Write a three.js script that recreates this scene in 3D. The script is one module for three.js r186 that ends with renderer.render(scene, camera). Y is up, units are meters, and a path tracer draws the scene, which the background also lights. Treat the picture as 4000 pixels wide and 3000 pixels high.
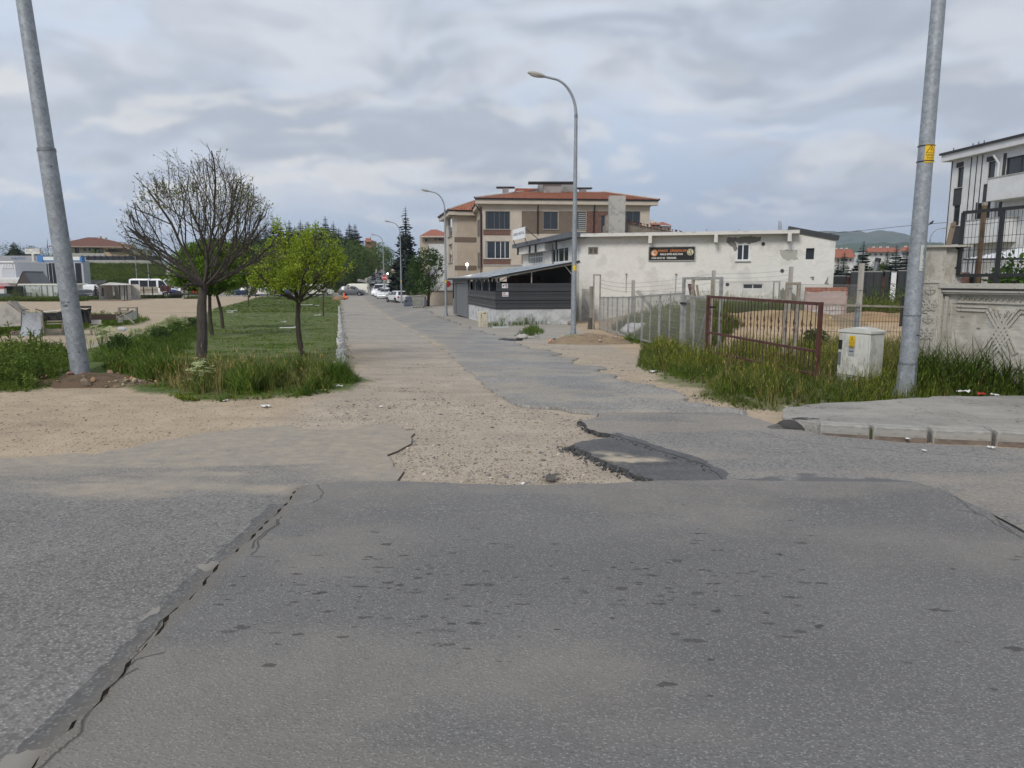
import * as THREE from 'three';
import { mergeGeometries } from 'three/addons/utils/BufferGeometryUtils.js';
import { RoundedBoxGeometry } from 'three/addons/geometries/RoundedBoxGeometry.js';
import { MarchingCubes } from 'three/addons/objects/MarchingCubes.js';
// -- camera, sky, sun, exposure
const W = 4000, HH = 3000, F = 2770, CX = 2000, CY = 1500, EYE = 1.6;
const PITCH = Math.atan((1500 - 1095) / F);
const scene = new THREE.Scene();
const camera = new THREE.PerspectiveCamera(2 * Math.atan(CY / F) * 180 / Math.PI, 4 / 3, 0.05, 9000);
camera.position.set(0, EYE, 0);
camera.rotation.set(-PITCH, 0, 0);
const renderer = new THREE.WebGLRenderer({ antialias: true });
renderer.setSize(1024, 768);
renderer.toneMapping = THREE.LinearToneMapping;
renderer.toneMappingExposure = 1.36;
renderer.shadowMap.enabled = true;
function rng(seed) { let s = seed >>> 0 || 1; return () => { s = (s + 0x6D2B79F5) >>> 0; let t = s; t = Math.imul(t ^ (t >>> 15), t | 1); t ^= t + Math.imul(t ^ (t >>> 7), t | 61); return ((t ^ (t >>> 14)) >>> 0) / 4294967296; }; }
const HT = new Float32Array(65536); { const r = rng(77); for (let i = 0; i < 65536; i++) HT[i] = r(); }
const h2 = (x, y) => HT[(Math.imul(x, 7919) + Math.imul(y, 104729) + Math.imul(x ^ (y << 3), 31)) & 65535];
function vn(x, y, p = 0) {
let xi = Math.floor(x), yi = Math.floor(y); const fx = x - xi, fy = y - yi;
let x1 = xi + 1, y1 = yi + 1;
if (p) { xi = ((xi % p) + p) % p; yi = ((yi % p) + p) % p; x1 = ((x1 % p) + p) % p; y1 = ((y1 % p) + p) % p; }
const u = fx * fx * (3 - 2 * fx), v = fy * fy * (3 - 2 * fy);
const a = h2(xi, yi), b = h2(x1, yi), c = h2(xi, y1), d = h2(x1, y1);
return a + (b - a) * u + (c - a) * v + (a - b - c + d) * u * v;
}
function fbm(x, y, o = 4, p = 0) { let s = 0, a = 0.5, n = 0; for (let i = 0; i < o; i++) { s += a * vn(x + i * 17.3 * (p ? 0 : 1), y + i * 9.1 * (p ? 0 : 1), p); n += a; a *= 0.5; x *= 2; y *= 2; p *= 2; } return s / n; }
function cells(x, y, p = 0) {
const xi = Math.floor(x), yi = Math.floor(y); let best = 9, id = 0;
for (let j = -1; j <= 1; j++) for (let i = -1; i <= 1; i++) {
let a = xi + i, b = yi + j; const pa = p ? ((a % p) + p) % p : a, pb = p ? ((b % p) + p) % p : b;
const dx = a + 0.15 + 0.7 * h2(pa, pb) - x, dy = b + 0.15 + 0.7 * h2(pa + 911, pb + 57) - y, q = dx * dx + dy * dy;
if (q < best) { best = q; id = h2(pa + 33, pb + 401); }
}
return [Math.sqrt(best), id];
}
const clamp = (x, a = 0, b = 1) => x < a ? a : x > b ? b : x;
const lerp = (a, b, t) => a + (b - a) * t;
const sst = (a, b, x) => { const t = clamp((x - a) / (b - a)); return t * t * (3 - 2 * t); };
const mix3 = (a, b, t) => [lerp(a[0], b[0], t), lerp(a[1], b[1], t), lerp(a[2], b[2], t)];
const toS = (c) => c <= 0.0031308 ? c * 12.92 : 1.055 * Math.pow(c, 1 / 2.4) - 0.055;
{
const w = 1664, h = 832, data = new Float32Array(w * h * 4);
for (let j = 0; j < h; j++) {
const th = ((j + 0.5) / h - 0.5) * Math.PI, sy = Math.sin(th), cy = Math.cos(th);
for (let i = 0; i < w; i++) {
if (sy < 0) { data.set([0.34, 0.37, 0.42, 1], (j * w + i) * 4); continue; }
const ph = ((i + 0.5) / w - 0.5) * 2 * Math.PI, dx = Math.cos(ph) * cy, dz = Math.sin(ph) * cy, k = (j * w + i) * 4;
const e = Math.max(sy, 0), q = 1 / (e + 0.20), px = dx * q * 1.5, pz = dz * q * 1.5, az = Math.atan2(dx, -dz);
const right = 0.5 + 0.5 * Math.sin(az * 1.15 - 0.02), lo = 1 - sst(0.06, 0.30, e);
let c = mix3([0.43, 0.50, 0.61], [0.24, 0.30, 0.41], right * lo);
c = mix3(c, [0.475, 0.545, 0.655], sst(0.05, 0.5, e));
const u1 = fbm(px * 1.3 + 3.1, pz * 1.3, 4) - 0.5, u2 = fbm(px * 1.3 + 7.7, pz * 1.3 + 4, 4) - 0.5, wx = px + 0.9 * u1, wz = pz * 1.1 + 0.9 * u2;
const big = fbm(wx * 0.8 + 5.2, wz * 0.8 + 1.7, 4), fine = fbm(wx * 4.6 + 9.3, wz * 5.6 + 3.3, 6);
const cov = sst(0.38, 0.64, 0.74 * big + 0.26 * fine + 0.14 * (right - 0.45) + 0.07 * sst(0.16, 0.34, e));
const thick = sst(0.36, 0.66, 0.66 * fbm(wx * 1.5 + 1.3, wz * 1.6 + 8.8, 5) + 0.34 * fine + 0.16 * (right - 0.5));
c = mix3(c, mix3([0.525, 0.545, 0.585], [0.30, 0.335, 0.395], clamp(thick * 0.85 + 0.4 * (right - 0.4) * sst(0.1, 0.3, e))), cov * sst(0.02, 0.14, e) * 0.85);
const st = sst(0.56, 0.68, fbm(wx * 2.2 + 20, wz * 4.0 + 2, 5)) * sst(0.05, 0.10, e) * (1 - sst(0.2, 0.3, e)) * (1 - right * 0.8);
c = mix3(c, [0.63, 0.625, 0.61], st * 0.7);
data[k] = c[0]; data[k + 1] = c[1]; data[k + 2] = c[2]; data[k + 3] = 1;
}
}
const t = new THREE.DataTexture(data, w, h, THREE.RGBAFormat, THREE.FloatType);
t.mapping = THREE.EquirectangularReflectionMapping; t.magFilter = THREE.LinearFilter; t.minFilter = THREE.LinearFilter; t.needsUpdate = true;
scene.background = t; scene.environment = t;
}
const sun = new THREE.DirectionalLight(new THREE.Color(1, 0.96, 0.9), 1.5);
sun.position.set(-45, 75, 50); sun.target.position.set(0, 0, -30); sun.castShadow = true; sun.shadow.radius = 34;
Object.assign(sun.shadow.camera, { left: -120, right: 120, top: 120, bottom: -120, near: 1, far: 400 }); sun.shadow.mapSize.set(2048, 2048);
scene.add(sun, sun.target);
scene.fog = new THREE.FogExp2(new THREE.Color(0.62, 0.70, 0.82), 0.00018);
// -- ground profile and pixel -> place
const PROF = [[-60, 0], [9.5, 0], [12, -0.06], [20, -0.32], [26.6, -0.56], [38, -0.82], [55, -1.12], [75, -1.13], [95, -1.15], [118, -1.0], [134, -0.95], [9000, -0.95]];
const HILL = [[0, 0], [134, 0], [150, 1.6], [182, 6.2], [300, 9], [600, 12], [9000, 12]];
const interp = (T, d) => { for (let i = 1; i < T.length; i++) if (d <= T[i][0]) { const a = T[i - 1], b = T[i]; return lerp(a[1], b[1], clamp((d - a[0]) / (b[0] - a[0]))); } return T[T.length - 1][1]; };
function ground(x, d) {
let y = interp(PROF, d);
const r = x / Math.max(d, 20);
if (d > 134) y += interp(HILL, d) * (1 - sst(-0.175, -0.12, r)) * 1.0;
if (d > 20 && x > 4) y += 0.5 * sst(5, 8, x) * sst(20, 27, d) * (1 - sst(44, 50, d));
const mx = x + 7.0, md = d - 12.0; y += 0.26 * Math.exp(-(mx * mx / 0.9 + md * md / 0.5));
return y;
}
const cp = Math.cos(PITCH), sp = Math.sin(PITCH);
function ray(px, py) { const a = (px - CX) / F, b = -(py - CY) / F; return [a, b * cp - sp, b * sp + cp]; }
function at(px, py, d) { const r = ray(px, py), k = d / r[2]; return new THREE.Vector3(r[0] * k, EYE + r[1] * k, -d); }
function gp(px, py) {
const r = ray(px, py); let d0 = 0.5;
for (let d = 1; d < 900; d *= 1.01) { const k = d / r[2]; if (EYE + r[1] * k < ground(r[0] * k, d)) { let a = d0, b = d; for (let i = 0; i < 20; i++) { const m = (a + b) / 2, kk = m / r[2]; if (EYE + r[1] * kk < ground(r[0] * kk, m)) b = m; else a = m; } d0 = b; break; } d0 = d; }
const k = d0 / r[2]; return new THREE.Vector3(r[0] * k, ground(r[0] * k, d0), -d0);
}
const SS = 4000 / 2212;
const S = (x, y) => gp(x * SS, y * SS);
const onG = (px, d) => { const r = ray(px, 1095); const x = r[0] * d / r[2]; return new THREE.Vector3(x, ground(x, d), -d); };
const G = (x, d) => new THREE.Vector3(x, ground(x, d), -d);
// -- helpers
const used = {};
const numbered = (n) => { const k = used[n] = (used[n] ?? -1) + 1; return k ? `${n}_${String(k).padStart(3, '0')}` : n; };
function tag(o, label, category, group, kind) { if (label) o.userData.label = label; if (category) o.userData.category = category; if (group) o.userData.group = group; if (kind) o.userData.kind = kind; return o; }
const sh = (m) => { m.castShadow = m.receiveShadow = true; return m; };
function thing(name, label, category, pos = [0, 0, 0], ry = 0, group) {
const o = new THREE.Group(); o.name = numbered(name); scene.add(o);
if (pos.isVector3) o.position.copy(pos); else o.position.set(...pos); o.rotation.y = ry;
return tag(o, label, category, group);
}
function P(parent, name, geo, mat, pos, rot, label) {
const m = sh(new THREE.Mesh(geo, mat)); m.name = name; parent.add(m);
if (pos) { if (pos.isVector3) m.position.copy(pos); else m.position.set(...pos); } if (rot) m.rotation.set(...rot); if (label) m.userData.label = label;
return m;
}
function one(name, geo, mat, label, category, pos, ry, group, kind) {
const m = sh(new THREE.Mesh(geo, mat)); m.name = numbered(name); scene.add(m);
if (pos) { if (pos.isVector3) m.position.copy(pos); else m.position.set(...pos); } if (ry) m.rotation.y = ry;
return tag(m, label, category, group, kind);
}
function copy(o, pos, ry, label, group, s) { const c = o.clone(); c.userData = { ...o.userData }; c.name = numbered(o.name.replace(/_\d{3}$/, '')); scene.add(c); if (pos.isVector3) c.position.copy(pos); else c.position.set(...pos); c.rotation.set(0, ry || 0, 0); if (label) c.userData.label = label; if (group) c.userData.group = group; if (s) c.scale.setScalar(s); return c; }
function bx(w, h, d, x = 0, y = 0, z = 0) {
const g = new THREE.BoxGeometry(w, h, d), u = g.attributes.uv, dims = [[d, h], [d, h], [w, d], [w, d], [w, h], [w, h]];
for (let f = 0; f < 6; f++) for (let i = 0; i < 4; i++) { const k = f * 4 + i; u.setXY(k, u.getX(k) * dims[f][0], u.getY(k) * dims[f][1]); }
g.translate(x, y + h / 2, z); return g;
}
const rb = (w, h, d, r = 0.01, x = 0, y = 0, z = 0) => { const g = new RoundedBoxGeometry(w, h, d, 2, Math.min(r, w / 2.01, h / 2.01, d / 2.01)); g.translate(x, y + h / 2, z); return g; };
const merge = (a) => mergeGeometries(a.map((g) => { const q = g.index ? g.toNonIndexed() : g; for (const k of Object.keys(q.attributes)) if (!['position', 'normal', 'uv'].includes(k)) q.deleteAttribute(k); if (!q.attributes.uv) q.setAttribute('uv', new THREE.Float32BufferAttribute(new Float32Array(q.attributes.position.count * 2), 2)); return q; }));
const V = (x, y, z) => new THREE.Vector3(x, y, z);
function bar(a, b, r = 0.02, r2 = r, n = 6) {
const d = b.clone().sub(a), L = d.length(), g = new THREE.CylinderGeometry(r2, r, L, n, 1);
g.translate(0, L / 2, 0); g.applyQuaternion(new THREE.Quaternion().setFromUnitVectors(V(0, 1, 0), d.normalize())); g.translate(a.x, a.y, a.z); return g;
}
function sbar(a, b, w = 0.04, t = w) {
const d = b.clone().sub(a), L = d.length(); d.normalize(); const g = bx(w, L, t);
const up = Math.abs(d.y) > 0.9 ? V(0, 0, 1) : V(0, 1, 0), x = new THREE.Vector3().crossVectors(d, up).normalize(), z = new THREE.Vector3().crossVectors(x, d);
g.applyMatrix4(new THREE.Matrix4().makeBasis(x, d, z)); g.translate(a.x, a.y, a.z); return g;
}
function tube(pts, radii, n = 6, cap = true) {
const pos = [], idx = [], uv = []; let len = 0;
const T = V(0, 0, 0), N = V(0, 0, 0), B = V(0, 0, 0), ref = V(0.31, 0.12, 0.94);
for (let i = 0; i < pts.length; i++) {
T.copy(pts[Math.min(i + 1, pts.length - 1)]).sub(pts[Math.max(i - 1, 0)]).normalize();
N.crossVectors(T, ref).normalize(); B.crossVectors(T, N); const r = Array.isArray(radii) ? radii[i] : radii; if (i) len += pts[i].distanceTo(pts[i - 1]);
for (let k = 0; k <= n; k++) { const a = k / n * 2 * Math.PI, c = Math.cos(a) * r, s = Math.sin(a) * r; pos.push(pts[i].x + N.x * c + B.x * s, pts[i].y + N.y * c + B.y * s, pts[i].z + N.z * c + B.z * s); uv.push(k / n * Math.max(r, 0.01) * 6.3, len); }
if (i) for (let k = 0; k < n; k++) { const a = (i - 1) * (n + 1) + k, b = a + 1, c = a + n + 1, d = c + 1; idx.push(a, c, b, b, c, d); }
}
const g = new THREE.BufferGeometry(); g.setAttribute('position', new THREE.Float32BufferAttribute(pos, 3)); g.setAttribute('uv', new THREE.Float32BufferAttribute(uv, 2)); g.setIndex(idx); g.computeVertexNormals(); return g;
}
function extr(pts, depth, bevel = 0) {
const s = new THREE.Shape(pts.map((p) => new THREE.Vector2(p[0], p[1])));
return new THREE.ExtrudeGeometry(s, { depth, bevelEnabled: bevel > 0, bevelSize: bevel, bevelThickness: bevel, bevelSegments: 2, curveSegments: 6 });
}
function wallHoles(w, h, t, holes) {
const s = new THREE.Shape([new THREE.Vector2(0, 0), new THREE.Vector2(w, 0), new THREE.Vector2(w, h), new THREE.Vector2(0, h)]);
for (const [x, y, a, b] of holes) s.holes.push(new THREE.Path([new THREE.Vector2(x, y), new THREE.Vector2(x, y + b), new THREE.Vector2(x + a, y + b), new THREE.Vector2(x + a, y)]));
const g = new THREE.ExtrudeGeometry(s, { depth: t, bevelEnabled: false }); g.translate(0, 0, -t); return g;
}
function quads(list) {
const pos = [], uv = []; for (const q of list) { const [a, b, c, d] = q; for (const p of [a, b, c, a, c, d]) pos.push(p.x, p.y, p.z); const u = a.distanceTo(b), v = b.distanceTo(c); uv.push(0, 0, u, 0, u, v, 0, 0, u, v, 0, v); }
const g = new THREE.BufferGeometry(); g.setAttribute('position', new THREE.Float32BufferAttribute(pos, 3)); g.setAttribute('uv', new THREE.Float32BufferAttribute(uv, 2)); g.computeVertexNormals(); return g;
}
// -- textures and materials
function tex(w, h, f, srgb = true, m = 1, wrap = true) {
const d = new Uint8Array(w * h * 4);
for (let j = 0; j < h; j++) for (let i = 0; i < w; i++) { const c = f((i + 0.5) / w, (j + 0.5) / h), k = (j * w + i) * 4; if (srgb) { d[k] = 255 * toS(clamp(c[0])); d[k + 1] = 255 * toS(clamp(c[1])); d[k + 2] = 255 * toS(clamp(c[2])); } else d[k] = d[k + 1] = d[k + 2] = 255 * clamp(c); d[k + 3] = 255; }
const t = new THREE.DataTexture(d, w, h, THREE.RGBAFormat); t.magFilter = THREE.LinearFilter; t.minFilter = THREE.LinearMipmapLinearFilter; t.generateMipmaps = true; if (wrap) t.wrapS = t.wrapT = THREE.RepeatWrapping; t.repeat.set(1 / m, 1 / m); if (srgb) t.colorSpace = THREE.SRGBColorSpace; t.anisotropy = 8; t.needsUpdate = true; return t;
}
const C = (r, g, b) => new THREE.Color().setRGB(r, g, b);
function std(color, rough = 0.7, metal = 0, extra = {}) { return new THREE.MeshStandardMaterial({ color: Array.isArray(color) ? C(...color) : color, roughness: rough, metalness: metal, side: THREE.DoubleSide, ...extra }); }
const grey = {};
function grain(kind, m) { const t = grey[kind].clone(); t.repeat.set(1 / m, 1 / m); t.needsUpdate = true; return t; }
grey.plaster = tex(512, 512, (u, v) => { const n = fbm(u * 6, v * 6, 5, 6), k = fbm(u * 40, v * 40, 2, 40); const s = 0.80 + 0.24 * (n - 0.5) + 0.10 * (k - 0.5); return [s, s * 0.995, s * 0.98]; });
grey.stain = tex(512, 512, (u, v) => { const n = fbm(u * 5, v * 5, 5, 5), m = fbm(u * 11, v * 11, 4, 11), b = sst(0.50, 0.70, n * 0.65 + m * 0.35); const s = 0.90 - 0.24 * b + 0.12 * (fbm(u * 50, v * 50, 2, 50) - 0.5); return [s, s * 0.985, s * 0.96]; });
grey.zinc = tex(512, 512, (u, v) => { const [a, id] = cells(u * 26 + 0.6 * fbm(u * 8, v * 8, 2, 8), v * 26, 26), n = fbm(u * 6, v * 6, 4, 6); const s = 0.70 + 0.20 * (id - 0.5) + 0.22 * (n - 0.5) + (fbm(u * 60, v * 60, 2, 60) > 0.66 ? 0.14 : 0); return [s, s, s]; });
grey.wood = tex(256, 512, (u, v) => { const n = fbm(u * 24, v * 3, 4, 3); const s = 0.75 + 0.4 * (n - 0.5); return [s, s * 0.98, s * 0.95]; });
grey.bark = tex(256, 256, (u, v) => { const n = fbm(u * 16, v * 4, 4, 4); const s = 0.65 + 0.7 * (n - 0.5); return [s, s, s]; });
grey.leaf = tex(128, 128, (u, v) => { const n = fbm(u * 5, v * 5, 3, 5); const s = 0.78 + 0.44 * (n - 0.5); return [s, s, s * 0.9]; });
const bumpFine = tex(512, 512, (u, v) => 0.5 * fbm(u * 60, v * 60, 3, 60) + 0.5 * fbm(u * 10, v * 10, 3, 10), false);
function bump(m, s) { const t = bumpFine.clone(); t.repeat.set(1 / m, 1 / m); t.needsUpdate = true; return { bumpMap: t, bumpScale: s }; }
const M = {};
// -- the ground
const flat = (v) => [v.x, -v.z];
const SP = (list) => list.map(([x, y]) => flat(S(x, y)));
const ZF = (x0, y0, s) => (list) => list.map(([x, y]) => flat(gp(x0 + x / s, y0 + y / s)));
function inPoly(p, x, y) { let c = false; for (let i = 0, j = p.length - 1; i < p.length; j = i++) { const a = p[i], b = p[j]; if ((a[1] > y) !== (b[1] > y) && x < (b[0] - a[0]) * (y - a[1]) / (b[1] - a[1]) + a[0]) c = !c; } return c; }
function dLine(p, x, y, closed = false) { let best = 1e9; for (let i = closed ? 0 : 1; i < p.length; i++) { const a = p[(i + p.length - 1) % p.length], b = p[i], ux = b[0] - a[0], uy = b[1] - a[1], t = clamp(((x - a[0]) * ux + (y - a[1]) * uy) / (ux * ux + uy * uy + 1e-9)), ex = a[0] + ux * t - x, ey = a[1] + uy * t - y, q = ex * ex + ey * ey; if (q < best) best = q; } return Math.sqrt(best); }
const bbox = (p) => { let a = [1e9, 1e9, -1e9, -1e9]; for (const q of p) a = [Math.min(a[0], q[0]), Math.min(a[1], q[1]), Math.max(a[2], q[0]), Math.max(a[3], q[1])]; return a; };
function rough(p, step, amp, seed, closed = true) {
const out = []; const n = closed ? p.length : p.length - 1; const r = rng(seed);
for (let i = 0; i < n; i++) { const a = p[i], b = p[(i + 1) % p.length], L = Math.hypot(b[0] - a[0], b[1] - a[1]), k = Math.max(1, Math.min(80, Math.round(L / step))); for (let j = 0; j < k; j++) { const t = j / k, nx = -(b[1] - a[1]) / L, ny = (b[0] - a[0]) / L, e = (vn((a[0] + (b[0] - a[0]) * t) * 4 + seed, (a[1] + (b[1] - a[1]) * t) * 4) - 0.5) * amp * 1.4 + (r() - 0.5) * amp * 0.8; out.push([a[0] + (b[0] - a[0]) * t + nx * e, a[1] + (b[1] - a[1]) * t + ny * e]); } }
if (!closed) out.push(p[p.length - 1]); return out;
}
const crack = rough(SP([[652, 1058], [628, 1082], [598, 1118], [548, 1168], [512, 1202], [468, 1243], [418, 1296], [368, 1342], [318, 1398], [290, 1440], [262, 1475], [232, 1500], [196, 1545], [150, 1590], [96, 1648], [40, 1705]]), 0.06, 0.034, 5, false);
const coarseTop = SP([[-700, 1010], [0, 990], [200, 985], [320, 960], [470, 935], [620, 922], [720, 932], [830, 915], [895, 938], [880, 960], [838, 985], [862, 1020]]);
const crackL = crack.map((p, i) => [p[0] - 0.011 - 0.014 * vn(i * 0.5, 3), p[1]]), crackR = crack.map((p, i) => [p[0] + 0.003 + 0.010 * vn(i * 0.6, 8), p[1]]);
const coarse = [...rough(SP([[-700, 1010], [0, 990], [200, 985], [320, 960], [470, 935], [620, 922], [720, 932], [830, 915], [895, 938], [880, 960], [838, 985], [862, 1020], [855, 1042], [760, 1046], [690, 1052]]), 0.16, 0.10, 9, false), ...crackL, [-2.4, 1.2], [-9, 1.2], [-9, 6]];
const fineTop = SP([[652, 1058], [700, 1052], [760, 1047], [860, 1047], [1000, 1053], [1140, 1057], [1300, 1053], [1420, 1046], [1560, 1044], [1760, 1048], [1985, 1050], [2060, 1076], [2140, 1118], [2230, 1172], [2500, 1330]]);
const fine = [...rough(fineTop, 0.12, 0.03, 12, false), [6, 1.2], [-2.4, 1.2], ...[...crackR].reverse()];
const ZD = ZF(1900, 1550, 2.212);
const brk = [[820, 225], [890, 290], [990, 330], [1075, 345], [1210, 395], [1400, 447], [1600, 527], [1730, 562], [1860, 602], [2000, 690]];
const apron = [...rough(ZD(brk), 0.06, 0.05, 21, false), ...fineTop.slice(8).map(([x, d]) => [x, d - 0.25]), [9, 3.2], [12, 7], ...SP([[2500, 985], [2212, 975], [1960, 962], [1780, 945], [1690, 925], [1620, 905], [1560, 888]]), ...ZD([[1620, 60], [1450, 40], [1100, 40], [990, 90], [965, 190], [900, 212]])];
const patch = rough(ZD([[740, 430], [820, 398], [950, 382], [1060, 362], [1120, 330], [1400, 410], [1640, 490], [1900, 570], [2080, 690], [2060, 790], [1740, 800], [1540, 790], [1300, 695], [1250, 645], [1100, 605], [1020, 565], [960, 535], [880, 495], [790, 475]]), 0.05, 0.05, 31);
const sideL = SP([[1118, 878], [1060, 846], [1010, 803], [962, 758], [900, 722], [858, 700], [825, 680], [800, 662], [782, 648], [775, 636]]), sideR = SP([[1560, 888], [1450, 852], [1330, 812], [1180, 762], [1060, 722], [985, 698], [920, 668], [890, 655], [870, 645], [850, 636]]);
const lawn = SP([[-400, 778], [0, 775], [170, 762], [330, 712], [400, 690], [470, 665], [560, 641], [735, 636], [736, 700], [738, 800], [786, 825], [720, 848], [640, 858], [560, 862], [400, 866], [335, 846], [250, 832], [180, 815], [140, 832], [60, 845], [0, 850], [-400, 856]]);
const weeds = SP([[-200, 690], [100, 688], [200, 690], [330, 690], [300, 702], [180, 714], [60, 722], [-200, 740]]);
const vergeR = SP([[1375, 792], [1402, 745], [1480, 762], [1530, 776], [1640, 775], [1800, 775], [2000, 790], [2500, 800], [2500, 872], [2212, 873], [1990, 872], [1940, 881], [1700, 889], [1600, 881], [1510, 857], [1520, 846], [1430, 822]]);
const hwRoad = (x, d) => { const a = (d - 8) / 100; return a; };
{
const rows = [], D = []; for (let d = -50; d < 1; d += 6) D.push(d); for (let d = 1.2; d < 14; d += 0.11) D.push(d); for (let d = 14; d < 420; d *= 1.0125) D.push(d); for (let d = 430; d < 8000; d *= 1.35) D.push(d); D.push(8000);
const N = 360, pos = [], col = [], uv = [], idx = [];
const bl = bbox(lawn), bw = bbox(weeds), bv = bbox(vergeR);
const dirt = [0.40, 0.315, 0.222], gravel = [0.375, 0.315, 0.25], soil = [0.125, 0.135, 0.05], grass = [0.08, 0.115, 0.024], sand = [0.45, 0.33, 0.205], dust = [0.325, 0.30, 0.265], far = [0.095, 0.125, 0.06];
for (const d of D) {
const w = d > 60 ? 30 + 0.95 * d : 18 + 1.15 * Math.max(d, 0);
for (let i = 0; i <= N; i++) {
const u = i / N * 2 - 1, x = w * (d < 60 ? Math.sign(u) * (0.62 * Math.abs(u) + 0.38 * u * u) : u);
const jx = x + (fbm(x * 1.3, d * 1.3, 3) - 0.5) * 0.7, jd = d + (fbm(x * 1.3 + 50, d * 1.3, 3) - 0.5) * 0.5;
const n = fbm(x * 0.5, d * 0.9, 4), n2 = fbm(x * 2.6 + 9, d * 4.1, 3), tr = fbm(x * 0.35 + 4, d * 5.5, 3);
let c = dirt, amp = 0.22, hgt = (n2 - 0.5) * 0.02;
const gx = x - 0.6, gd = d - 7.6;
const cx = lerp(-0.3, -2.6, clamp((d - 8) / 20)), half = lerp(2.6, 1.7, clamp((d - 7) / 9));
const gm = (1 - sst(half * 0.75, half * 1.25, Math.abs(jx - cx))) * (d < 30 ? 1 : 0);
c = mix3(c, gravel, gm);
if (d > 9 && x > -9 - 0.2 * d) c = mix3(c, dust, (0.3 * sst(10, 15, jd) + 0.65 * sst(15, 30, jd)) * (1 - sst(2.5, 5, jx)));
if (x > 3 && d > 12) c = mix3(c, sand, sst(2.0, 4.5, jx) * sst(11, 13, jd) * (0.75 + 0.25 * n2));
let green = 0;
if (jx > bl[0] && jx < bl[2] && jd > bl[1] && jd < bl[3] && inPoly(lawn, jx, jd)) green = 1;
else if (jd > bw[1] && jd < bw[3] && inPoly(weeds, jx, jd)) green = 0.8; else if (jd > bv[1] && jd < bv[3] && inPoly(vergeR, jx, jd)) green = 0.75;
if (d > 34 && x > 9 && n > 0.52) green = Math.max(green, 0.6);
if (green) { c = mix3(c, mix3(grass, soil, sst(0.4, 0.7, n2)), green); hgt += 0.03; }
if (d > 134) { c = mix3(c, far, sst(134, 138, d)); }
if (d > 34 && d < 134 && x > 8) c = mix3(c, far, 0.4);
const k = 1 + amp * (n - 0.5) + 0.22 * (tr - 0.5) * (green ? 0.4 : 1) + 0.18 * (n2 - 0.5);
let y = ground(x, d) + (d < 60 && d > 1 ? hgt * sst(8, 10, d) : 0);
if (d > 9 && d < 60 && tr < 0.45 && !green && x < -1) y -= 0.02 * (0.45 - tr) / 0.2;
if (d < 9.6) y -= d < 7 && dLine(crack, x, d) < 0.2 ? 0.008 : 0.004 + 0.008 * n2;
pos.push(x, y, -d); uv.push(x, d); col.push(c[0] * k, c[1] * k, c[2] * k);
}
}
const R = D.length; for (let j = 0; j < R - 1; j++) for (let i = 0; i < N; i++) { const a = j * (N + 1) + i, b = a + 1, c = a + N + 1, e = c + 1; idx.push(a, b, c, b, e, c); }
const g = new THREE.BufferGeometry(); g.setAttribute('position', new THREE.Float32BufferAttribute(pos, 3)); g.setAttribute('uv', new THREE.Float32BufferAttribute(uv, 2)); g.setAttribute('color', new THREE.Float32BufferAttribute(col.map((v) => v / 0.86), 3)); g.setIndex(idx); g.computeVertexNormals();
const t = tex(1024, 1024, (u, v) => { const n = fbm(u * 12, v * 12, 5, 12), [a, id] = cells(u * 110, v * 110, 110), [a2, id2] = cells(u * 44, v * 44, 44); let s = 0.86 + 0.26 * (n - 0.5); if (id > 0.55 && a < 0.30) s *= 0.62 + 0.75 * h2(id * 999 | 0, 3); if (id2 > 0.86 && a2 < 0.26) s *= id2 > 0.93 ? 1.2 : 0.6; return [s, s * 0.99, s * 0.97]; }, true, 3);
const bm = tex(1024, 1024, (u, v) => { const [a, id] = cells(u * 110, v * 110, 110), [a2, id2] = cells(u * 44, v * 44, 44); return 0.35 * fbm(u * 24, v * 24, 4, 24) + (id > 0.55 ? Math.max(0, 0.3 - a) : 0) + (id2 > 0.86 ? 1.6 * Math.max(0, 0.26 - a2) : 0); }, false, 3);
one('ground', g, std(0xffffff, 1, 0, { vertexColors: true, map: t, bumpMap: bm, bumpScale: 0.03 }), 'tan dirt and grass ground spreading out to the horizon', 'ground', null, 0, null, 'structure');
}
function clipD(p, d0, below) { const out = []; for (let i = 0; i < p.length; i++) { const a = p[i], b = p[(i + 1) % p.length], ia = below ? a[1] <= d0 : a[1] >= d0, ib = below ? b[1] <= d0 : b[1] >= d0; if (ia) out.push(a); if (ia !== ib) { const t = (d0 - a[1]) / (b[1] - a[1]); out.push([a[0] + (b[0] - a[0]) * t, d0]); } } return out; }
const spots = []; { const r = rng(41); const band = [SP([[560, 1260]])[0], SP([[1500, 1300]])[0]]; for (let i = 0; i < 340; i++) { const px = 480 + r() * 1300, py = 1275 + (r() + r() + r() - 1.5) * 130; const q = S(px, py); const s = (0.007 + 0.022 * r() * r()); spots.push([q.x, -q.z, s * (1 + 3.4 * r() * r()), s * (0.45 + 0.5 * r()), 0.4 + 0.6 * r()]); } for (let i = 0; i < 40; i++) { const q = S(r() * 2212, 1120 + r() * 420), s = 0.012 + 0.02 * r(); spots.push([q.x, -q.z, s * 1.7, s * 0.7, 0.5 + 0.4 * r()]); } }
const spotRows = {}; for (const s of spots) for (let k = Math.floor((s[1] - 0.1) * 10); k <= Math.floor((s[1] + 0.1) * 10); k++) (spotRows[k] ??= []).push(s);
const sealL = SP([[610, 1080], [560, 1130], [470, 1190], [400, 1265], [300, 1370], [200, 1470], [110, 1545], [20, 1640], [-40, 1690]]);
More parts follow.
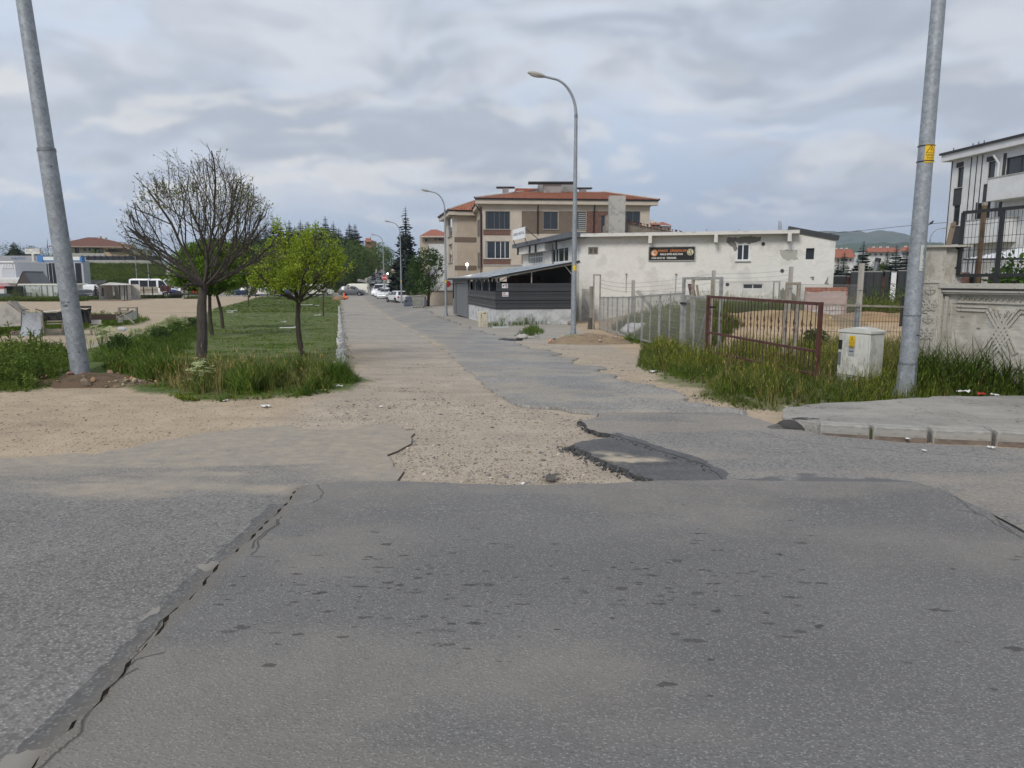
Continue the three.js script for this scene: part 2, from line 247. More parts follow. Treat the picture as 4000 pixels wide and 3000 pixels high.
const hair = [SP([[540, 1195], [600, 1135], [612, 1125], [575, 1165], [540, 1210]]), SP([[300, 1410], [330, 1375], [380, 1330]]), SP([[262, 1475], [300, 1440], [360, 1425]]), SP([[240, 1500], [300, 1460]]), SP([[196, 1545], [150, 1620], [90, 1690]]), SP([[2060, 1080], [2110, 1120], [2212, 1175]]), SP([[2070, 1110], [2140, 1125], [2190, 1160]]), SP([[1645, 940], [1700, 955], [1800, 968], [1990, 985], [2212, 1000]]), SP([[690, 1055], [700, 1075], [680, 1095]])];
const greyPatch = SP([[1640, 1040], [1700, 1028], [1780, 1030], [1985, 1048], [1760, 1047], [1560, 1044]]);
const apronLow = apron;
const spanX = (p, y) => { const o = []; for (let i = 0, j = p.length - 1; i < p.length; j = i++) { const a = p[i], b = p[j]; if ((a[1] > y) !== (b[1] > y)) o.push((b[0] - a[0]) * (y - a[1]) / (b[1] - a[1]) + a[0]); } return o.sort((a, b) => a - b); };
const inSpan = (o, x) => { let c = false; for (const v of o) { if (v > x) break; c = !c; } return c; };
const nearSegs = (p, y, m) => { const o = []; for (let i = 1; i < p.length; i++) { const a = p[i - 1], b = p[i]; if (Math.min(a[1], b[1]) - m < y && Math.max(a[1], b[1]) + m > y) o.push([a, b, Math.min(a[0], b[0]) - m, Math.max(a[0], b[0]) + m]); } return o; };
const dSegs = (o, x, y) => { let best = 1; for (const [a, b, l, r] of o) if (x > l && x < r) best = Math.min(best, dLine([a, b], x, y)); return best; };
const rowOf = (d) => ({ fine: spanX(fine, d), patch: spanX(patch, d), apron: spanX(apron, d), grey: spanX(greyPatch, d), crack: nearSegs(crack, d, 0.26), hair: hair.map((h) => nearSegs(h, d, 0.05)).filter((h) => h.length) });
function roadAt(x, d, R) {
const n = fbm(x * 1.1 + 3, d * 1.4, 4), n2 = fbm(x * 6, d * 7, 3), lane = fbm(x * 0.6 + 8, d * 1.6, 4);
const isFine = inSpan(R.fine, x), isPatch = !isFine && inSpan(R.patch, x), isApron = !isFine && !isPatch && inSpan(R.apron, x);
let c, b = 0.5, cell, id;
if (isFine) {
[cell, id] = cells(x * 95, d * 95);
c = [0.168, 0.161, 0.155]; const st = id > 0.5 && cell < 0.33; b = 0.4 + (st ? 0.25 : 0);
const k = 0.92 + 0.28 * (n - 0.5) + 0.12 * (lane - 0.5); c = c.map((v) => v * k);
if (st) c = mix3(c, id > 0.88 ? [0.36, 0.345, 0.325] : id > 0.7 ? [0.28, 0.27, 0.26] : [0.11, 0.106, 0.103], 0.75); else if (id < 0.16 && cell < 0.4) c = mix3(c, [0.10, 0.096, 0.093], 0.5);
const ds = sst(0.44, 0.68, fbm(x * 0.8 + 1, d * 1.5 + 4, 5)) * 0.42; c = mix3(c, [0.26, 0.235, 0.20], ds * (0.4 + n2));
for (const s of spotRows[Math.floor(d * 10)] ?? []) { const ex = (x - s[0]) / s[2], ed = (d - s[1]) / s[3], q = ex * ex + ed * ed + (fbm(x * 38, d * 44, 3) - 0.5) * 3.4 + (n2 - 0.5); if (q < 0.8) { c = mix3(c, [0.04, 0.036, 0.032], s[4] * 0.8 * sst(0.8, 0.4, q)); b -= 0.12; } }
} else if (isPatch) {
[cell, id] = cells(x * 80, d * 80); c = [0.10, 0.10, 0.102]; const k = 0.9 + 0.4 * (n - 0.5) + 0.4 * (n2 - 0.5); c = c.map((v) => v * k); if (id > 0.7 && cell < 0.3) c = mix3(c, [0.24, 0.23, 0.22], 0.6);
const q = ZDdust(x, d); if (q > 0) c = mix3(c, [0.42, 0.355, 0.27], q * sst(0.35, 0.6, n2 * 0.6 + n * 0.5)); b = 0.45 + 0.15 * (id > 0.7 ? 1 : 0);
} else {
[cell, id] = cells(x * 62, d * 62);
c = isApron ? [0.225, 0.213, 0.198] : [0.19, 0.182, 0.173]; const k = 0.92 + 0.3 * (n - 0.5) + 0.3 * (lane - 0.5); c = c.map((v) => v * k);
const st = id > 0.42 && cell < 0.36; b = 0.35 + (st ? 0.35 * (0.36 - cell) / 0.36 + 0.1 : 0);
if (st) c = mix3(c, id > 0.86 ? [0.42, 0.39, 0.355] : id > 0.6 ? [0.28, 0.265, 0.25] : [0.225, 0.215, 0.205], 0.65); else if (id < 0.2) c = mix3(c, [0.075, 0.072, 0.07], 0.5);
let ds;
if (isApron) { ds = 0.45 * sst(0.4, 0.68, fbm(x * 0.8, d * 2.0 + 4, 4)); if (inSpan(R.grey, x)) { c = mix3(c, [0.12, 0.12, 0.122], sst(0.42, 0.5, fbm(x * 2.2 + 7, d * 3, 3))); ds *= 0.2; } }
else { const q = fbm(x * 0.7 + 2, d * 2.1 + 1, 4); ds = clamp(sst(0.38, 0.62, q + (d - 6.1) * 0.20) * 0.92 + 0.16); ds *= lerp(0.35, 1, sst(4.7, 6.3, d + (q - 0.5) * 2.5)); const et = dLine(coarseTop, x, d); if (et < 1.2) ds = Math.max(ds, sst(1.2, 0.15, et + (q - 0.5) * 1.6) * 1.0); }
c = mix3(c, mix3([0.39, 0.325, 0.245], [0.30, 0.265, 0.22], n2), ds * (0.55 + 0.6 * fbm(x * 14, d * 16, 2)) * (st ? 0.75 : 1));
if (!isApron) { if (d < 4.9) { const dc = dSegs(R.crack, x, d); const wv = fbm(x * 5 + 2, d * 5, 3); if (dc + (wv - 0.5) * 0.14 < 0.15 - 0.005 * d) { const kk = 0.85 + 0.4 * (n2 - 0.5); c = [0.135 * kk, 0.131 * kk, 0.128 * kk]; if (id > 0.6 && cell < 0.34) c = mix3(c, id > 0.85 ? [0.30, 0.29, 0.275] : [0.20, 0.195, 0.19], 0.6); else if (id < 0.25) c = mix3(c, [0.08, 0.078, 0.076], 0.6); b = 0.62; } if (dc < 0.13 && wv > 0.66 && n2 > 0.45) { c = [0.26, 0.24, 0.21]; b = 0.3; } } }
}
if (d < 6.6) { const dc = dSegs(R.crack, x, d); if (dc < 0.10) { const q = sst(0.10, 0.01, dc + (n2 - 0.5) * 0.08); c = mix3(c, [0.17, 0.15, 0.125], q * 0.6); } }
for (const hl of R.hair) { const dd = dSegs(hl, x + (n2 - 0.5) * 0.07, d); if (dd < 0.0055) { b = 0.0; c = mix3(c, [0.055, 0.05, 0.045], 0.7); } }
return [c[0], c[1], c[2], b];
}
const dustP = ZD([[980, 500], [1120, 520], [1240, 535], [1440, 560], [1500, 575], [1250, 590], [1050, 560]]);
function ZDdust(x, d) { return inPoly(dustP, x, d) ? 1 : clamp(1 - dLine(dustP, x, d, true) / 0.12); }
function roadTex(x0, x1, d0, d1, w, h) {
const a = new Uint8Array(w * h * 4), b = new Uint8Array(w * h * 4);
for (let j = 0; j < h; j++) { const dd = lerp(d0, d1, (j + 0.5) / h), R = rowOf(dd); for (let i = 0; i < w; i++) { const c = roadAt(lerp(x0, x1, (i + 0.5) / w), dd, R), k = (j * w + i) * 4; for (let q = 0; q < 3; q++) { a[k + q] = 255 * toS(clamp(c[q])); b[k + q] = 255 * clamp(c[3]); } a[k + 3] = b[k + 3] = 255; } }
const mk = (d, s) => { const t = new THREE.DataTexture(d, w, h, THREE.RGBAFormat); t.magFilter = THREE.LinearFilter; t.minFilter = THREE.LinearMipmapLinearFilter; t.generateMipmaps = true; t.anisotropy = 8; if (s) t.colorSpace = THREE.SRGBColorSpace; t.repeat.set(1 / (x1 - x0), 1 / (d1 - d0)); t.offset.set(-x0 / (x1 - x0), -d0 / (d1 - d0)); t.needsUpdate = true; return t; };
return std(0xffffff, 0.93, 0, { map: mk(a, true), bumpMap: mk(b, false), bumpScale: 0.012 });
}
const roadNear = roadTex(-5.2, 5.2, 1.1, 4.5, 2048, 1024), roadMid = roadTex(-11, 11, 4.5, 11, 2048, 1024);
const crumb = std([0.13, 0.126, 0.12], 0.98, 0, { map: grain('plaster', 0.35), ...bump(0.12, 0.03) });
const crumbDust = std([0.30, 0.25, 0.19], 0.98, 0, { map: grain('plaster', 0.35), ...bump(0.12, 0.03) });
function slab(name, poly, top, label, edge = 0.03, em = crumb) {
const area = poly.reduce((s, p, i) => { const q = poly[(i + 1) % poly.length]; return s + p[0] * q[1] - q[0] * p[1]; }, 0), sg = area > 0 ? 1 : -1;
const parts = [[clipD(poly, 4.5, true), roadNear], [clipD(poly, 4.5, false), roadMid]].filter(([p]) => p.length > 2);
parts.forEach(([p, m]) => {
const g = new THREE.ShapeGeometry(new THREE.Shape(p.map((q) => new THREE.Vector2(q[0], q[1])))); g.rotateX(-Math.PI / 2); g.translate(0, top, 0);
const o = one(name, g, m, label, 'road', null, 0, 'asphalt sheets of the main road', 'structure');
const pos = [], uv = [], idx = [], r = rng(p.length); let n = 0, len = 0;
for (let i = 0; i <= p.length; i++) {
const q = p[i % p.length], a = p[(i + p.length - 1) % p.length], b = p[(i + 1) % p.length]; let nx = (b[1] - a[1]) * sg, ny = -(b[0] - a[0]) * sg; const L = Math.hypot(nx, ny) || 1; const e = edge * (0.4 + 1.2 * r()); nx *= e / L; ny *= e / L; if (Math.abs(q[1] - 4.5) < 1e-4) nx = ny = 0;
len += Math.hypot(q[0] - a[0], q[1] - a[1]);
for (const [k, y] of [[0, top], [0.35, top - 0.012], [1, -0.03]]) { pos.push(q[0] + nx * k, y, -(q[1] + ny * k)); uv.push(len, k * 0.1); }
if (n) for (let k = 0; k < 2; k++) { const s0 = (n - 1) * 3 + k; idx.push(s0, s0 + 1, s0 + 3, s0 + 1, s0 + 4, s0 + 3); } n++;
}
const sk = new THREE.BufferGeometry(); sk.setAttribute('position', new THREE.Float32BufferAttribute(pos, 3)); sk.setAttribute('uv', new THREE.Float32BufferAttribute(uv, 2)); sk.setIndex(idx); sk.computeVertexNormals(); P(o, 'broken_edge', sk, em);
});
}
slab('road', coarse, 0.012, 'worn coarse grey asphalt with light stone chips left of the long crack', 0.006, crumbDust);
slab('road', fine, 0.032, 'smoother dark grey asphalt right of the long crack', 0.005);
slab('road', apron, 0.026, 'old grey asphalt in front of the kerb stones', 0.03);
slab('road', patch, 0.020, 'dark ragged asphalt patch at the edge of the gravel', 0.07);
const asph = (() => { const t = tex(1024, 1024, (u, v) => { const n = fbm(u * 9, v * 9, 5, 9), [a, id] = cells(u * 120, v * 120, 120); let c = [0.235, 0.23, 0.222].map((q) => q * (0.95 + 0.5 * (n - 0.5))); if (id > 0.45 && a < 0.36) c = mix3(c, id > 0.8 ? [0.42, 0.40, 0.37] : [0.30, 0.29, 0.27], 0.7); else if (id < 0.2) c = mix3(c, [0.11, 0.11, 0.11], 0.5); return mix3(c, [0.34, 0.30, 0.24], 0.5 * sst(0.45, 0.7, fbm(u * 5, v * 5, 4, 5))); }, true, 3);
const b = tex(512, 512, (u, v) => { const [a, id] = cells(u * 120, v * 120, 120); return 0.4 + (id > 0.45 ? Math.max(0, 0.36 - a) : 0) + 0.3 * fbm(u * 9, v * 9, 3, 9); }, false, 3); return std(0xffffff, 0.95, 0, { map: t, bumpMap: b, bumpScale: 0.012, vertexColors: true }); })();
function ribbon(name, L, R, lift, label, seed = 1, cols = 14, dusty = 0.5, step = 0.25) {
const xa = (T, d) => { for (let i = 1; i < T.length; i++) if (d <= T[i][1] || i === T.length - 1) { const a = T[i - 1], b = T[i]; return lerp(a[0], b[0], (d - a[1]) / (b[1] - a[1] || 1e-6)); } };
const d0 = Math.max(L[0][1], R[0][1]) , d1 = Math.min(L[L.length - 1][1], R[R.length - 1][1]); const pos = [], uv = [], col = [], idx = []; let n = 0;
for (let d = d0; d <= d1 + 1e-6; d += Math.max(step, d * 0.012)) {
const l = xa(L, d) + (vn(d * 3.1, seed) - 0.5) * 0.10 + (vn(d * 9, seed + 4) - 0.5) * 0.05, r = xa(R, d) + (vn(d * 1.3, seed + 7) - 0.5) * 0.5 + (vn(d * 6, seed + 9) - 0.5) * 0.2;
for (let i = -1; i <= cols + 1; i++) { const t = clamp(i / cols), x = lerp(l, r, t), drop = (i < 0 || i > cols) ? 0.035 : 0; pos.push(x, ground(x, d) + lift - drop, -d); uv.push(x, d); const q = 1 + 0.25 * (fbm(x * 0.8, d * 0.5, 3) - 0.5), e = clamp(dusty * sst(0.35, 0.7, fbm(x * 1.2 + seed, d * 0.35, 4) + 0.25 * (Math.abs(t - 0.45)))); const eg = clamp(e + 0.9 * sst(13, 24, d) * (1 - sst(0.0, 0.14, t + (fbm(x * 3, d * 1.3, 3) - 0.5) * 0.22))), c = mix3([1.0 * q, 0.995 * q, 0.99 * q], [1.42, 1.27, 1.08], eg); col.push(...c); }
if (!n) { for (let i = 0; i < (cols + 3) * 3; i += 3) { pos.push(pos[i], pos[i + 1], pos[i + 2]); } uv.push(...uv.slice(0, (cols + 3) * 2)); col.push(...col.slice(0, (cols + 3) * 3)); for (let i = 0; i < cols + 3; i++) { pos[i * 3 + 1] -= 0.05; pos[i * 3 + 2] += 0.05; } n++; }
n++;
}
const w = cols + 3; for (let j = 0; j < n - 1; j++) for (let i = 0; i < w - 1; i++) { const a = j * w + i; idx.push(a, a + 1, a + w, a + 1, a + w + 1, a + w); }
const g = new THREE.BufferGeometry(); g.setAttribute('position', new THREE.Float32BufferAttribute(pos, 3)); g.setAttribute('uv', new THREE.Float32BufferAttribute(uv, 2)); g.setAttribute('color', new THREE.Float32BufferAttribute(col, 3)); g.setIndex(idx); g.computeVertexNormals();
return one(name, g, asph, label, 'road', null, 0, null, 'structure');
}
{
const near = rough(ZD([[185, 62], [330, 95], [480, 102], [600, 112], [750, 142], [950, 160]]), 0.1, 0.05, 61, false);
const far = ZD([[960, 152], [1100, 147], [1450, 147], [1500, 182]]);
const L = [...near].reverse(), d0 = far[0][1];
ribbon('side_road', [[L[0][0], d0], ...L.filter((p) => p[1] > d0 + 0.02).sort((p, q) => p[1] - q[1]), ...sideL.filter((p) => p[1] > near[0][1] + 0.05)], [[sideR[0][0], d0], ...sideR.filter((p) => p[1] > d0 + 0.05)], 0.029, 'grey dusty asphalt of the side road running down to the crossing', 3, 30, 0.26, 0.06);
}
{ const e = 0.03; const xs = (d) => (1376 - CX) / F * d; ribbon('cross_street', [[-90, 117], [-90, 134]], [[30, 117], [30, 134]], 0.04, 'grey crossing street with passing cars', 5, 60, 0.2, 1.5);
ribbon('hill_road', [onG(668, 118), onG(652, 150), onG(655, 200), onG(658, 260)].map(flat), [onG(800, 118), onG(760, 150), onG(728, 200), onG(718, 260)].map(flat), 0.05, 'pale asphalt road climbing the hill beside the green bank', 6, 10, 0.3, 2);
ribbon('upper_road', [onG(1425, 134), onG(1440, 150), onG(1478, 190)].map(flat), [onG(1560, 134), onG(1540, 150), onG(1530, 190)].map(flat), 0.05, 'asphalt road rising beyond the crossing under the trees', 7, 8, 0.2, 2);
}
// -- shared materials
Object.assign(M, {
zinc: std([0.40, 0.43, 0.46], 0.55, 0.35, { map: grain('zinc', 1.1), ...bump(0.4, 0.003) }),
zincDark: std([0.26, 0.28, 0.30], 0.5, 0.4, { map: grain('zinc', 1.4) }),
black: std([0.02, 0.02, 0.022], 0.5), rubber: std([0.018, 0.018, 0.018], 0.85), darkMetal: std([0.035, 0.036, 0.04], 0.5, 0.3, { map: grain('plaster', 1) }),
white: std([0.78, 0.78, 0.77], 0.6, 0, { map: grain('plaster', 2) }), offwhite: std([0.70, 0.69, 0.65], 0.7, 0, { map: grain('stain', 3) }), cleanWhite: std([0.80, 0.80, 0.80], 0.35),
beige: std([0.56, 0.475, 0.385], 0.85, 0, { map: grain('plaster', 3), ...bump(0.5, 0.004) }), beigeLight: std([0.64, 0.56, 0.465], 0.85, 0, { map: grain('plaster', 3) }),
brown: std([0.20, 0.155, 0.12], 0.85, 0, { map: grain('plaster', 2.5) }), greyWall: std([0.34, 0.33, 0.32], 0.9, 0, { map: grain('stain', 3), ...bump(0.6, 0.006) }),
concrete: std([0.47, 0.455, 0.42], 0.95, 0, { map: grain('stain', 1.6), ...bump(0.5, 0.012) }), concreteDark: std([0.27, 0.26, 0.245], 0.95, 0, { map: grain('stain', 1.4), ...bump(0.3, 0.02) }),
glass: std([0.028, 0.034, 0.04], 0.06, 0.0, { envMapIntensity: 1 }), glassDark: std([0.012, 0.013, 0.015], 0.12), curtain: std([0.30, 0.30, 0.29], 0.9),
frameGrey: std([0.11, 0.115, 0.12], 0.5), frameWhite: std([0.72, 0.72, 0.71], 0.45), wood: std([0.30, 0.235, 0.17], 0.85, 0, { map: grain('wood', 0.6) }), woodGrey: std([0.30, 0.27, 0.235], 0.9, 0, { map: grain('wood', 0.6), ...bump(0.3, 0.006) }),
yellow: std([0.72, 0.52, 0.03], 0.5), redOxide: std([0.115, 0.042, 0.034], 0.6, 0.1, { map: grain('stain', 0.8) }), red: std([0.42, 0.03, 0.03], 0.5), orange: std([0.75, 0.16, 0.05], 0.6),
fenceGrey: std([0.42, 0.42, 0.41], 0.6, 0.3, { map: grain('stain', 0.7) }), rusty: std([0.20, 0.135, 0.085], 0.8, 0.2, { map: grain('stain', 0.5) }), rustyBeam: std([0.38, 0.34, 0.29], 0.8, 0.1, { map: grain('stain', 0.5) }),
anthracite: std([0.062, 0.065, 0.071], 0.45, 0.2, { map: grain('plaster', 2) }), sheetGrey: std([0.42, 0.47, 0.52], 0.5, 0.25, { map: grain('stain', 3) }), tarp: std([0.02, 0.02, 0.021], 0.75), plastic: std([0.66, 0.64, 0.62], 0.35, 0, { transparent: true, opacity: 0.5 }),
});
M.clay = std([0.44, 0.155, 0.085], 0.85, 0, { map: grain('stain', 1.2), ...bump(0.4, 0.006) }); M.clay2 = std([0.50, 0.20, 0.115], 0.85, 0, { map: grain('stain', 0.9) }); M.clay3 = std([0.37, 0.125, 0.075], 0.85, 0, { map: grain('stain', 1.0) });
M.brickwork = (() => { const f = (u, v) => { const r = Math.floor(v * 16), x = u * 6 + (r % 2) * 0.5, fx = x - Math.floor(x), fy = v * 16 - r, jn = fx < 0.05 || fy < 0.14; return [jn, h2(Math.floor(x) % 6 + 7, r)]; }; const t = tex(512, 512, (u, v) => { const [j, id] = f(u, v); const k = 0.75 + 0.5 * id; return j ? [0.19, 0.15, 0.125] : [0.165 * k, 0.08 * k, 0.058 * k]; }, true, 1.3), b = tex(512, 512, (u, v) => f(u, v)[0] ? 0 : 0.8, false, 1.3); return std(0xffffff, 0.9, 0, { map: t, bumpMap: b, bumpScale: 0.01 }); })();
function canvasTex(w, h, draw) { const c = document.createElement('canvas'); c.width = w; c.height = h; const x = c.getContext('2d'); draw(x, w, h); const t = new THREE.CanvasTexture(c); t.colorSpace = THREE.SRGBColorSpace; t.anisotropy = 8; return t; }
const print = (w, h, draw, r = 0.6) => std(0xffffff, r, 0, { map: canvasTex(w, h, draw) });
function warn(x, w, h, lines) { x.fillStyle = '#e0b414'; x.fillRect(0, 0, w, h); x.strokeStyle = '#17150f'; x.fillStyle = '#17150f'; x.lineWidth = w * 0.05; x.lineJoin = 'round'; x.beginPath(); x.moveTo(w * 0.5, h * 0.07); x.lineTo(w * 0.9, h * 0.48); x.lineTo(w * 0.1, h * 0.48); x.closePath(); x.stroke(); x.beginPath(); x.moveTo(w * 0.54, h * 0.18); x.lineTo(w * 0.44, h * 0.32); x.lineTo(w * 0.5, h * 0.32); x.lineTo(w * 0.46, h * 0.44); x.lineTo(w * 0.57, h * 0.28); x.lineTo(w * 0.51, h * 0.28); x.lineTo(w * 0.58, h * 0.18); x.closePath(); x.fill(); x.textAlign = 'center'; x.font = `bold ${Math.round(h * 0.12)}px sans-serif`; lines.forEach((t, i) => x.fillText(t, w / 2, h * (0.64 + 0.145 * i), w * 0.94)); }
const plateUV = (w, h, t = 0.004) => { const g = new THREE.PlaneGeometry(w, h); return g; };
// -- galvanised poles
const STREET = Math.atan2(0.22, 0.976);
{
const B = gp(318, 1474), j = at(193, 588, -B.z), t = at(92, 0, -B.z - 0.02); const ax = t.clone().sub(B).normalize();
const p = thing('utility_pole', 'leaning galvanised steel pole with a stepped joint standing in a heap of soil', 'pole', B);
const q = (s) => ax.clone().multiplyScalar(s), jl = j.clone().sub(B).length();
P(p, 'lower_shaft', tube([q(-0.3), q(jl * 0.5), q(jl)], [0.138, 0.13, 0.124], 20), M.zinc);
P(p, 'joint_collar', tube([q(jl - 0.02), q(jl + 0.03)], [0.131, 0.128], 20), M.zincDark);
P(p, 'upper_shaft', tube([q(jl + 0.02), q(jl + 3), q(jl + 5.2)], [0.112, 0.098, 0.085], 20), M.zinc);
for (const [s, a] of [[0.42, 0.9], [0.40, 2.1], [jl - 0.25, 0.8]]) P(p, 'bolt', new THREE.SphereGeometry(0.011, 8, 6), M.black, q(s).add(V(Math.cos(a) * 0.135, 0, Math.sin(a) * 0.135)));
const n = at(268, 1187, -B.z).sub(B); const cyl = new THREE.CylinderGeometry(0.1325, 0.1335, 0.13, 10, 1, true, -0.42, 0.9); const m = P(p, 'stencil_number', cyl, std(0xffffff, 0.7, 0, { transparent: true, map: canvasTex(128, 128, (x) => { x.clearRect(0, 0, 128, 128); x.fillStyle = '#14161a'; x.font = 'bold 46px monospace'; x.fillText('D/1-4', 0, 56, 126); x.fillText('488', 22, 108); }) }), q(n.length()));
m.quaternion.setFromUnitVectors(V(0, 1, 0), ax);
}
{
const B = gp(3536, 1550), t = at(3667, 0, -B.z); const ax = t.clone().sub(B).normalize(), q = (s) => ax.clone().multiplyScalar(s);
const p = thing('utility_pole', 'tall galvanised steel pole with eight sided foot and yellow warning plate by the decorated wall', 'pole', B);
P(p, 'base_plate', rb(0.36, 0.025, 0.36, 0.008, 0, 0.0, 0), M.zincDark, null, [0, 0.5, 0]);
const foot = tube([q(0.02), q(0.12), q(0.45), q(0.475)], [0.142, 0.124, 0.119, 0.119], 8); P(p, 'octagonal_foot', foot.toNonIndexed(), M.zinc).geometry.computeVertexNormals();
P(p, 'sleeve_ring', tube([q(0.462), q(0.482)], [0.123, 0.122], 16), M.zincDark);
P(p, 'shaft', tube([q(0.47), q(1.35), q(3), q(5.5), q(8)], [0.113, 0.108, 0.097, 0.083, 0.07], 20), M.zinc);
P(p, 'shaft_band', tube([q(1.12), q(1.14)], [0.1115, 0.1115], 20), M.zincDark);
for (const a of [0, 1.57, 3.14, 4.71]) P(p, 'gusset', extr([[0, 0], [0.06, 0], [0, 0.16]], 0.012), M.zincDark, [Math.cos(a + 0.4) * 0.115, 0.02, Math.sin(a + 0.4) * 0.115], [0, -(a + 0.4), 0]);
const s0 = at(3628, 604, -B.z).sub(B).length(), sm = P(p, 'warning_plate', new THREE.CylinderGeometry(0.103, 0.103, 0.235, 10, 1, true, -0.62, 1.45), print(160, 320, (x, w, h) => warn(x, w, h, ['DİKKAT', 'ÖLÜM', 'TEHLİKESİ'])), q(s0)); sm.quaternion.setFromUnitVectors(V(0, 1, 0), ax);
for (const e of [-0.1, 0.1]) P(p, 'cable_tie', tube([q(s0 + e), q(s0 + e + 0.012)], [0.106, 0.106], 16), M.black);
const n0 = at(3605, 1010, -B.z).sub(B).length(); const st = P(p, 'number_sticker', new THREE.CylinderGeometry(0.113, 0.114, 0.34, 6, 1, true, -0.18, 0.42), print(48, 256, (x, w, h) => { x.fillStyle = '#b9bdb2'; x.fillRect(0, 0, w, h); x.fillStyle = '#24262a'; x.save(); x.translate(34, 10); x.rotate(Math.PI / 2); x.font = 'bold 30px monospace'; x.fillText('14588', 0, 0); x.fillText('6', 130, 0); x.fillText('1 8', 180, 0); x.restore(); }), q(n0)); st.quaternion.setFromUnitVectors(V(0, 1, 0), ax);
P(p, 'slot', rb(0.07, 0.012, 0.008, 0.003), M.black, q(0.86).add(V(0.03, 0, 0.104)));
P(p, 'wire_stub', tube([q(1.17).add(V(0.1, 0, 0.03)), q(1.15).add(V(0.19, 0, 0.03))], 0.006, 5), M.black);
}
// -- street lamps
function lampHead(parent, pos, ry) {
const g = new THREE.SphereGeometry(1, 14, 8); g.scale(0.34, 0.085, 0.13); g.translate(0.3, 0, 0);
const h = P(parent, 'lamp_head', g, std([0.36, 0.34, 0.30], 0.6), pos, [0, 0, -0.24]);
const c = new THREE.SphereGeometry(1, 12, 6, 0, Math.PI * 2, Math.PI / 2, Math.PI / 2); c.scale(0.25, 0.07, 0.11); const gl = P(h, 'lamp_glass', c, std([0.5, 0.49, 0.45], 0.3), [0.33, -0.03, 0]); return h;
}
function streetLamp(H, arm, label, group) {
const o = thing('street_lamp', label, 'street lamp', [0, 0, 0], 0, group);
P(o, 'base', tube([V(0, -0.1, 0), V(0, 0.03, 0), V(0, 0.035, 0), V(0, 0.22, 0)], [0.2, 0.2, 0.16, 0.11], 10), M.zincDark);
P(o, 'pole', tube([V(0, 0, 0), V(0, H * 0.45, 0), V(0, H - 1.55, 0)], [0.105, 0.082, 0.058], 12), M.zinc);
P(o, 'collar', tube([V(0, H - 1.62, 0), V(0, H - 1.5, 0)], [0.066, 0.064], 10), M.zincDark);
const pts = []; for (let i = 0; i <= 12; i++) { const a = i / 12 * 1.33; pts.push(V(arm * 0.62 * (1 - Math.cos(a)) / (1 - Math.cos(1.33)), H - 1.55 + 1.25 * Math.sin(a) / Math.sin(1.33), 0)); } pts.push(V(arm, H - 0.2, 0));
P(o, 'arm', tube(pts, pts.map((_, i) => 0.056 - 0.0012 * i), 10), M.zinc);
lampHead(o, [arm - 0.02, H - 0.2, 0]); o.children[o.children.length - 1].rotation.z = 0.22;
P(o, 'hatch', rb(0.1, 0.22, 0.02, 0.005), M.zincDark, [0, 0.7, 0.1]);
return o;
}
const armDir = Math.PI - 0.0;
const lamp0 = streetLamp(9.55, 1.15, 'tall grey curved arm street lamp with yellow tag beside the dark panelled shed', 'street lamps along the side road');
{ const b = onG(2242, 26.6); lamp0.position.copy(b); lamp0.rotation.y = armDir;
P(lamp0, 'warning_tag', new THREE.CylinderGeometry(0.098, 0.1, 0.2, 8, 1, true, 2.6, 1.6), M.yellow, [0, 2.62, 0]); P(lamp0, 'tag_strap', tube([V(0, 2.6, 0), V(0, 2.615, 0)], 0.1, 10), M.black); P(lamp0, 'tag_strap', tube([V(0, 2.68, 0), V(0, 2.695, 0)], 0.1, 10), M.black);
copy(lamp0, onG(1741, 55), armDir + 0.1, 'curved arm street lamp at the roller door end of the shed'); copy(lamp0, onG(1567, 83), armDir + 0.1, 'curved arm street lamp beside the parked white hatchback'); copy(lamp0, onG(1500, 108), armDir + 0.15, 'curved arm street lamp behind the red stop sign');
const L2 = copy(lamp0, onG(535, 140), armDir - 0.1, 'curved arm street lamp at the foot of the green bank', null, 0.85); copy(lamp0, onG(3620, 70), -0.4, 'small curved arm street lamp far behind the tall right pole', null, 0.82);
}
for (const [px, d, topy, lab] of [[582, 141, 959, 'thin straight grey pole beside the curved lamp on the green bank'], [335, 150, 1000, 'thin grey mast between the striped building and the green bank'], [1163, 119, 1050, 'short grey pole beside the white lettered van']]) { const b = onG(px, d), h = at(px, topy, d).y - b.y; const o = thing('thin_pole', lab, 'pole', b); P(o, 'shaft', tube([V(0, -0.1, 0), V(0, h, 0)], [0.1, 0.06], 8), M.zinc); P(o, 'cap', new THREE.SphereGeometry(0.07, 8, 6), M.zincDark, [0, h, 0]); }
// -- wall planes
function plane(p0, p1) { const dx = p1.x - p0.x, dz = p1.z - p0.z, L = Math.hypot(dx, dz), ux = dx / L, uz = dz / L, nx = -uz, nz = ux;
return { p0, p1, L, ux, uz, ry: Math.atan2(-uz, ux), uv(px, py) { const r = ray(px, py), rx = r[0], rz = -r[2]; const t = (p0.x * nx + p0.z * nz) / (rx * nx + rz * nz); const x = rx * t, z = rz * t; return [(x - p0.x) * ux + (z - p0.z) * uz, EYE + r[1] * t]; }, pt(u, y, out = 0) { return V(p0.x + ux * u - uz * out, y, p0.z + uz * u + ux * out); } }; }
const onPl = (o, pl) => { return { pos: V(pl.p0.x - o.position.x, -o.position.y, pl.p0.z - o.position.z), rot: [0, pl.ry, 0] }; };
function PW(o, pl, name, geo, mat, label) { const q = onPl(o, pl); return P(o, name, geo, mat, q.pos, q.rot, label); }
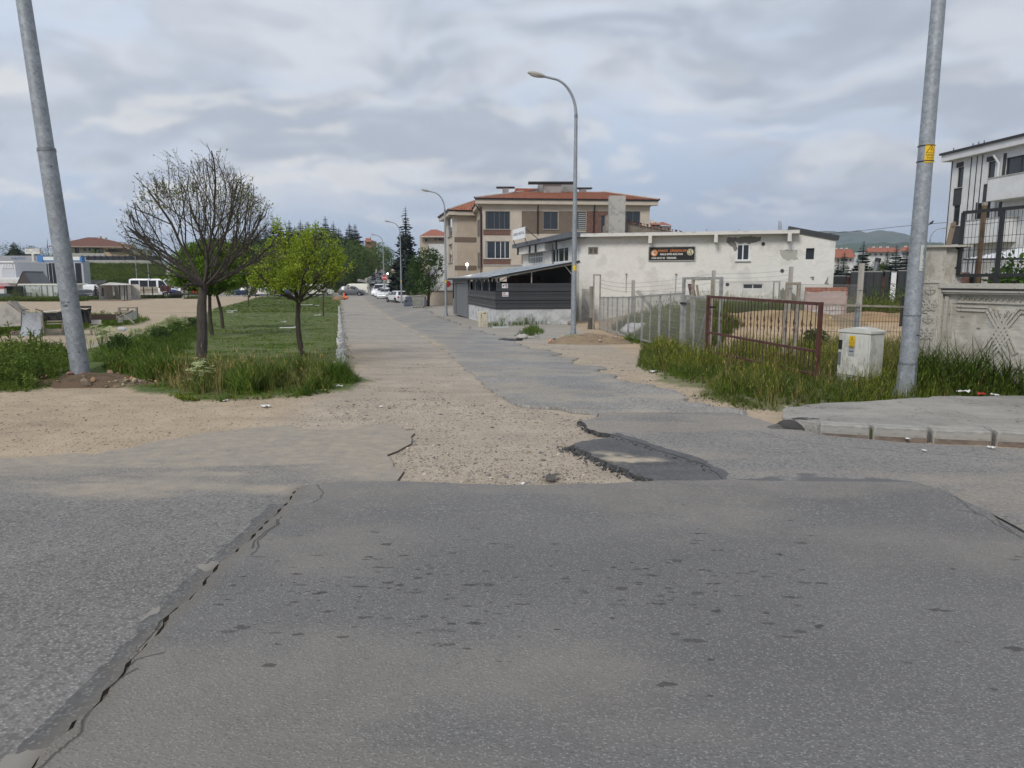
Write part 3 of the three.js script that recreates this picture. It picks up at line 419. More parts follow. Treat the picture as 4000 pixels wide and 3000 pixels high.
const rectZ = (pl, z) => (x0, y0, x1, y1) => { const a = pl.uv(z[0] + x0 / z[2], z[1] + (y0 + y1) / 2 / z[2]), b = pl.uv(z[0] + x1 / z[2], z[1] + (y0 + y1) / 2 / z[2]), m = (x0 + x1) / 2, t = pl.uv(z[0] + m / z[2], z[1] + y0 / z[2]), s = pl.uv(z[0] + m / z[2], z[1] + y1 / z[2]); return [a[0], s[1], b[0] - a[0], t[1] - s[1]]; };
function addWin(o, pl, [u, y, w, h], { frame = M.frameGrey, glass = M.glass, vs = [0.5], hs = [], fw = 0.06, back = 0.10, sill = null, label } = {}) {
const f = [bx(w, fw, 0.07, u + w / 2, y, -back), bx(w, fw, 0.07, u + w / 2, y + h - fw, -back), bx(fw, h - 2 * fw, 0.07, u + fw / 2, y + fw, -back), bx(fw, h - 2 * fw, 0.07, u + w - fw / 2, y + fw, -back)];
for (const v of vs) f.push(bx(fw, h - 2 * fw, 0.064, u + w * v, y + fw, -back)); for (const v of hs) f.push(bx(w - 2 * fw, fw, 0.06, u + w / 2, y + h * v, -back));
const m = PW(o, pl, 'window', merge(f), frame, label); const e = [0, ...vs, 1];
for (let i = 1; i < e.length; i++) P(m, 'pane', bx(w * (e[i] - e[i - 1]) - fw * 0.5, h - fw, 0.012, u + w * (e[i] + e[i - 1]) / 2, y + fw / 2, -back - 0.01), glass);
if (sill) P(m, 'sill', bx(w + 0.16, 0.05, 0.2, u + w / 2, y - 0.05, 0.02), sill);
return m;
}
function gutterRoofTiles(o, name, a, b, c, d, tw, th, mats, seed, nParts) {
const r = rng(seed), e1 = b.clone().sub(a), up = d.clone().sub(a); const rows = Math.max(3, Math.round(up.length() / th)); let k = 0; const rest = [[], []];
const n = e1.clone().cross(up).normalize(); if (n.y < 0) n.negate();
const geo = new THREE.CylinderGeometry(tw * 0.52, tw * 0.46, th * 1.14, 5, 1, true, -Math.PI / 2, Math.PI); geo.scale(1, 1, 0.45);
for (let j = 0; j < rows; j++) {
const t = (j + 0.5) / rows, A = a.clone().lerp(d, t), B = b.clone().lerp(c, t), L = A.distanceTo(B), m = Math.max(1, Math.floor(L / tw)); const x = B.clone().sub(A).normalize(), y = n.clone().cross(x).normalize(); if (y.y < 0) y.negate(); const z = x.clone().cross(y);
for (let i = 0; i < m; i++) { const p = A.clone().addScaledVector(x, (i + 0.5) * L / m).addScaledVector(z, 0.02 + r() * 0.012).add(o.userData.off ?? V(0, 0, 0)); const q = new THREE.Matrix4().makeBasis(x, y, z).setPosition(p); q.multiply(new THREE.Matrix4().makeRotationX(-0.05)); if (k < nParts && ((j * 7 + i * 3) % 4 === 0 || true) && j < 4) { const g = P(o, 'roof_tile', geo, mats[(r() * mats.length) | 0]); g.applyMatrix4(q); k++; } else rest[r() < 0.6 ? 0 : 1].push(q); }
}
rest.forEach((list, i) => { if (!list.length) return; const im = new THREE.InstancedMesh(geo, mats[i], list.length); list.forEach((q, k) => im.setMatrixAt(k, q)); im.name = 'roof_tiles'; im.userData.kind = 'stuff'; sh(im); o.add(im); });
}
// -- apartment house
{
const p0 = onG(1885, 75), p1 = onG(2531, 76.5), w0 = onG(1777, 82), w1 = onG(1867, 82.6), z4 = [1650, 650, 2.212];
const o = thing('apartment_house', 'beige three storey apartment house with clay tile roof and brick panels', 'building', V(p0.x, -1.2, p0.z));
const F1 = plane(p0, p1), R = rectZ(F1, z4), FW = plane(w0, w1), RW = rectZ(FW, z4), side = plane(V(w0.x - 0.22 * 9, 0, w0.z - 0.976 * 9), w0), ret = plane(V(w1.x - 0.15, 0, w1.z - 0.1), p0);
const top = 9.35, base = -1.2;
const wins = { a: R(545, 388, 757, 543), b: R(545, 645, 757, 797), c: R(1048, 390, 1172, 543), d: R(1295, 390, 1412, 543), e: R(1543, 425, 1578, 575), f: R(1700, 388, 1882, 520) };
const shift = ([u, y, w, h]) => [u, y - base, w, h];
const wall = wallHoles(F1.L, top - base, 0.3, Object.values(wins).map(shift)); wall.translate(0, base, 0); PW(o, F1, 'wall', wall, M.beigeLight);
PW(o, F1, 'inner_wall', bx(F1.L, top - base, 0.1, F1.L / 2, base, -2.6), M.brown);
addWin(o, F1, wins.a, { vs: [0.06, 0.36, 0.58, 0.78], back: 0.14, sill: M.concrete }); addWin(o, F1, wins.b, { frame: M.frameWhite, glass: M.glass, vs: [0.06, 0.4, 0.62, 0.8], hs: [], back: 0.14, sill: M.concrete, label: 'unfinished window with white tape on its frames' }); addWin(o, F1, wins.c, { vs: [0.5], sill: M.concrete }); addWin(o, F1, wins.d, { vs: [0.4], sill: M.concrete }); addWin(o, F1, wins.e, { vs: [] }); addWin(o, F1, wins.f, { vs: [0.33, 0.66] });
const [du, dy, dw, dh] = wins.d; for (let k = 0; k < 8; k++) PW(o, F1, 'blind_slat', bx(dw * 0.5, dh * 0.07, 0.01, du + dw * 0.7, dy + 0.1 + k * dh * 0.115, -0.06), M.curtain);
const panel = (name, rr, mat, out = 0.03) => PW(o, F1, name, bx(rr[2], rr[3], out, rr[0] + rr[2] / 2, rr[1], out / 2 + 0.003), mat);
panel('brick_panel', R(525, 546, 760, 592), M.brickwork, 0.06); panel('brick_panel', R(525, 800, 760, 848), M.brickwork, 0.06);
panel('brown_panel', R(858, 387, 1046, 580), M.brown); panel('brown_panel', R(1176, 387, 1292, 580), M.brown); panel('brown_panel', R(1046, 547, 1176, 580), M.brown);
panel('brick_panel', R(1416, 388, 1541, 578), M.brickwork, 0.05); panel('brick_panel', R(1580, 388, 1606, 578), M.brickwork, 0.05); panel('brick_panel', R(858, 715, 902, 840), M.brickwork, 0.05); panel('brick_panel', R(1541, 388, 1580, 423), M.brickwork, 0.05);
panel('floor_band', R(525, 848, 1605, 858), M.concrete, 0.08);
const rw = wallHoles(ret.L, top - base, 0.25, []); rw.translate(0, base, 0); PW(o, ret, 'wall', rw, M.beige);
for (const yy of [6.4, 2.9]) addWin(o, ret, [ret.L * 0.35, yy, ret.L * 0.22, 1.7], { vs: [], back: -0.04 });
PW(o, ret, 'brick_panel', bx(ret.L * 0.3, 8, 0.05, ret.L * 0.84, 1.2, 0.03), M.brickwork);
const ww = wallHoles(FW.L, top - 0.5 - base, 0.3, []); ww.translate(0, base, 0); PW(o, FW, 'wall', ww, M.beige);
const wp = (rr, mat) => PW(o, FW, 'brown_band', bx(rr[2], rr[3], 0.03, rr[0] + rr[2] / 2, rr[1], 0.018), mat); { const b1 = RW(285, 612, 478, 655), b2 = RW(290, 857, 478, 897); b1[0] = b2[0] = 0; b1[2] = b2[2] = FW.L; wp(b1, M.brown); wp(b2, M.brown); }
PW(o, FW, 'plinth', bx(FW.L + 0.1, 3.0, 0.06, FW.L / 2, base, 0.04), M.greyWall);
const RS = rectZ(side, z4), bal = [RS(232, 425, 272, 603), RS(238, 665, 279, 830)].map(([u, y, w, h]) => [side.L - 5.2, y, 3.4, h]);
const sw = wallHoles(side.L, top - 0.5 - base, 0.3, bal.map(shift)); sw.translate(0, base, 0); PW(o, side, 'wall', sw, M.beigeLight);
for (const [u, y, w, h] of bal) { PW(o, side, 'balcony_back', bx(w + 0.6, h + 0.3, 0.1, u + w / 2, y - 0.1, -1.3), M.greyWall); PW(o, side, 'balcony_floor', bx(w, 0.12, 1.2, u + w / 2, y - 0.12, -0.62), M.concrete); const rl = PW(o, side, 'balcony_railing', bx(w, 0.95, 0.02, u + w / 2, y + 0.05, -0.12), M.glassDark); P(rl, 'handrail', bx(w, 0.05, 0.06, u + w / 2, y + 1.0, -0.12), M.darkMetal); PW(o, side, 'balcony_door', bx(1.3, 2.0, 0.04, u + w * 0.6, y, -1.22), M.glass); PW(o, side, 'sill', bx(w + 0.3, 0.06, 0.3, u + w / 2, y - 0.02, 0.02), M.concrete); }
PW(o, side, 'banner', bx(0.9, 1.6, 0.02, bal[1][0] + 2.4, bal[1][1] - 0.1, -0.02), print(64, 128, (x) => { x.fillStyle = '#c9c2c4'; x.fillRect(0, 0, 64, 128); x.fillStyle = '#8d2f45'; x.fillRect(4, 4, 56, 34); x.fillStyle = '#b3566a'; for (let i = 0; i < 4; i++) x.fillRect(8, 46 + i * 20, 48, 11); }));
PW(o, side, 'plinth', bx(side.L + 0.1, 3.0, 0.06, side.L / 2, base, 0.04), M.greyWall);
const eave = (pl, u0, u1, y, out, h = 0.42) => { PW(o, pl, 'fascia', bx(u1 - u0, h, out, (u0 + u1) / 2, y, out / 2 - 0.05), M.beigeLight); PW(o, pl, 'gutter', bx(u1 - u0 + 0.05, 0.12, 0.14, (u0 + u1) / 2, y + h, out), M.darkMetal); };
eave(F1, -0.7, F1.L + 0.7, top, 0.7); eave(FW, -0.7, FW.L, top - 0.5, 0.7); eave(side, 0, side.L + 0.7, top - 0.5, 0.7); eave(ret, 0, ret.L, top - 0.2, 0.5);
for (const [x, y0, y1] of [[512, 345, 880], [1000, 340, 585], [1485, 340, 576]]) { const r = R(x - 5, y0, x + 5, y1); PW(o, F1, 'downpipe', tube([V(r[0], r[1], 0.12), V(r[0], r[1] + r[3] - 0.6, 0.12), V(r[0] - (x > 600 ? 0 : 0.5), r[1] + r[3], 0.55)], 0.07, 8), M.darkMetal); }
const ey = top + 0.5, E = (u, out) => F1.pt(u, ey, out).sub(o.position); o.userData.off = V(0, 0, 0);
const A = E(-0.8, 0.75), B = E(F1.L + 0.8, 0.75), ridge = (x, y, d) => at(z4[0] + x / z4[2], z4[1] + y / z4[2], d).sub(o.position);
const Cc = ridge(1560, 238, 81), Dd = ridge(870, 224, 81); Cc.y = Dd.y;
const roof = P(o, 'roof', quads([[A, B, Cc, Dd]]), M.clay3);
const B2 = B.clone().add(V(0.6, 0, -12)), A2 = A.clone().add(V(0, 0, -12)); P(o, 'roof', quads([[B, B2, Cc.clone().add(V(0.1, 0, -3)), Cc], [A2, A, Dd, Dd.clone().add(V(0, 0, -3))]]), M.clay);
gutterRoofTiles(roof, 'tile', A, B, Cc, Dd, 0.30, 0.36, [M.clay, M.clay2, M.clay3], 4, 290);
for (const [s, e] of [[A, Dd], [B, Cc]]) P(roof, 'hip_ridge', tube([s.clone().add(V(0, 0.08, 0)), e.clone().add(V(0, 0.08, 0))], 0.12, 6), M.concrete);
const wy = top - 0.0, wA = FW.pt(-0.8, wy, 0.8).sub(o.position), wB = FW.pt(FW.L + 0.9, wy, 0.8).sub(o.position), wC = ridge(575, 290, 88), wD = ridge(485, 290, 88), sA = side.pt(0, wy, 0.8).sub(o.position);
const wr = P(o, 'roof', quads([[wA, wB, wC, wD], [sA, wA, wD, wD.clone().add(V(-1, 0, -6))]]), M.clay3); gutterRoofTiles(wr, 'tile', wA, wB, wC, wD, 0.3, 0.36, [M.clay, M.clay2], 9, 0); P(wr, 'hip_ridge', tube([wA.clone().add(V(0, 0.06, 0)), wD.clone().add(V(0, 0.06, 0))], 0.12, 6), M.concrete); gutterRoofTiles(wr, 'tile', sA, wA, wD, wD.clone().add(V(-1, 0, -6)), 0.3, 0.36, [M.clay, M.clay2], 19, 0);
const blk = (name, x0, y0, x1, y1, d, dep, mat) => { const a = at(z4[0] + x0 / z4[2], z4[1] + y1 / z4[2], d), b = at(z4[0] + x1 / z4[2], z4[1] + y0 / z4[2], d); return P(o, name, bx(b.x - a.x, b.y - a.y + 1.2, dep), mat, V((a.x + b.x) / 2, a.y - 1.2, a.z - dep / 2).sub(o.position)); };
blk('chimney', 692, 182, 745, 262, 79, 0.9, M.greyWall); P(o, 'chimney_cap', bx(2.0, 0.1, 1.1), M.darkMetal, at(z4[0] + 718 / z4[2], z4[1] + 183 / z4[2], 79).sub(o.position).add(V(0, 0, -0.45))); blk('chimney', 1362, 190, 1418, 238, 81.5, 0.9, M.greyWall); P(o, 'chimney_cap', bx(2.0, 0.1, 1.1), M.darkMetal, at(z4[0] + 1390 / z4[2], z4[1] + 190 / z4[2], 81.5).sub(o.position).add(V(0, 0, -0.45)));
blk('dormer', 1046, 152, 1200, 238, 80, 3, M.greyWall); const dc = at(z4[0] + 1123 / z4[2], z4[1] + 152 / z4[2], 80).sub(o.position); P(o, 'dormer_cap', bx(5.3, 0.18, 1.2), M.darkMetal, dc.clone().add(V(0, 0.05, -0.3))); blk('stair_tower', 1000, 155, 1310, 240, 83.2, 4, M.greyWall); blk('attic_wall', 800, 190, 1000, 240, 83, 4, M.greyWall);
P(o, 'attic_coping', quads([[ridge(778, 240, 82.9), ridge(810, 188, 82.9), ridge(1000, 192, 82.9), ridge(1000, 198, 82.9)]]), M.clay3);
P(o, 'back_block', bx(F1.L - 0.8, top - base - 0.4, 8, F1.L / 2, 0, -7), M.beige);
}
// -- white washed workshop
{
const A = onG(2262, 46), B = onG(3255, 42), A2 = V(A.x - 0.22 * 15.5, 0, A.z - 0.976 * 15.5), z5 = [2200, 850, 2.011], z4 = [1650, 650, 2.212];
const o = thing('workshop_building', 'long white rendered workshop with flat concrete eaves and peeling plaster', 'building', V(A.x, -1.2, A.z));
const Fp = plane(A, B), R = rectZ(Fp, z5), base = -1.2, sh_ = ([u, y, w, h]) => [u, y - base, w, h];
const uSlab = Fp.uv(3105, 905)[0], top = 4.3;
const w2 = R(1362, 207, 1465, 338), w3 = R(1906, 240, 1972, 328), w4 = R(1410, 520, 1570, 562), w1 = R(196, 232, 274, 290);
const g1 = wallHoles(uSlab, top - base, 0.3, [w2, w4, w1].map(sh_)); g1.translate(0, base, 0);
const wallMat = std([0.80, 0.785, 0.75], 0.95, 0, { ...bump(0.9, 0.03), map: tex(1024, 1024, (u, v) => { const n = fbm(u * 7, v * 7, 5, 7), k = fbm(u * 34, v * 34, 3, 34), st = fbm(u * 17, v * 6, 4, 0); let s = 0.95 + 0.10 * (k - 0.5) + 0.12 * (n - 0.5); s -= 0.16 * sst(0.5, 0.72, n); return mix3([s, s * 0.985, s * 0.955], [0.72, 0.64, 0.54], 0.35 * sst(0.60, 0.75, fbm(u * 5 + 0, v * 9, 4, 1))); }, true, 5.5) });
PW(o, Fp, 'front_wall', g1, wallMat);
const yR = Fp.uv(3262, 932)[1], yL = Fp.uv(3110, 902)[1]; const s3 = new THREE.Shape([[uSlab, base], [Fp.L, base], [Fp.L, yR], [uSlab, yL]].map((p) => new THREE.Vector2(...p))); { const [u, y, w, h] = w3; s3.holes.push(new THREE.Path([[u, y], [u, y + h], [u + w, y + h], [u + w, y]].map((p) => new THREE.Vector2(...p)))); } const g3 = new THREE.ExtrudeGeometry(s3, { depth: 0.3, bevelEnabled: false }); g3.translate(0, 0, -0.3); PW(o, Fp, 'front_wall', g3, wallMat);
PW(o, Fp, 'verge_flashing', sbar(V(uSlab - 0.4, yL + 0.14, 0.05), V(Fp.L + 0.15, yR + 0.02, 0.05), 0.08, 0.3), M.anthracite);
PW(o, Fp, 'inner_wall', bx(Fp.L - 0.4, 5, 0.1, Fp.L / 2, base, -1.6), M.concreteDark);
PW(o, Fp, 'roof_slab', bx(uSlab + 0.3, 0.2, 1.3, uSlab / 2 + 0.05, 4.3, 0.0), M.offwhite);
PW(o, Fp, 'roof_deck', bx(uSlab, 0.1, 9, uSlab / 2, 4.35, -5), M.concrete); PW(o, Fp, 'end_wall', bx(0.3, yR - base - 0.1, 9, Fp.L - 0.152, base, -4.85), wallMat);
PW(o, Fp, 'roof_sheet', quads([[V(uSlab - 0.4, yL + 0.1, 0.1), V(Fp.L + 0.2, yR, 0.1), V(Fp.L + 0.2, yR, -9), V(uSlab - 0.4, yL + 0.1, -9)]]), M.anthracite);
for (const x of [105, 690, 1200, 1770]) { const u = Fp.uv(z5[0] + x / z5[2], 935)[0]; PW(o, Fp, 'eave_bracket', extr([[0, 0], [0.62, 0], [0.62, 0.22], [0, 0.48]].map(([a, b]) => [a, -b]), 0.2).rotateY(-Math.PI / 2).translate(u + 0.1, 4.3, 0), M.offwhite); PW(o, Fp, 'bracket_end', bx(0.21, 0.46, 0.06, u, 3.85, 0.64), M.offwhite); }
addWin(o, Fp, w2, { frame: M.frameWhite, vs: [0.48], fw: 0.07, back: 0.06, sill: M.white }); addWin(o, Fp, w4, { frame: M.frameWhite, vs: [0.5], fw: 0.05, back: 0.1 }); addWin(o, Fp, w1, { frame: M.concreteDark, vs: [0.5], glass: std([0.10, 0.085, 0.06], 0.8), fw: 0.08, back: 0.08 });
const m3 = addWin(o, Fp, w3, { frame: M.black, vs: [0.35, 0.7], fw: 0.03, back: 0.2 });
const pu = (pts, mat, out = 0.006, name = 'bare_plaster') => PW(o, Fp, name, extr(rough(pts.map(([x, y]) => Fp.uv(z5[0] + x / z5[2], z5[1] + y / z5[2])), 0.12, 0.1, pts.length * 7 + 3), out), mat);
pu([[1288, 160], [1330, 152], [1360, 205], [1362, 258], [1325, 238], [1290, 195]], M.concreteDark); pu([[1338, 152], [1560, 152], [1530, 185], [1480, 203], [1366, 202]], M.concreteDark); pu([[1700, 590], [1722, 555], [1750, 580], [1758, 640], [1705, 650]], M.concreteDark); pu([[1790, 585], [1830, 600], [1838, 650], [1792, 650]], M.concreteDark); pu([[1935, 468], [1965, 465], [1968, 490], [1945, 492]], M.concreteDark); pu([[2055, 505], [2085, 460], [2088, 522], [2050, 522]], M.concreteDark); pu([[1700, 250], [1830, 255], [1850, 330], [1760, 345], [1705, 300]], M.concrete, 0.004, 'faded_patch');
for (const x of [1571, 1290, 1720]) { const [u, y] = Fp.uv(z5[0] + x / z5[2], z5[1] + (x === 1571 ? 207 : x === 1290 ? 525 : 418) / z5[2]); PW(o, Fp, 'pipe_hole', new THREE.CylinderGeometry(0.11, 0.11, 0.04, 12).rotateX(Math.PI / 2).translate(u, y, 0.01), M.black); }
for (const x of [497, 887]) { const [u, y] = Fp.uv(z5[0] + x / z5[2], z5[1] + 440 / z5[2]); const q = PW(o, Fp, 'wall_tap', merge([bar(V(u, y, 0), V(u, y, 0.1), 0.02), bar(V(u - 0.08, y - 0.05, 0.1), V(u + 0.08, y - 0.05, 0.1), 0.015), bar(V(u, y, 0.06), V(u, y - 1.2, 0.03), 0.012)]), M.darkMetal); }
for (const [x, y] of [[1123, 90], [1377, 92], [1690, 28], [1700, 24]]) { const a = at(z5[0] + x / z5[2], z5[1] + 118 / z5[2], 48), b = at(z5[0] + (x + 4) / z5[2], z5[1] + y / z5[2], 48); P(o, 'rebar', merge([bar(a.clone().sub(o.position), b.clone().sub(o.position), 0.015), bar(a.clone().sub(o.position).add(V(0.15, 0, 0)), b.clone().sub(o.position).add(V(0.08, -0.1, 0)), 0.013)]), M.rusty); }
const Sp = plane(A2, A), RS = rectZ(Sp, z4), a = RS(912, 715, 1038, 838), b = RS(1108, 700, 1260, 830);
const gs = wallHoles(Sp.L, 4.3 - base, 0.3, [a, b].map(sh_)); gs.translate(0, base, 0); PW(o, Sp, 'street_wall', gs, wallMat);
addWin(o, Sp, a, { frame: M.frameWhite, vs: [0.16, 0.33, 0.5, 0.66, 0.83], hs: [0.42], fw: 0.06, glass: M.curtain, back: 0.08, label: 'barred window with frosted panes' }); addWin(o, Sp, b, { frame: M.frameWhite, vs: [0.28, 0.45, 0.75], fw: 0.08, back: 0.06, glass: M.glass });
PW(o, Sp, 'eave', bx(Sp.L + 0.9, 0.32, 1.2, Sp.L / 2 + 0.2, 4.28, 0.25), std([0.13, 0.14, 0.16], 0.7, 0, { map: grain('stain', 2) })); PW(o, Sp, 'soffit_box', bx(Sp.L * 0.55, 0.55, 0.5, Sp.L * 0.3, 3.72, 0.26), wallMat); for (const f of [0.04, 0.3, 0.42, 0.78]) PW(o, Sp, 'eave_bracket', bx(0.3, 0.55, 0.08, Sp.L * f, 3.7, 0.56), M.black); PW(o, Sp, 'downpipe', tube([V(Sp.L * 0.62, 4.2, 0.1), V(Sp.L * 0.63, 2.2, 0.1)], 0.05, 6), M.zincDark);
const sg = R(675, 232, 1033, 335); const sb = thing('shop_sign', 'black wall sign with orange and white lettering on the white workshop', 'sign', Fp.pt(sg[0] + sg[2] / 2, sg[1], 0.05), Fp.ry);
P(sb, 'frame', merge([bx(sg[2] + 0.06, 0.05, 0.06, 0, -0.05), bx(sg[2] + 0.06, 0.05, 0.06, 0, sg[3]), bx(0.05, sg[3], 0.06, -sg[2] / 2 - 0.02), bx(0.05, sg[3], 0.06, sg[2] / 2 + 0.02)]), M.fenceGrey);
P(sb, 'board', plateUV(sg[2], sg[3]).translate(0, sg[3] / 2, 0.02), print(1024, 296, (x, w, h) => { x.fillStyle = '#15120f'; x.fillRect(0, 0, w, h); const ball = (cx, cy, r, c) => { x.fillStyle = c; x.beginPath(); x.arc(cx, cy, r, 0, 7); x.fill(); }; ball(118, 128, 76, '#c98a5c'); ball(118, 128, 48, '#e9e2d2'); ball(134, 124, 38, '#c98a5c'); ball(160, 118, 8, '#c98a5c'); x.fillStyle = '#cf7a3f'; x.font = 'bold 66px sans-serif'; x.fillText('KIRMIZI', 196, 104, 228); x.font = 'italic bold 70px sans-serif'; x.fillText('ŞİMŞEKLER', 468, 106, 384); x.fillStyle = '#efece4'; x.font = 'bold 58px sans-serif'; x.fillText('HALI-OTO-KOLTUK', 250, 180, 545); x.font = 'bold 50px sans-serif'; x.fillText('0 543 422 01 05', 62, 262, 300); x.font = 'bold 58px sans-serif'; x.fillText('YIKAMA', 400, 264, 235); ball(924, 116, 72, '#d7d0ab'); x.strokeStyle = '#1b1712'; x.lineWidth = 12; x.beginPath(); x.arc(924, 116, 52, 0.6, 5.2); x.stroke(); x.font = 'italic bold 110px serif'; x.fillStyle = '#1b1712'; x.fillText('S', 895, 154); }));
const rs = [at(1650 + 783 / 2.212, 650 + 640 / 2.212, 56), at(1650 + 887 / 2.212, 650 + 632 / 2.212, 52.5)], hp = at(1650 + 783 / 2.212, 650 + 562 / 2.212, 56).y - rs[0].y; const pl = plane(rs[0], rs[1]);
const ab = thing('roof_sign', 'white tilted roof board with black lettering above the grey eave', 'sign', rs[0]); PW(ab, pl, 'board', plateUV(pl.L, hp + 0.1).translate(pl.L / 2, rs[0].y + hp / 2 + 0.05, 0.03), print(512, 256, (x, w, h) => { x.fillStyle = '#e4e4e4'; x.fillRect(0, 0, w, h); x.fillStyle = '#22242a'; x.font = 'italic bold 96px sans-serif'; x.fillText('A', 24, 160); x.font = 'bold 92px sans-serif'; x.fillText('RBA METAL', 92, 160, 404); })); PW(ab, pl, 'backing', bx(pl.L, hp + 0.1, 0.04, pl.L / 2, rs[0].y, 0), M.cleanWhite); PW(ab, pl, 'strut', merge([bar(V(pl.L, rs[0].y + hp, 0), V(pl.L + 0.4, rs[0].y - 0.2, -1.0), 0.03), bar(V(0.1, rs[0].y, 0), V(0.1, rs[0].y - 0.45, -0.2), 0.03), bar(V(pl.L - 0.1, rs[0].y, 0), V(pl.L - 0.1, rs[0].y - 0.45, -0.2), 0.03)]), M.darkMetal);
}
{
const z4 = [1650, 650, 2.212], d = 58, q = (x, y) => { const v = at(z4[0] + x / z4[2], z4[1] + y / z4[2], d); return [v.x, v.y]; };
const o = thing('old_house', 'old mud plastered gable with worn clay tiles behind the white workshop', 'building', G(10, d));
const gb = extr([q(1640, 600), q(1640, 470), q(1705, 468), q(1850, 500), q(2020, 533), q(2215, 572), q(2260, 600)].map(([x, y]) => [x - 10, y - o.position.y]), 6); gb.translate(0, 0, -6); P(o, 'gable_wall', gb, std([0.30, 0.255, 0.21], 0.95, 0, { map: grain('stain', 2), ...bump(0.5, 0.03) }));
P(o, 'lower_wall', bx(13, 6, 5.8, 4.2, -0.2, -3.05), M.concreteDark);
const line = [[1705, 464], [1850, 496], [2020, 529], [2215, 568], [2262, 590]].map(([x, y]) => q(x, y)); for (let i = 0; i < 4; i++) { const a = line[i], b = line[i + 1], n = 6; for (let k = 0; k < n; k++) { const t = k / n, x = lerp(a[0], b[0], t) - 10, y = lerp(a[1], b[1], t) - o.position.y; P(o, 'verge_tile', new THREE.CylinderGeometry(0.1, 0.12, 0.36, 6, 1, true, 0, Math.PI).rotateX(Math.PI / 2).rotateY(0.3 * (k % 2)), M.clay3, [x, y + 0.02, 0.05]); } }
P(o, 'concrete_stack', bx(1.25, 3.2, 0.8), M.concrete, [q(1668, 480)[0] - 10, q(1668, 575)[1] - o.position.y - 0.4, 0.6]); P(o, 'stack_end', bx(0.5, 1.2, 0.5), M.rustyBeam, [q(1610, 500)[0] - 10, q(1610, 560)[1] - o.position.y, 0.3]);
}
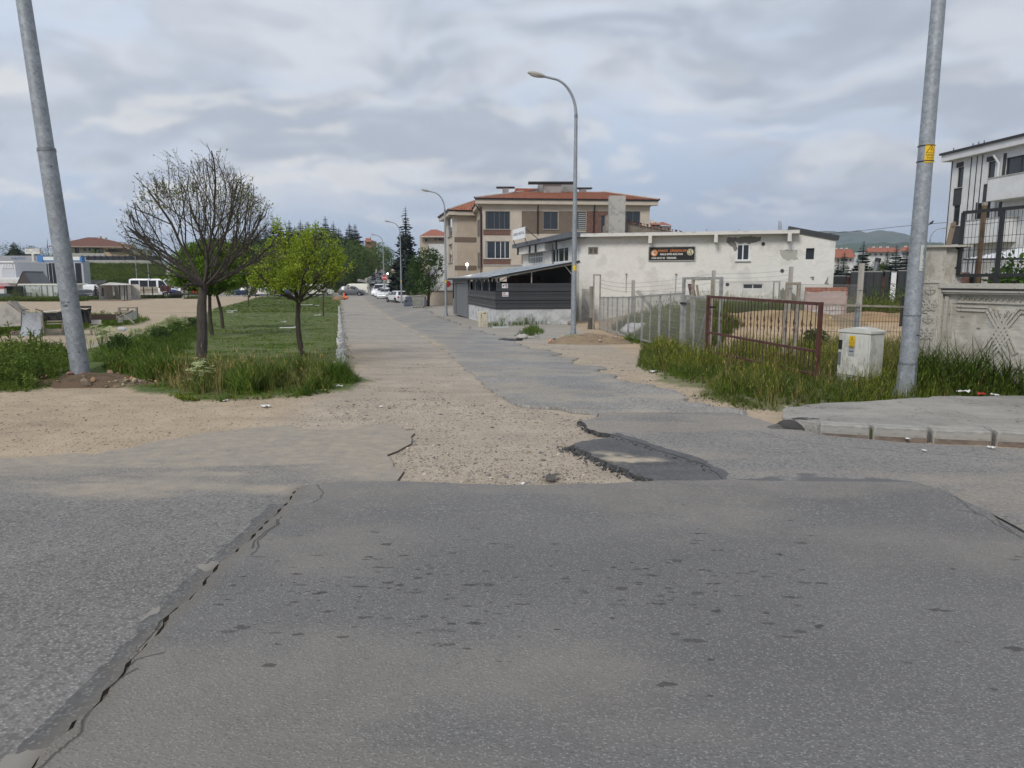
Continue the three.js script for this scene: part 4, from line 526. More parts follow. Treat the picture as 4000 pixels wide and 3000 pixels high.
// -- dark panelled shed
{
const N = gp(1940, 1269), o = thing('metal_shed', 'shed of dark ribbed metal panels on white blocks with a pale sloping sheet roof', 'shed', N, STREET);
const Wd = 4.55, L = 17, base = -0.15, b1 = 0.85, pr = 2.3, pl = 1.84, e0 = 2.6, e1 = 3.42;
const rib = (len, h, n, name, at0, turn, mat) => { for (let k = 0; k < n; k++) { const hh = h / n, prof = [[0, 0], [0.03, 0.02], [0.03, hh * 0.28], [0.012, hh * 0.34], [0.012, hh * 0.62], [0.03, hh * 0.68], [0.03, hh - 0.03], [0, hh - 0.012], [-0.02, hh - 0.012], [-0.02, 0]]; P(o, name, extr(prof.map(([q, w]) => [-q, w]), len)[turn === 'x' ? 'rotateY' : 'translate'](...(turn === 'x' ? [Math.PI / 2] : [0, 0, -len])), mat, [at0[0], at0[1] + k * hh, at0[2]]); } };
P(o, 'base_wall', bx(Wd, b1 - base, 0.2, Wd / 2, base, -0.1), std([0.60, 0.61, 0.62], 0.9, 0, { map: grain('stain', 2.5) }));
P(o, 'base_wall', bx(0.2, b1 - base, 9.4, 0.1, base, -0.2 - 4.7), std([0.60, 0.61, 0.62], 0.9, 0, { map: grain('stain', 2.5) })); P(o, 'base_joint', bx(0.02, b1 - base, 0.05, -0.003, base, -5.6), M.concreteDark);
rib(Wd + 0.02, pr - b1, 3, 'wall_panel', [-0.02, b1, 0.02], 'x', M.anthracite);
rib(9.6, pl - b1, 2, 'wall_panel', [-0.025, b1, 0], 'z', M.anthracite);
for (const [z, w] of [[-9.9, 0.6], [-15.9, 0.9]]) P(o, 'pillar', bx(0.2, e0 - base - 0.06, w, 0.05, base, z), std([0.14, 0.145, 0.15], 0.6)); P(o, 'pillar_foot', bx(0.22, 1.2, 0.4, 0.03, base, -16.55), M.greyWall);
const door = P(o, 'roller_door', bx(0.05, 2.35, 5.2, 0.06, base, -12.8), std([0.17, 0.18, 0.19], 0.5, 0.2)); for (let k = 0; k < 24; k++) P(door, 'slat', bx(0.03, 0.085, 5.18, 0.025, base + 0.03 + k * 0.096, -12.8), std([0.19, 0.2, 0.21], 0.5, 0.2)); P(o, 'lintel', bx(0.22, 0.35, 7, 0.05, 2.22, -13.2), std([0.15, 0.155, 0.16], 0.6)); P(o, 'corner_trim', bx(0.12, e0, 0.12, 0.0, base, -16.85), M.black);
const post = (x, z, h, n = 'post') => P(o, n, bx(0.07, h, 0.07), M.fenceGrey, [x, pl - 0.02, z]);
for (const z of [-0.08, -2.4, -4.8, -7.1, -9.3]) P(o, 'post', bx(0.06, e0 - pl, 0.06), M.fenceGrey, [0.06, pl, z]); for (const x of [2.0, 4.45]) P(o, 'post', bx(0.06, e0 + (e1 - e0) * x / Wd - pr - 0.05, 0.06), M.fenceGrey, [x, pr, -0.06]);
P(o, 'rafter', sbar(V(-0.1, e0 - 0.04, 0.02), V(Wd + 0.3, e1 + 0.02, 0.02), 0.07), std([0.5, 0.47, 0.42], 0.7)); P(o, 'brace', sbar(V(0.1, pr + 0.02, -0.05), V(0.75, e0 + 0.06, -0.05), 0.05), M.fenceGrey); P(o, 'brace', sbar(V(Wd - 0.1, pr + 0.35, -0.05), V(Wd - 0.65, e1 - 0.15, -0.05), 0.05), M.fenceGrey);
for (let k = 0; k < 5; k++) P(o, 'purlin', bx(0.06, 0.06, L - 0.2, 0.2 + k * 1.0, e0 + (e1 - e0) * (0.2 + k) / Wd - 0.1, -L / 2), M.fenceGrey);
P(o, 'back_wall', bx(0.15, e1 - base - 0.05, L, Wd - 0.08, base, -L / 2 - 0.2), M.anthracite); P(o, 'end_wall', bx(Wd - 0.3, 2.5, 0.15, Wd / 2, base, -L + 0.1), M.brickwork); P(o, 'inner_wall', bx(2.2, 2.9, 0.12, 3.1, base, -6.5), M.brickwork); P(o, 'floor', bx(Wd - 0.4, 0.06, L - 0.5, Wd / 2, 0.02, -L / 2), M.concreteDark);
for (let k = 0; k < 7; k++) P(o, 'inner_sheet', bx(0.24, 2.2, 0.03, 0.35 + k * 0.27, 0.4, -9.2), M.sheetGrey);
const n = 11; for (let k = 0; k < n; k++) { const z0 = 0.25 - k * (L + 0.5) / n, z1 = z0 - (L + 0.5) / n + 0.01, lift = 0.012 * (k % 2); P(o, 'roof_sheet', quads([[V(-0.35, e0 - 0.02 + lift, z0), V(Wd + 0.15, e1 + 0.06 + lift, z0), V(Wd + 0.15, e1 + 0.06 + lift, z1), V(-0.35, e0 - 0.02 + lift, z1)]]), M.sheetGrey); }
P(o, 'verge_trim', sbar(V(-0.35, e0 + 0.0, 0.27), V(Wd + 0.15, e1 + 0.075, 0.27), 0.05, 0.1), M.black); P(o, 'gutter', tube([V(-0.38, e0 - 0.05, 0.2), V(-0.38, e0 - 0.05, -L)], 0.08, 8), M.darkMetal);
P(o, 'roof_board', bx(0.8, 0.03, 0.2, 3.3, e1 - 0.05, -11), M.concrete, null, [0, 0.4, 0]);
const post1 = (draw) => print(128, 96, (x, w, h) => { x.fillStyle = '#d9d6d6'; x.fillRect(0, 0, w, h); draw(x); });
P(o, 'notice', plateUV(0.34, 0.25), post1((x) => { x.fillStyle = '#222'; x.beginPath(); x.arc(32, 40, 16, 0, 7); x.fill(); x.fillRect(24, 56, 8, 24); x.fillStyle = '#7b3560'; x.fillRect(58, 14, 62, 14); x.fillRect(58, 38, 62, 14); x.fillRect(76, 66, 40, 14); }), [0.46, 2.14, 0.062]); P(o, 'notice', plateUV(0.35, 0.25), post1((x) => { x.fillStyle = '#444'; x.fillRect(8, 10, 70, 10); x.fillStyle = '#8c3a52'; x.fillRect(8, 34, 62, 14); x.fillRect(8, 62, 112, 8); x.fillStyle = '#333'; x.fillRect(8, 78, 112, 8); }), [0.48, 1.68, 0.062]);
const rd = thing('round_sign', 'dark red round sign on the far end of the shed', 'sign', o.localToWorld(V(-0.45, 2.15, -16.9)), STREET); o.updateMatrixWorld(); rd.position.copy(o.localToWorld(V(-0.45, 2.15, -16.9))); P(rd, 'disc', new THREE.CylinderGeometry(0.22, 0.22, 0.09, 20).rotateX(Math.PI / 2), M.red); P(rd, 'rim', new THREE.TorusGeometry(0.22, 0.025, 6, 20), M.darkMetal); P(rd, 'bracket', bx(0.5, 0.05, 0.05, 0.3, -0.02), M.darkMetal);
const lp = at(1700 + 460 / 3.687, 900 + 490 / 3.687, 57); const l = thing('yard_lamp', 'small lit white globe lamp on a thin post behind the shed', 'lamp', V(lp.x, ground(lp.x, 57), lp.z)); const hh = lp.y - l.position.y; P(l, 'post', tube([V(0, 0, 0), V(0, hh - 0.15, 0)], 0.035, 8), M.zinc); P(l, 'globe', new THREE.SphereGeometry(0.13, 14, 10), std([0.9, 0.9, 0.85], 0.4, 0, { emissive: C(1, 0.96, 0.86), emissiveIntensity: 1.3 }), [0, hh, 0]); const pt = new THREE.PointLight(C(1, 0.96, 0.86), 1.5); pt.position.set(0, hh, 0.24); pt.castShadow = true; l.add(pt);
}
// -- modern white and charcoal house
{
const z6 = [3550, 500, 2.369], p0 = onG(3677, 58), p1 = V(p0.x + 0.126 * 26, 0, p0.z + 0.992 * 26), Fp = plane(p0, p1), R = rectZ(Fp, z6), base = -1, yT = Fp.uv(3668, 632)[1] - 0.2;
const o = thing('modern_house', 'white house with charcoal window strips and balconies behind the fence', 'building', V(p0.x, base, p0.z));
const wh = std([0.78, 0.79, 0.80], 0.8, 0, { map: grain('plaster', 4) }), ch = std([0.05, 0.052, 0.058], 0.7, 0, { map: grain('plaster', 3) });
const big = R(895, 262, 1066, 460); big[2] = 5; const wa = R(448, 365, 503, 550), wb = R(728, 310, 795, 508), wc = R(408, 715, 468, 905), wd = R(630, 690, 750, 850);
const holes = [big, wa, wb, wc, wd].map(([u, y, w, h]) => [u, y - base, w, h]);
const g = wallHoles(Fp.L, yT - base, 0.3, holes); g.translate(0, base, 0); PW(o, Fp, 'wall', g, wh);
PW(o, Fp, 'gable_wall', bx(0.28, yT - base, 12, 0.14, base, -6.3), wh); PW(o, Fp, 'inner_wall', bx(Fp.L - 0.6, yT - base, 0.1, Fp.L / 2, base, -1.4), ch);
for (const [w, vs] of [[big, [0.25, 0.5, 0.75]], [wa, []], [wb, []], [wc, []], [wd, [0.5]]]) addWin(o, Fp, w, { vs, frame: ch, glass: M.glass, fw: 0.09, back: 0.12, sill: M.concrete });
const pn = (name, x0, y0, x1, y1, mat, out = 0.03) => { const r = R(x0, y0, x1, y1); return PW(o, Fp, name, bx(r[2], r[3], out, r[0] + r[2] / 2, r[1], out / 2 + 0.003), mat); };
pn('charcoal_panel', 444, 318, 508, 362, ch); pn('charcoal_panel', 416, 555, 488, 712, ch); pn('charcoal_panel', 725, 262, 802, 306, ch); pn('charcoal_panel', 690, 515, 775, 686, ch); pn('charcoal_panel', 615, 690, 628, 900, ch); pn('charcoal_panel', 388, 910, 505, 1072, ch); pn('charcoal_panel', 545, 900, 612, 1065, ch); pn('charcoal_panel', 852, 240, 880, 845, ch);
for (const x of [372, 545, 597, 645]) { const r = R(x, 310, x + 7, 1070); PW(o, Fp, 'groove_strip', bx(0.07, yT - base - 1.6, 0.03, Fp.uv(z6[0] + x / z6[2], 800)[0], 1.6, 0.012), M.black); }
{ const r = R(800, 215, 815, 845); PW(o, Fp, 'downpipe', tube([V(r[0], yT - 0.3, 0.35), V(r[0] + 0.3, yT - 0.9, 0.12), V(r[0] + 0.25, r[1], 0.12)], 0.09, 8), wh); }
PW(o, Fp, 'eave', bx(Fp.L + 1, 0.5, 1.0, Fp.L / 2 + 0.1, yT, 0.1), wh); PW(o, Fp, 'roof_edge', bx(Fp.L + 1.2, 0.16, 1.3, Fp.L / 2 + 0.1, yT + 0.5, 0.1), M.black); PW(o, Fp, 'roof', quads([[V(-0.5, yT + 0.66, 0.7), V(Fp.L, yT + 0.66, 0.7), V(Fp.L, yT + 2.4, -8), V(-0.5, yT + 2.4, -8)]]), M.anthracite);
const b1 = R(868, 460, 1066, 668), b2 = R(620, 850, 985, 1065); PW(o, Fp, 'balcony', bx(7, b1[3], 1.2, b1[0] + 3.5, b1[1], 0.62), wh); PW(o, Fp, 'balcony', bx(b2[2] + 0.3, b2[3], 1.2, b2[0] + b2[2] / 2, b2[1], 0.62), wh); PW(o, Fp, 'balcony_coping', bx(b2[2] + 0.5, 0.06, 1.3, b2[0] + b2[2] / 2, b2[1] + b2[3], 0.62), M.concrete); PW(o, Fp, 'balcony_coping', bx(7.1, 0.06, 1.3, b1[0] + 3.5, b1[1] + b1[3], 0.62), M.concrete);
PW(o, Fp, 'shop_front', bx(Fp.L - 3, 3.1, 0.1, Fp.L / 2 + 1.5, base, 0.06), M.glassDark); PW(o, Fp, 'brick_pillar', bx(0.8, 3.2, 0.4, R(510, 1070, 570, 1300)[0] + 0.5, base, 0.3), M.brickwork);
}
// -- decorated precast wall, its pier, and the black fence on top
const wallP0 = V(6.80, 0, -11.2), wallP1 = V(7.22, 0, -9.98); const WP = plane(wallP0, V(wallP0.x + (wallP1.x - wallP0.x) * 3, 0, wallP0.z + (wallP1.z - wallP0.z) * 3));
M.precast = std([0.60, 0.575, 0.525], 0.95, 0, { map: tex(512, 512, (u, v) => { const n = fbm(u * 6, v * 6, 5, 6); let s = 0.84 + 0.22 * (n - 0.5) + 0.1 * (fbm(u * 40, v * 40, 2, 40) - 0.5); const [a, id] = cells(u * 22, v * 22, 22); if (id > 0.93 && a < 0.16) s *= 0.45; return mix3([s, s * 0.985, s * 0.95], [0.45, 0.40, 0.33], 0.5 * sst(0.6, 0.74, fbm(u * 9, v * 3, 4, 3))); }, true, 1.2), ...bump(0.25, 0.01) });
{
const g0 = ground(6.8, 10.5), top = 1.555, o = thing('precast_wall', 'pale grey precast concrete wall with raised lattice ornament and coping', 'wall', V(wallP0.x, g0, wallP0.z)); const L = WP.L, z4b = [3500, 950, 2.552], Q = (x, y) => WP.uv(z4b[0] + x / z4b[2], z4b[1] + y / z4b[2]);
const face = new THREE.PlaneGeometry(L, top - g0 + 0.3, 150, 70); { const p = face.attributes.position; for (let i = 0; i < p.count; i++) { const x = p.getX(i), y = p.getY(i), n = fbm(x * 9 + 4, y * 26, 3); p.setZ(i, 0.022 * (n - 0.5)); } face.computeVertexNormals(); face.translate(L / 2, (top + g0 - 0.3) / 2, 0); } PW(o, WP, 'panel_face', face, M.precast); PW(o, WP, 'panel_core', bx(L, top - g0 + 0.3, 0.1, L / 2, g0 - 0.3, -0.07), M.precast);
PW(o, WP, 'coping', merge([bx(L + 0.1, 0.075, 0.26, L / 2, top - 0.075, 0.0), bx(L, 0.03, 0.16, L / 2, top - 0.135, 0.02), bx(L, 0.02, 0.12, L / 2, top - 0.16, 0.02)]), M.precast);
PW(o, WP, 'edge_frame', merge([bx(0.06, top - g0 - 0.2, 0.06, 0.05, g0, 0.01), bx(0.03, top - g0 - 0.3, 0.05, 0.15, g0, 0.01)]), M.precast);
const bl = Q(575, 552), by = bl[1]; PW(o, WP, 'bead_rail', bx(L - 0.2, 0.025, 0.03, L / 2 + 0.1, by - 0.06, 0.012), M.precast); for (let u = 0.24; u < L; u += 0.088) P(o.children[o.children.length - 1], 'bead', new THREE.TorusGeometry(0.021, 0.009, 5, 10, 4.4).translate(u, by + 0.005, 0.02), M.precast);
const bands = []; const y1 = by - 0.14, y0 = g0 + 0.36, ym = (y0 + y1) / 2, hh = y1 - y0, px = 0.98, band = (a, b, off = 0) => { for (const e of [-0.028, 0.028]) { const d = V(b[0] - a[0], b[1] - a[1], 0).normalize(), n = V(-d.y, d.x, 0).multiplyScalar(e); bands.push(sbar(V(a[0], a[1], 0.012 + off).add(n), V(b[0], b[1], 0.012 + off).add(n), 0.022, 0.03)); } };
for (let k = -1; k < 5; k++) { const c = 0.02 + k * px + 0.45; band([c - 0.25, y1], [c + 0.25, y1]); band([c - 0.25, y0], [c + 0.25, y0]); band([c + 0.25, y1], [c + 0.25 + 0.36, ym - 0.08], 0.002); band([c - 0.25, y1], [c - 0.25 - 0.36, ym - 0.08], 0.004); band([c + 0.25, y0], [c + 0.25 + 0.36, ym + 0.08], 0.006); band([c - 0.25, y0], [c - 0.25 - 0.36, ym + 0.08], 0.008); band([c + 0.40, y1 - 0.02], [c + 0.73, ym - 0.2], 0.003); band([c + 0.58, y1 - 0.02], [c + 0.25, ym - 0.2], 0.005); }
const inside = bands.filter((g) => { g.computeBoundingBox(); return g.boundingBox.min.x > 0.17 && g.boundingBox.max.x < L; }); for (const g of inside) PW(o, WP, 'lattice_band', g, M.precast);
const pc = thing('wall_pier', 'tall precast concrete pier with a chain of raised diamonds', 'wall', V(6.6, ground(6.6, 11.3), -11.32)); const dir = plane(V(6.40, 0, -11.30), V(6.88, 0, -11.12)), gy = ground(6.3, 11.3), pt = at(3640, 967, 11.3).y;
PW(pc, dir, 'shaft', bx(0.36, pt - gy + 0.2, 0.34, 0.18, gy - 0.2, -0.17), M.precast); PW(pc, dir, 'side_shaft', bx(0.24, pt - gy + 0.2, 0.3, 0.48, gy - 0.2, -0.2), M.precast); PW(pc, dir, 'cap', bx(0.74, 0.03, 0.46, 0.32, pt, -0.16), M.precast); PW(pc, dir, 'panel_frame', merge([bx(0.02, 1.35, 0.025, 0.045, gy + 0.25, 0.008), bx(0.02, 1.35, 0.025, 0.315, gy + 0.25, 0.008), bx(0.3, 0.03, 0.025, 0.18, gy + 1.6, 0.008)]), M.precast);
for (let k = 0; k < 6; k++) { const yc = gy + 0.36 + k * 0.225, r = k % 2 ? 0.06 : 0.085, q = []; for (const [rr, e] of [[r, 0], [k % 2 ? r * 0.5 : r * 0.62, 0.002]]) for (let s = 0; s < 4; s++) { const a = s * Math.PI / 2, b = a + Math.PI / 2; q.push(sbar(V(0.18 + Math.cos(a) * rr * 1.15, yc + Math.sin(a) * rr, 0.01 + e), V(0.18 + Math.cos(b) * rr * 1.15, yc + Math.sin(b) * rr, 0.01 + e), 0.016, 0.026)); } if (!(k % 2)) { q.push(sbar(V(0.1, yc - 0.09, 0.014), V(0.26, yc + 0.09, 0.014), 0.016, 0.026), sbar(V(0.26, yc - 0.09, 0.016), V(0.1, yc + 0.09, 0.016), 0.016, 0.026)); } PW(pc, dir, 'diamond', merge(q), M.precast); }
const fz = [3550, 500, 2.369], FQ = (x, y) => WP.uv(fz[0] + x / fz[2], fz[1] + y / fz[2]); const fl = FQ(420, 1365), ft = FQ(445, 785), fo = thing('metal_fence', 'black metal mesh fence panel standing on the precast wall', 'fence', WP.pt(fl[0], fl[1], -0.06)); const FP = plane(WP.pt(0, 0, -0.08), WP.pt(WP.L, 0, -0.08)); const u0 = fl[0], ub = 3.4, yb = fl[1], yt = ft[1];
PW(fo, FP, 'frame', merge([sbar(V(u0, yb, 0), V(ub, yb, 0), 0.045), sbar(V(u0, yt, 0), V(ub, yt, 0), 0.045), sbar(V(u0, yb, 0), V(u0, yt, 0), 0.045)]), M.black); for (const f of [0.62, 1.24, 2.0]) PW(fo, FP, 'post', sbar(V(u0 + f, top - 0.02, 0.0), V(u0 + f, yt, 0.0), 0.05), M.black); PW(fo, FP, 'wall_bracket', merge([sbar(V(u0 - 0.1, yb + 0.42, 0), V(u0, yb + 0.42, 0), 0.03), sbar(V(u0 - 0.12, yb + 0.1, 0), V(u0, yb + 0.13, 0), 0.02)]), M.black);
for (let u = u0 + 0.06; u < ub; u += 0.057) PW(fo, FP, 'upright_wire', bar(V(u, yb, 0.01), V(u, yt, 0.01), 0.0035, 0.0035, 4), M.black); for (let k = 1; k < 5; k++) PW(fo, FP, 'cross_wire', bar(V(u0, yb + (yt - yb) * k / 5, 0.014), V(ub, yb + (yt - yb) * k / 5, 0.014), 0.0035, 0.0035, 4), M.black);
const rp = thing('rusty_stake', 'rusty brown stake rising behind the black fence panel', 'post', WP.pt(u0 + 0.12, 1.3, -0.35)); P(rp, 'stake', sbar(V(0, -1.3, 0), V(0, at(3757, 800, 11).y - 1.3, 0), 0.05), M.rusty); P(rp, 'tip', bx(0.056, 0.05, 0.056, 0, at(3757, 800, 11).y - 1.3), M.rustyBeam);
const lean = thing('leaning_plank', 'pale wooden plank leaning over the concrete pier', 'plank', V(6.9, 1.6, -11.6)); P(lean, 'plank', sbar(at(3700, 975, 11.4).sub(lean.position), at(3725, 872, 11.4).sub(lean.position), 0.07, 0.03), M.wood); P(lean, 'split_end', sbar(at(3722, 885, 11.38).sub(lean.position), at(3729, 866, 11.38).sub(lean.position), 0.045, 0.02), M.wood);
}
{
const can = thing('sheet_canopy', 'white corrugated sheet canopy in the yard behind the precast wall', 'canopy', onG(3900, 34)); const d = 34, q = (x, y, dd) => at(3550 + x / 2.369, 500 + y / 2.369, dd).sub(can.position); const a = q(510, 1216, 33), b = q(1130, 1095, 30), c = q(1130, 1210, 26);
const n = 26; for (let k = 0; k < n; k++) { const t0 = k / n, t1 = (k + 0.96) / n, h = 0.03 * (k % 2); const A = a.clone().lerp(b, t0), B = a.clone().lerp(b, t1), C1 = a.clone().lerp(c, t1), D = a.clone().lerp(c, t0); for (const v of [A, B, C1, D]) v.y += h; P(can, 'roof_sheet', quads([[A, B, C1, D]]), M.cleanWhite); } P(can, 'post', bar(V(c.x, -1, c.z), c, 0.05), M.darkMetal); P(can, 'post', bar(V(a.x + 0.6, -1, a.z), a.clone().add(V(0.6, 0.06, 0)), 0.05), M.darkMetal); P(can, 'beam', sbar(a, c, 0.08), M.darkMetal);
const bs = thing('board_screen', 'dark board screen at the back of the house yard', 'fence', onG(3850, 26)); P(bs, 'board', bx(6, 2.0, 0.05, 0, -0.9), M.darkMetal); for (const x of [-2.6, 0, 2.6]) P(bs, 'post', bx(0.08, 2.3, 0.08, x, -0.9, -0.07), M.black);
const cpst = thing('concrete_stub', 'pale concrete stub post in front of the white canopy', 'post', onG(3846, 16)); const hh = at(3846, 1020, 16).y - cpst.position.y; P(cpst, 'shaft', bx(0.09, hh, 0.09), M.concrete); P(cpst, 'metal_socket', bx(0.11, 0.35, 0.11, 0, hh - 0.85), M.zinc);
}
// -- electrical cabinet in the grass
{
const c = gp(3352, 1500); c.y = ground(c.x, -c.z); const o = thing('electrical_cabinet', 'pale grey electrical cabinet with yellow warning label standing in tall grass', 'cabinet', c, -1.08);
const pm = std([0.66, 0.66, 0.62], 0.75, 0, { map: grain('stain', 1.6) }), top = at(3310, 1285, -c.z).y - c.y; const w = 0.56, d = 0.34, h = top - 0.07;
P(o, 'base', rb(w - 0.02, 0.16, d - 0.02, 0.01, 0, -0.05), pm); P(o, 'housing', rb(w, h - 0.1, d, 0.012, 0, 0.11), pm);
P(o, 'lid', extr([[-w / 2 - 0.012, 0], [w / 2 + 0.012, 0], [w / 2 + 0.012, 0.03], [0, 0.085], [-w / 2 - 0.012, 0.03]], d + 0.03, 0.004).translate(0, h + 0.015, -d / 2 - 0.015), pm);
const dr = P(o, 'door', rb(w - 0.04, h - 0.16, 0.02, 0.006, 0, 0.15, d / 2 + 0.008), pm); for (let k = 1; k < 7; k++) P(dr, 'door_rib', bx(0.006, h - 0.2, 0.006, -w / 2 + 0.02 + k * (w - 0.04) / 7, 0.17, d / 2 + 0.02), pm);
P(dr, 'handle', rb(0.04, 0.2, 0.03, 0.008, -w / 2 + 0.055, h * 0.38, d / 2 + 0.03), M.zincDark); P(dr, 'lock_window', rb(0.06, 0.15, 0.012, 0.003, -w / 2 + 0.055, h * 0.68, d / 2 + 0.022), M.black);
P(dr, 'warning_label', plateUV(0.105, 0.185).translate(-0.02, h * 0.845, d / 2 + 0.028), print(96, 170, (x, w, h) => { x.fillStyle = '#d9b41d'; x.fillRect(0, 0, w, h); x.strokeStyle = '#2b2713'; x.lineWidth = 5; x.beginPath(); x.moveTo(48, 10); x.lineTo(86, 100); x.lineTo(10, 100); x.closePath(); x.stroke(); x.fillStyle = '#2b2713'; x.fillRect(44, 40, 8, 48); x.lineWidth = 4; x.strokeRect(10, 114, 76, 46); x.fillRect(24, 128, 48, 5); x.fillRect(24, 142, 48, 5); })); P(dr, 'type_label', plateUV(0.1, 0.15).translate(-0.02, h * 0.665, d / 2 + 0.028), print(96, 128, (x) => { x.fillStyle = '#9a9d9f'; x.fillRect(0, 0, 96, 128); x.fillStyle = '#3c3e42'; x.fillRect(24, 18, 48, 5); x.fillRect(18, 28, 60, 5); x.fillRect(10, 62, 76, 14); }));
}
// -- kerb stones, pavement
{
const line = SP([[1775, 944], [1888, 951], [2012, 957], [2155, 963], [2330, 972]]), kb = thing('kerb', 'row of worn grey kerb stones edging the pavement', 'kerb', V(line[0][0], 0, -line[0][1]));
const r = rng(8), kerbM = std([0.56, 0.54, 0.50], 0.95, 0, { map: grain('stain', 0.8), ...bump(0.3, 0.012) }); for (let i = 0; i < 6; i++) { const a = line[Math.min(i, 3)], b = line[Math.min(i + 1, 4)]; let p, q; if (i < 4) { p = a; q = b; } else { const u = [line[4][0] - line[3][0], line[4][1] - line[3][1]]; p = [line[4][0] + u[0] * (i - 4), line[4][1] + u[1] * (i - 4)]; q = [p[0] + u[0], p[1] + u[1]]; }
const L = Math.hypot(q[0] - p[0], q[1] - p[1]), gap = i === 2 ? 0.06 : 0.022, g = new RoundedBoxGeometry(L - gap, 0.17, 0.20, 4, 0.028); const ps = g.attributes.position; for (let k = 0; k < ps.count; k++) { const x = ps.getX(k), y = ps.getY(k), z = ps.getZ(k), e = (fbm(x * 12 + i * 9, (z + y) * 14, 3) - 0.5); if (y > 0.03) ps.setY(k, y + e * 0.022); ps.setZ(k, z + e * 0.018); } g.computeVertexNormals();
const m = P(kb, 'kerb_stone', g, kerbM, V((p[0] + q[0]) / 2, 0.055, -(p[1] + q[1]) / 2 - 0.1).sub(kb.position), [0, Math.atan2(q[1] - p[1], q[0] - p[0]), 0]); P(m, 'lower_face', bx(L - gap - 0.03, 0.075, 0.01, 0, -0.085, 0.1), std([0.25, 0.20, 0.165], 0.95, 0, { map: grain('stain', 0.7), ...bump(0.2, 0.01) })); if (i < 3) P(m, 'joint_fill', rb(gap * 1.6, 0.12, 0.15, 0.008, L / 2, -0.07, -0.01), i === 0 ? std([0.06, 0.075, 0.03], 1) : M.concreteDark); }
const lump = thing('tarmac_lump', 'rounded dark tarmac lump ending the pavement beside the first kerb stone', 'kerb', S(1740, 928)); { const g = new THREE.SphereGeometry(1, 26, 12, 0, Math.PI * 2, 0, Math.PI / 2); const p = g.attributes.position; for (let i = 0; i < p.count; i++) { const x = p.getX(i), y = p.getY(i), z = p.getZ(i), n = 0.85 + 0.35 * fbm(x * 3 + 7, z * 3 + y * 3, 3); p.setXYZ(i, x * 0.34 * n, y * 0.125 * n, z * 0.16 * n); } g.computeVertexNormals(); P(lump, 'lump', g, std([0.14, 0.135, 0.13], 0.95, 0, { map: grain('stain', 0.6), ...bump(0.2, 0.03) }), [0, -0.01, -0.02]); }
{ const g2 = lump.children[0].geometry.clone(); g2.scale(0.4, 0.5, 0.5); P(lump, 'crumb', g2, M.concreteDark, [-0.3, -0.005, 0.02]); }
const back = SP([[1690, 905], [1760, 892], [1900, 884], [2060, 874], [2212, 874], [2600, 880]]), front = line.map(([x, d]) => [x, d + 0.12]); const u = [line[4][0] - line[3][0], line[4][1] - line[3][1]]; front.push([line[4][0] + u[0] * 3, line[4][1] + u[1] * 3 + 0.12]);
const poly = [...rough([SP([[1690, 925]])[0], ...front], 0.3, 0.02, 71, false), ...rough([...back].reverse(), 0.15, 0.08, 72, false)];
const g = new THREE.ExtrudeGeometry(new THREE.Shape(poly.map((q) => new THREE.Vector2(...q))), { depth: 0.13, bevelEnabled: false }); g.rotateX(-Math.PI / 2); g.translate(0, -0.015, 0);
one('pavement', g, std([0.36, 0.345, 0.315], 0.95, 0, { ...bump(1.2, 0.03), map: tex(1024, 1024, (u, v) => { const n = fbm(u * 7, v * 7, 5, 7), [a, id] = cells(u * 130, v * 130, 130), lay = fbm(u * 4, v * 22, 3, 2); let s = 0.84 + 0.6 * (n - 0.5) + 0.12 * (lay - 0.5); if (Math.abs(fbm(u * 6, v * 6, 4, 6) - 0.5) < 0.006) s *= 0.55; if (id > 0.6 && a < 0.3) s *= id > 0.85 ? 1.3 : 0.75; return [s, s * 0.985, s * 0.96]; }, true, 2.5) }), 'worn grey pavement between kerb stones and grass', 'pavement', null, 0, null, 'structure');
}
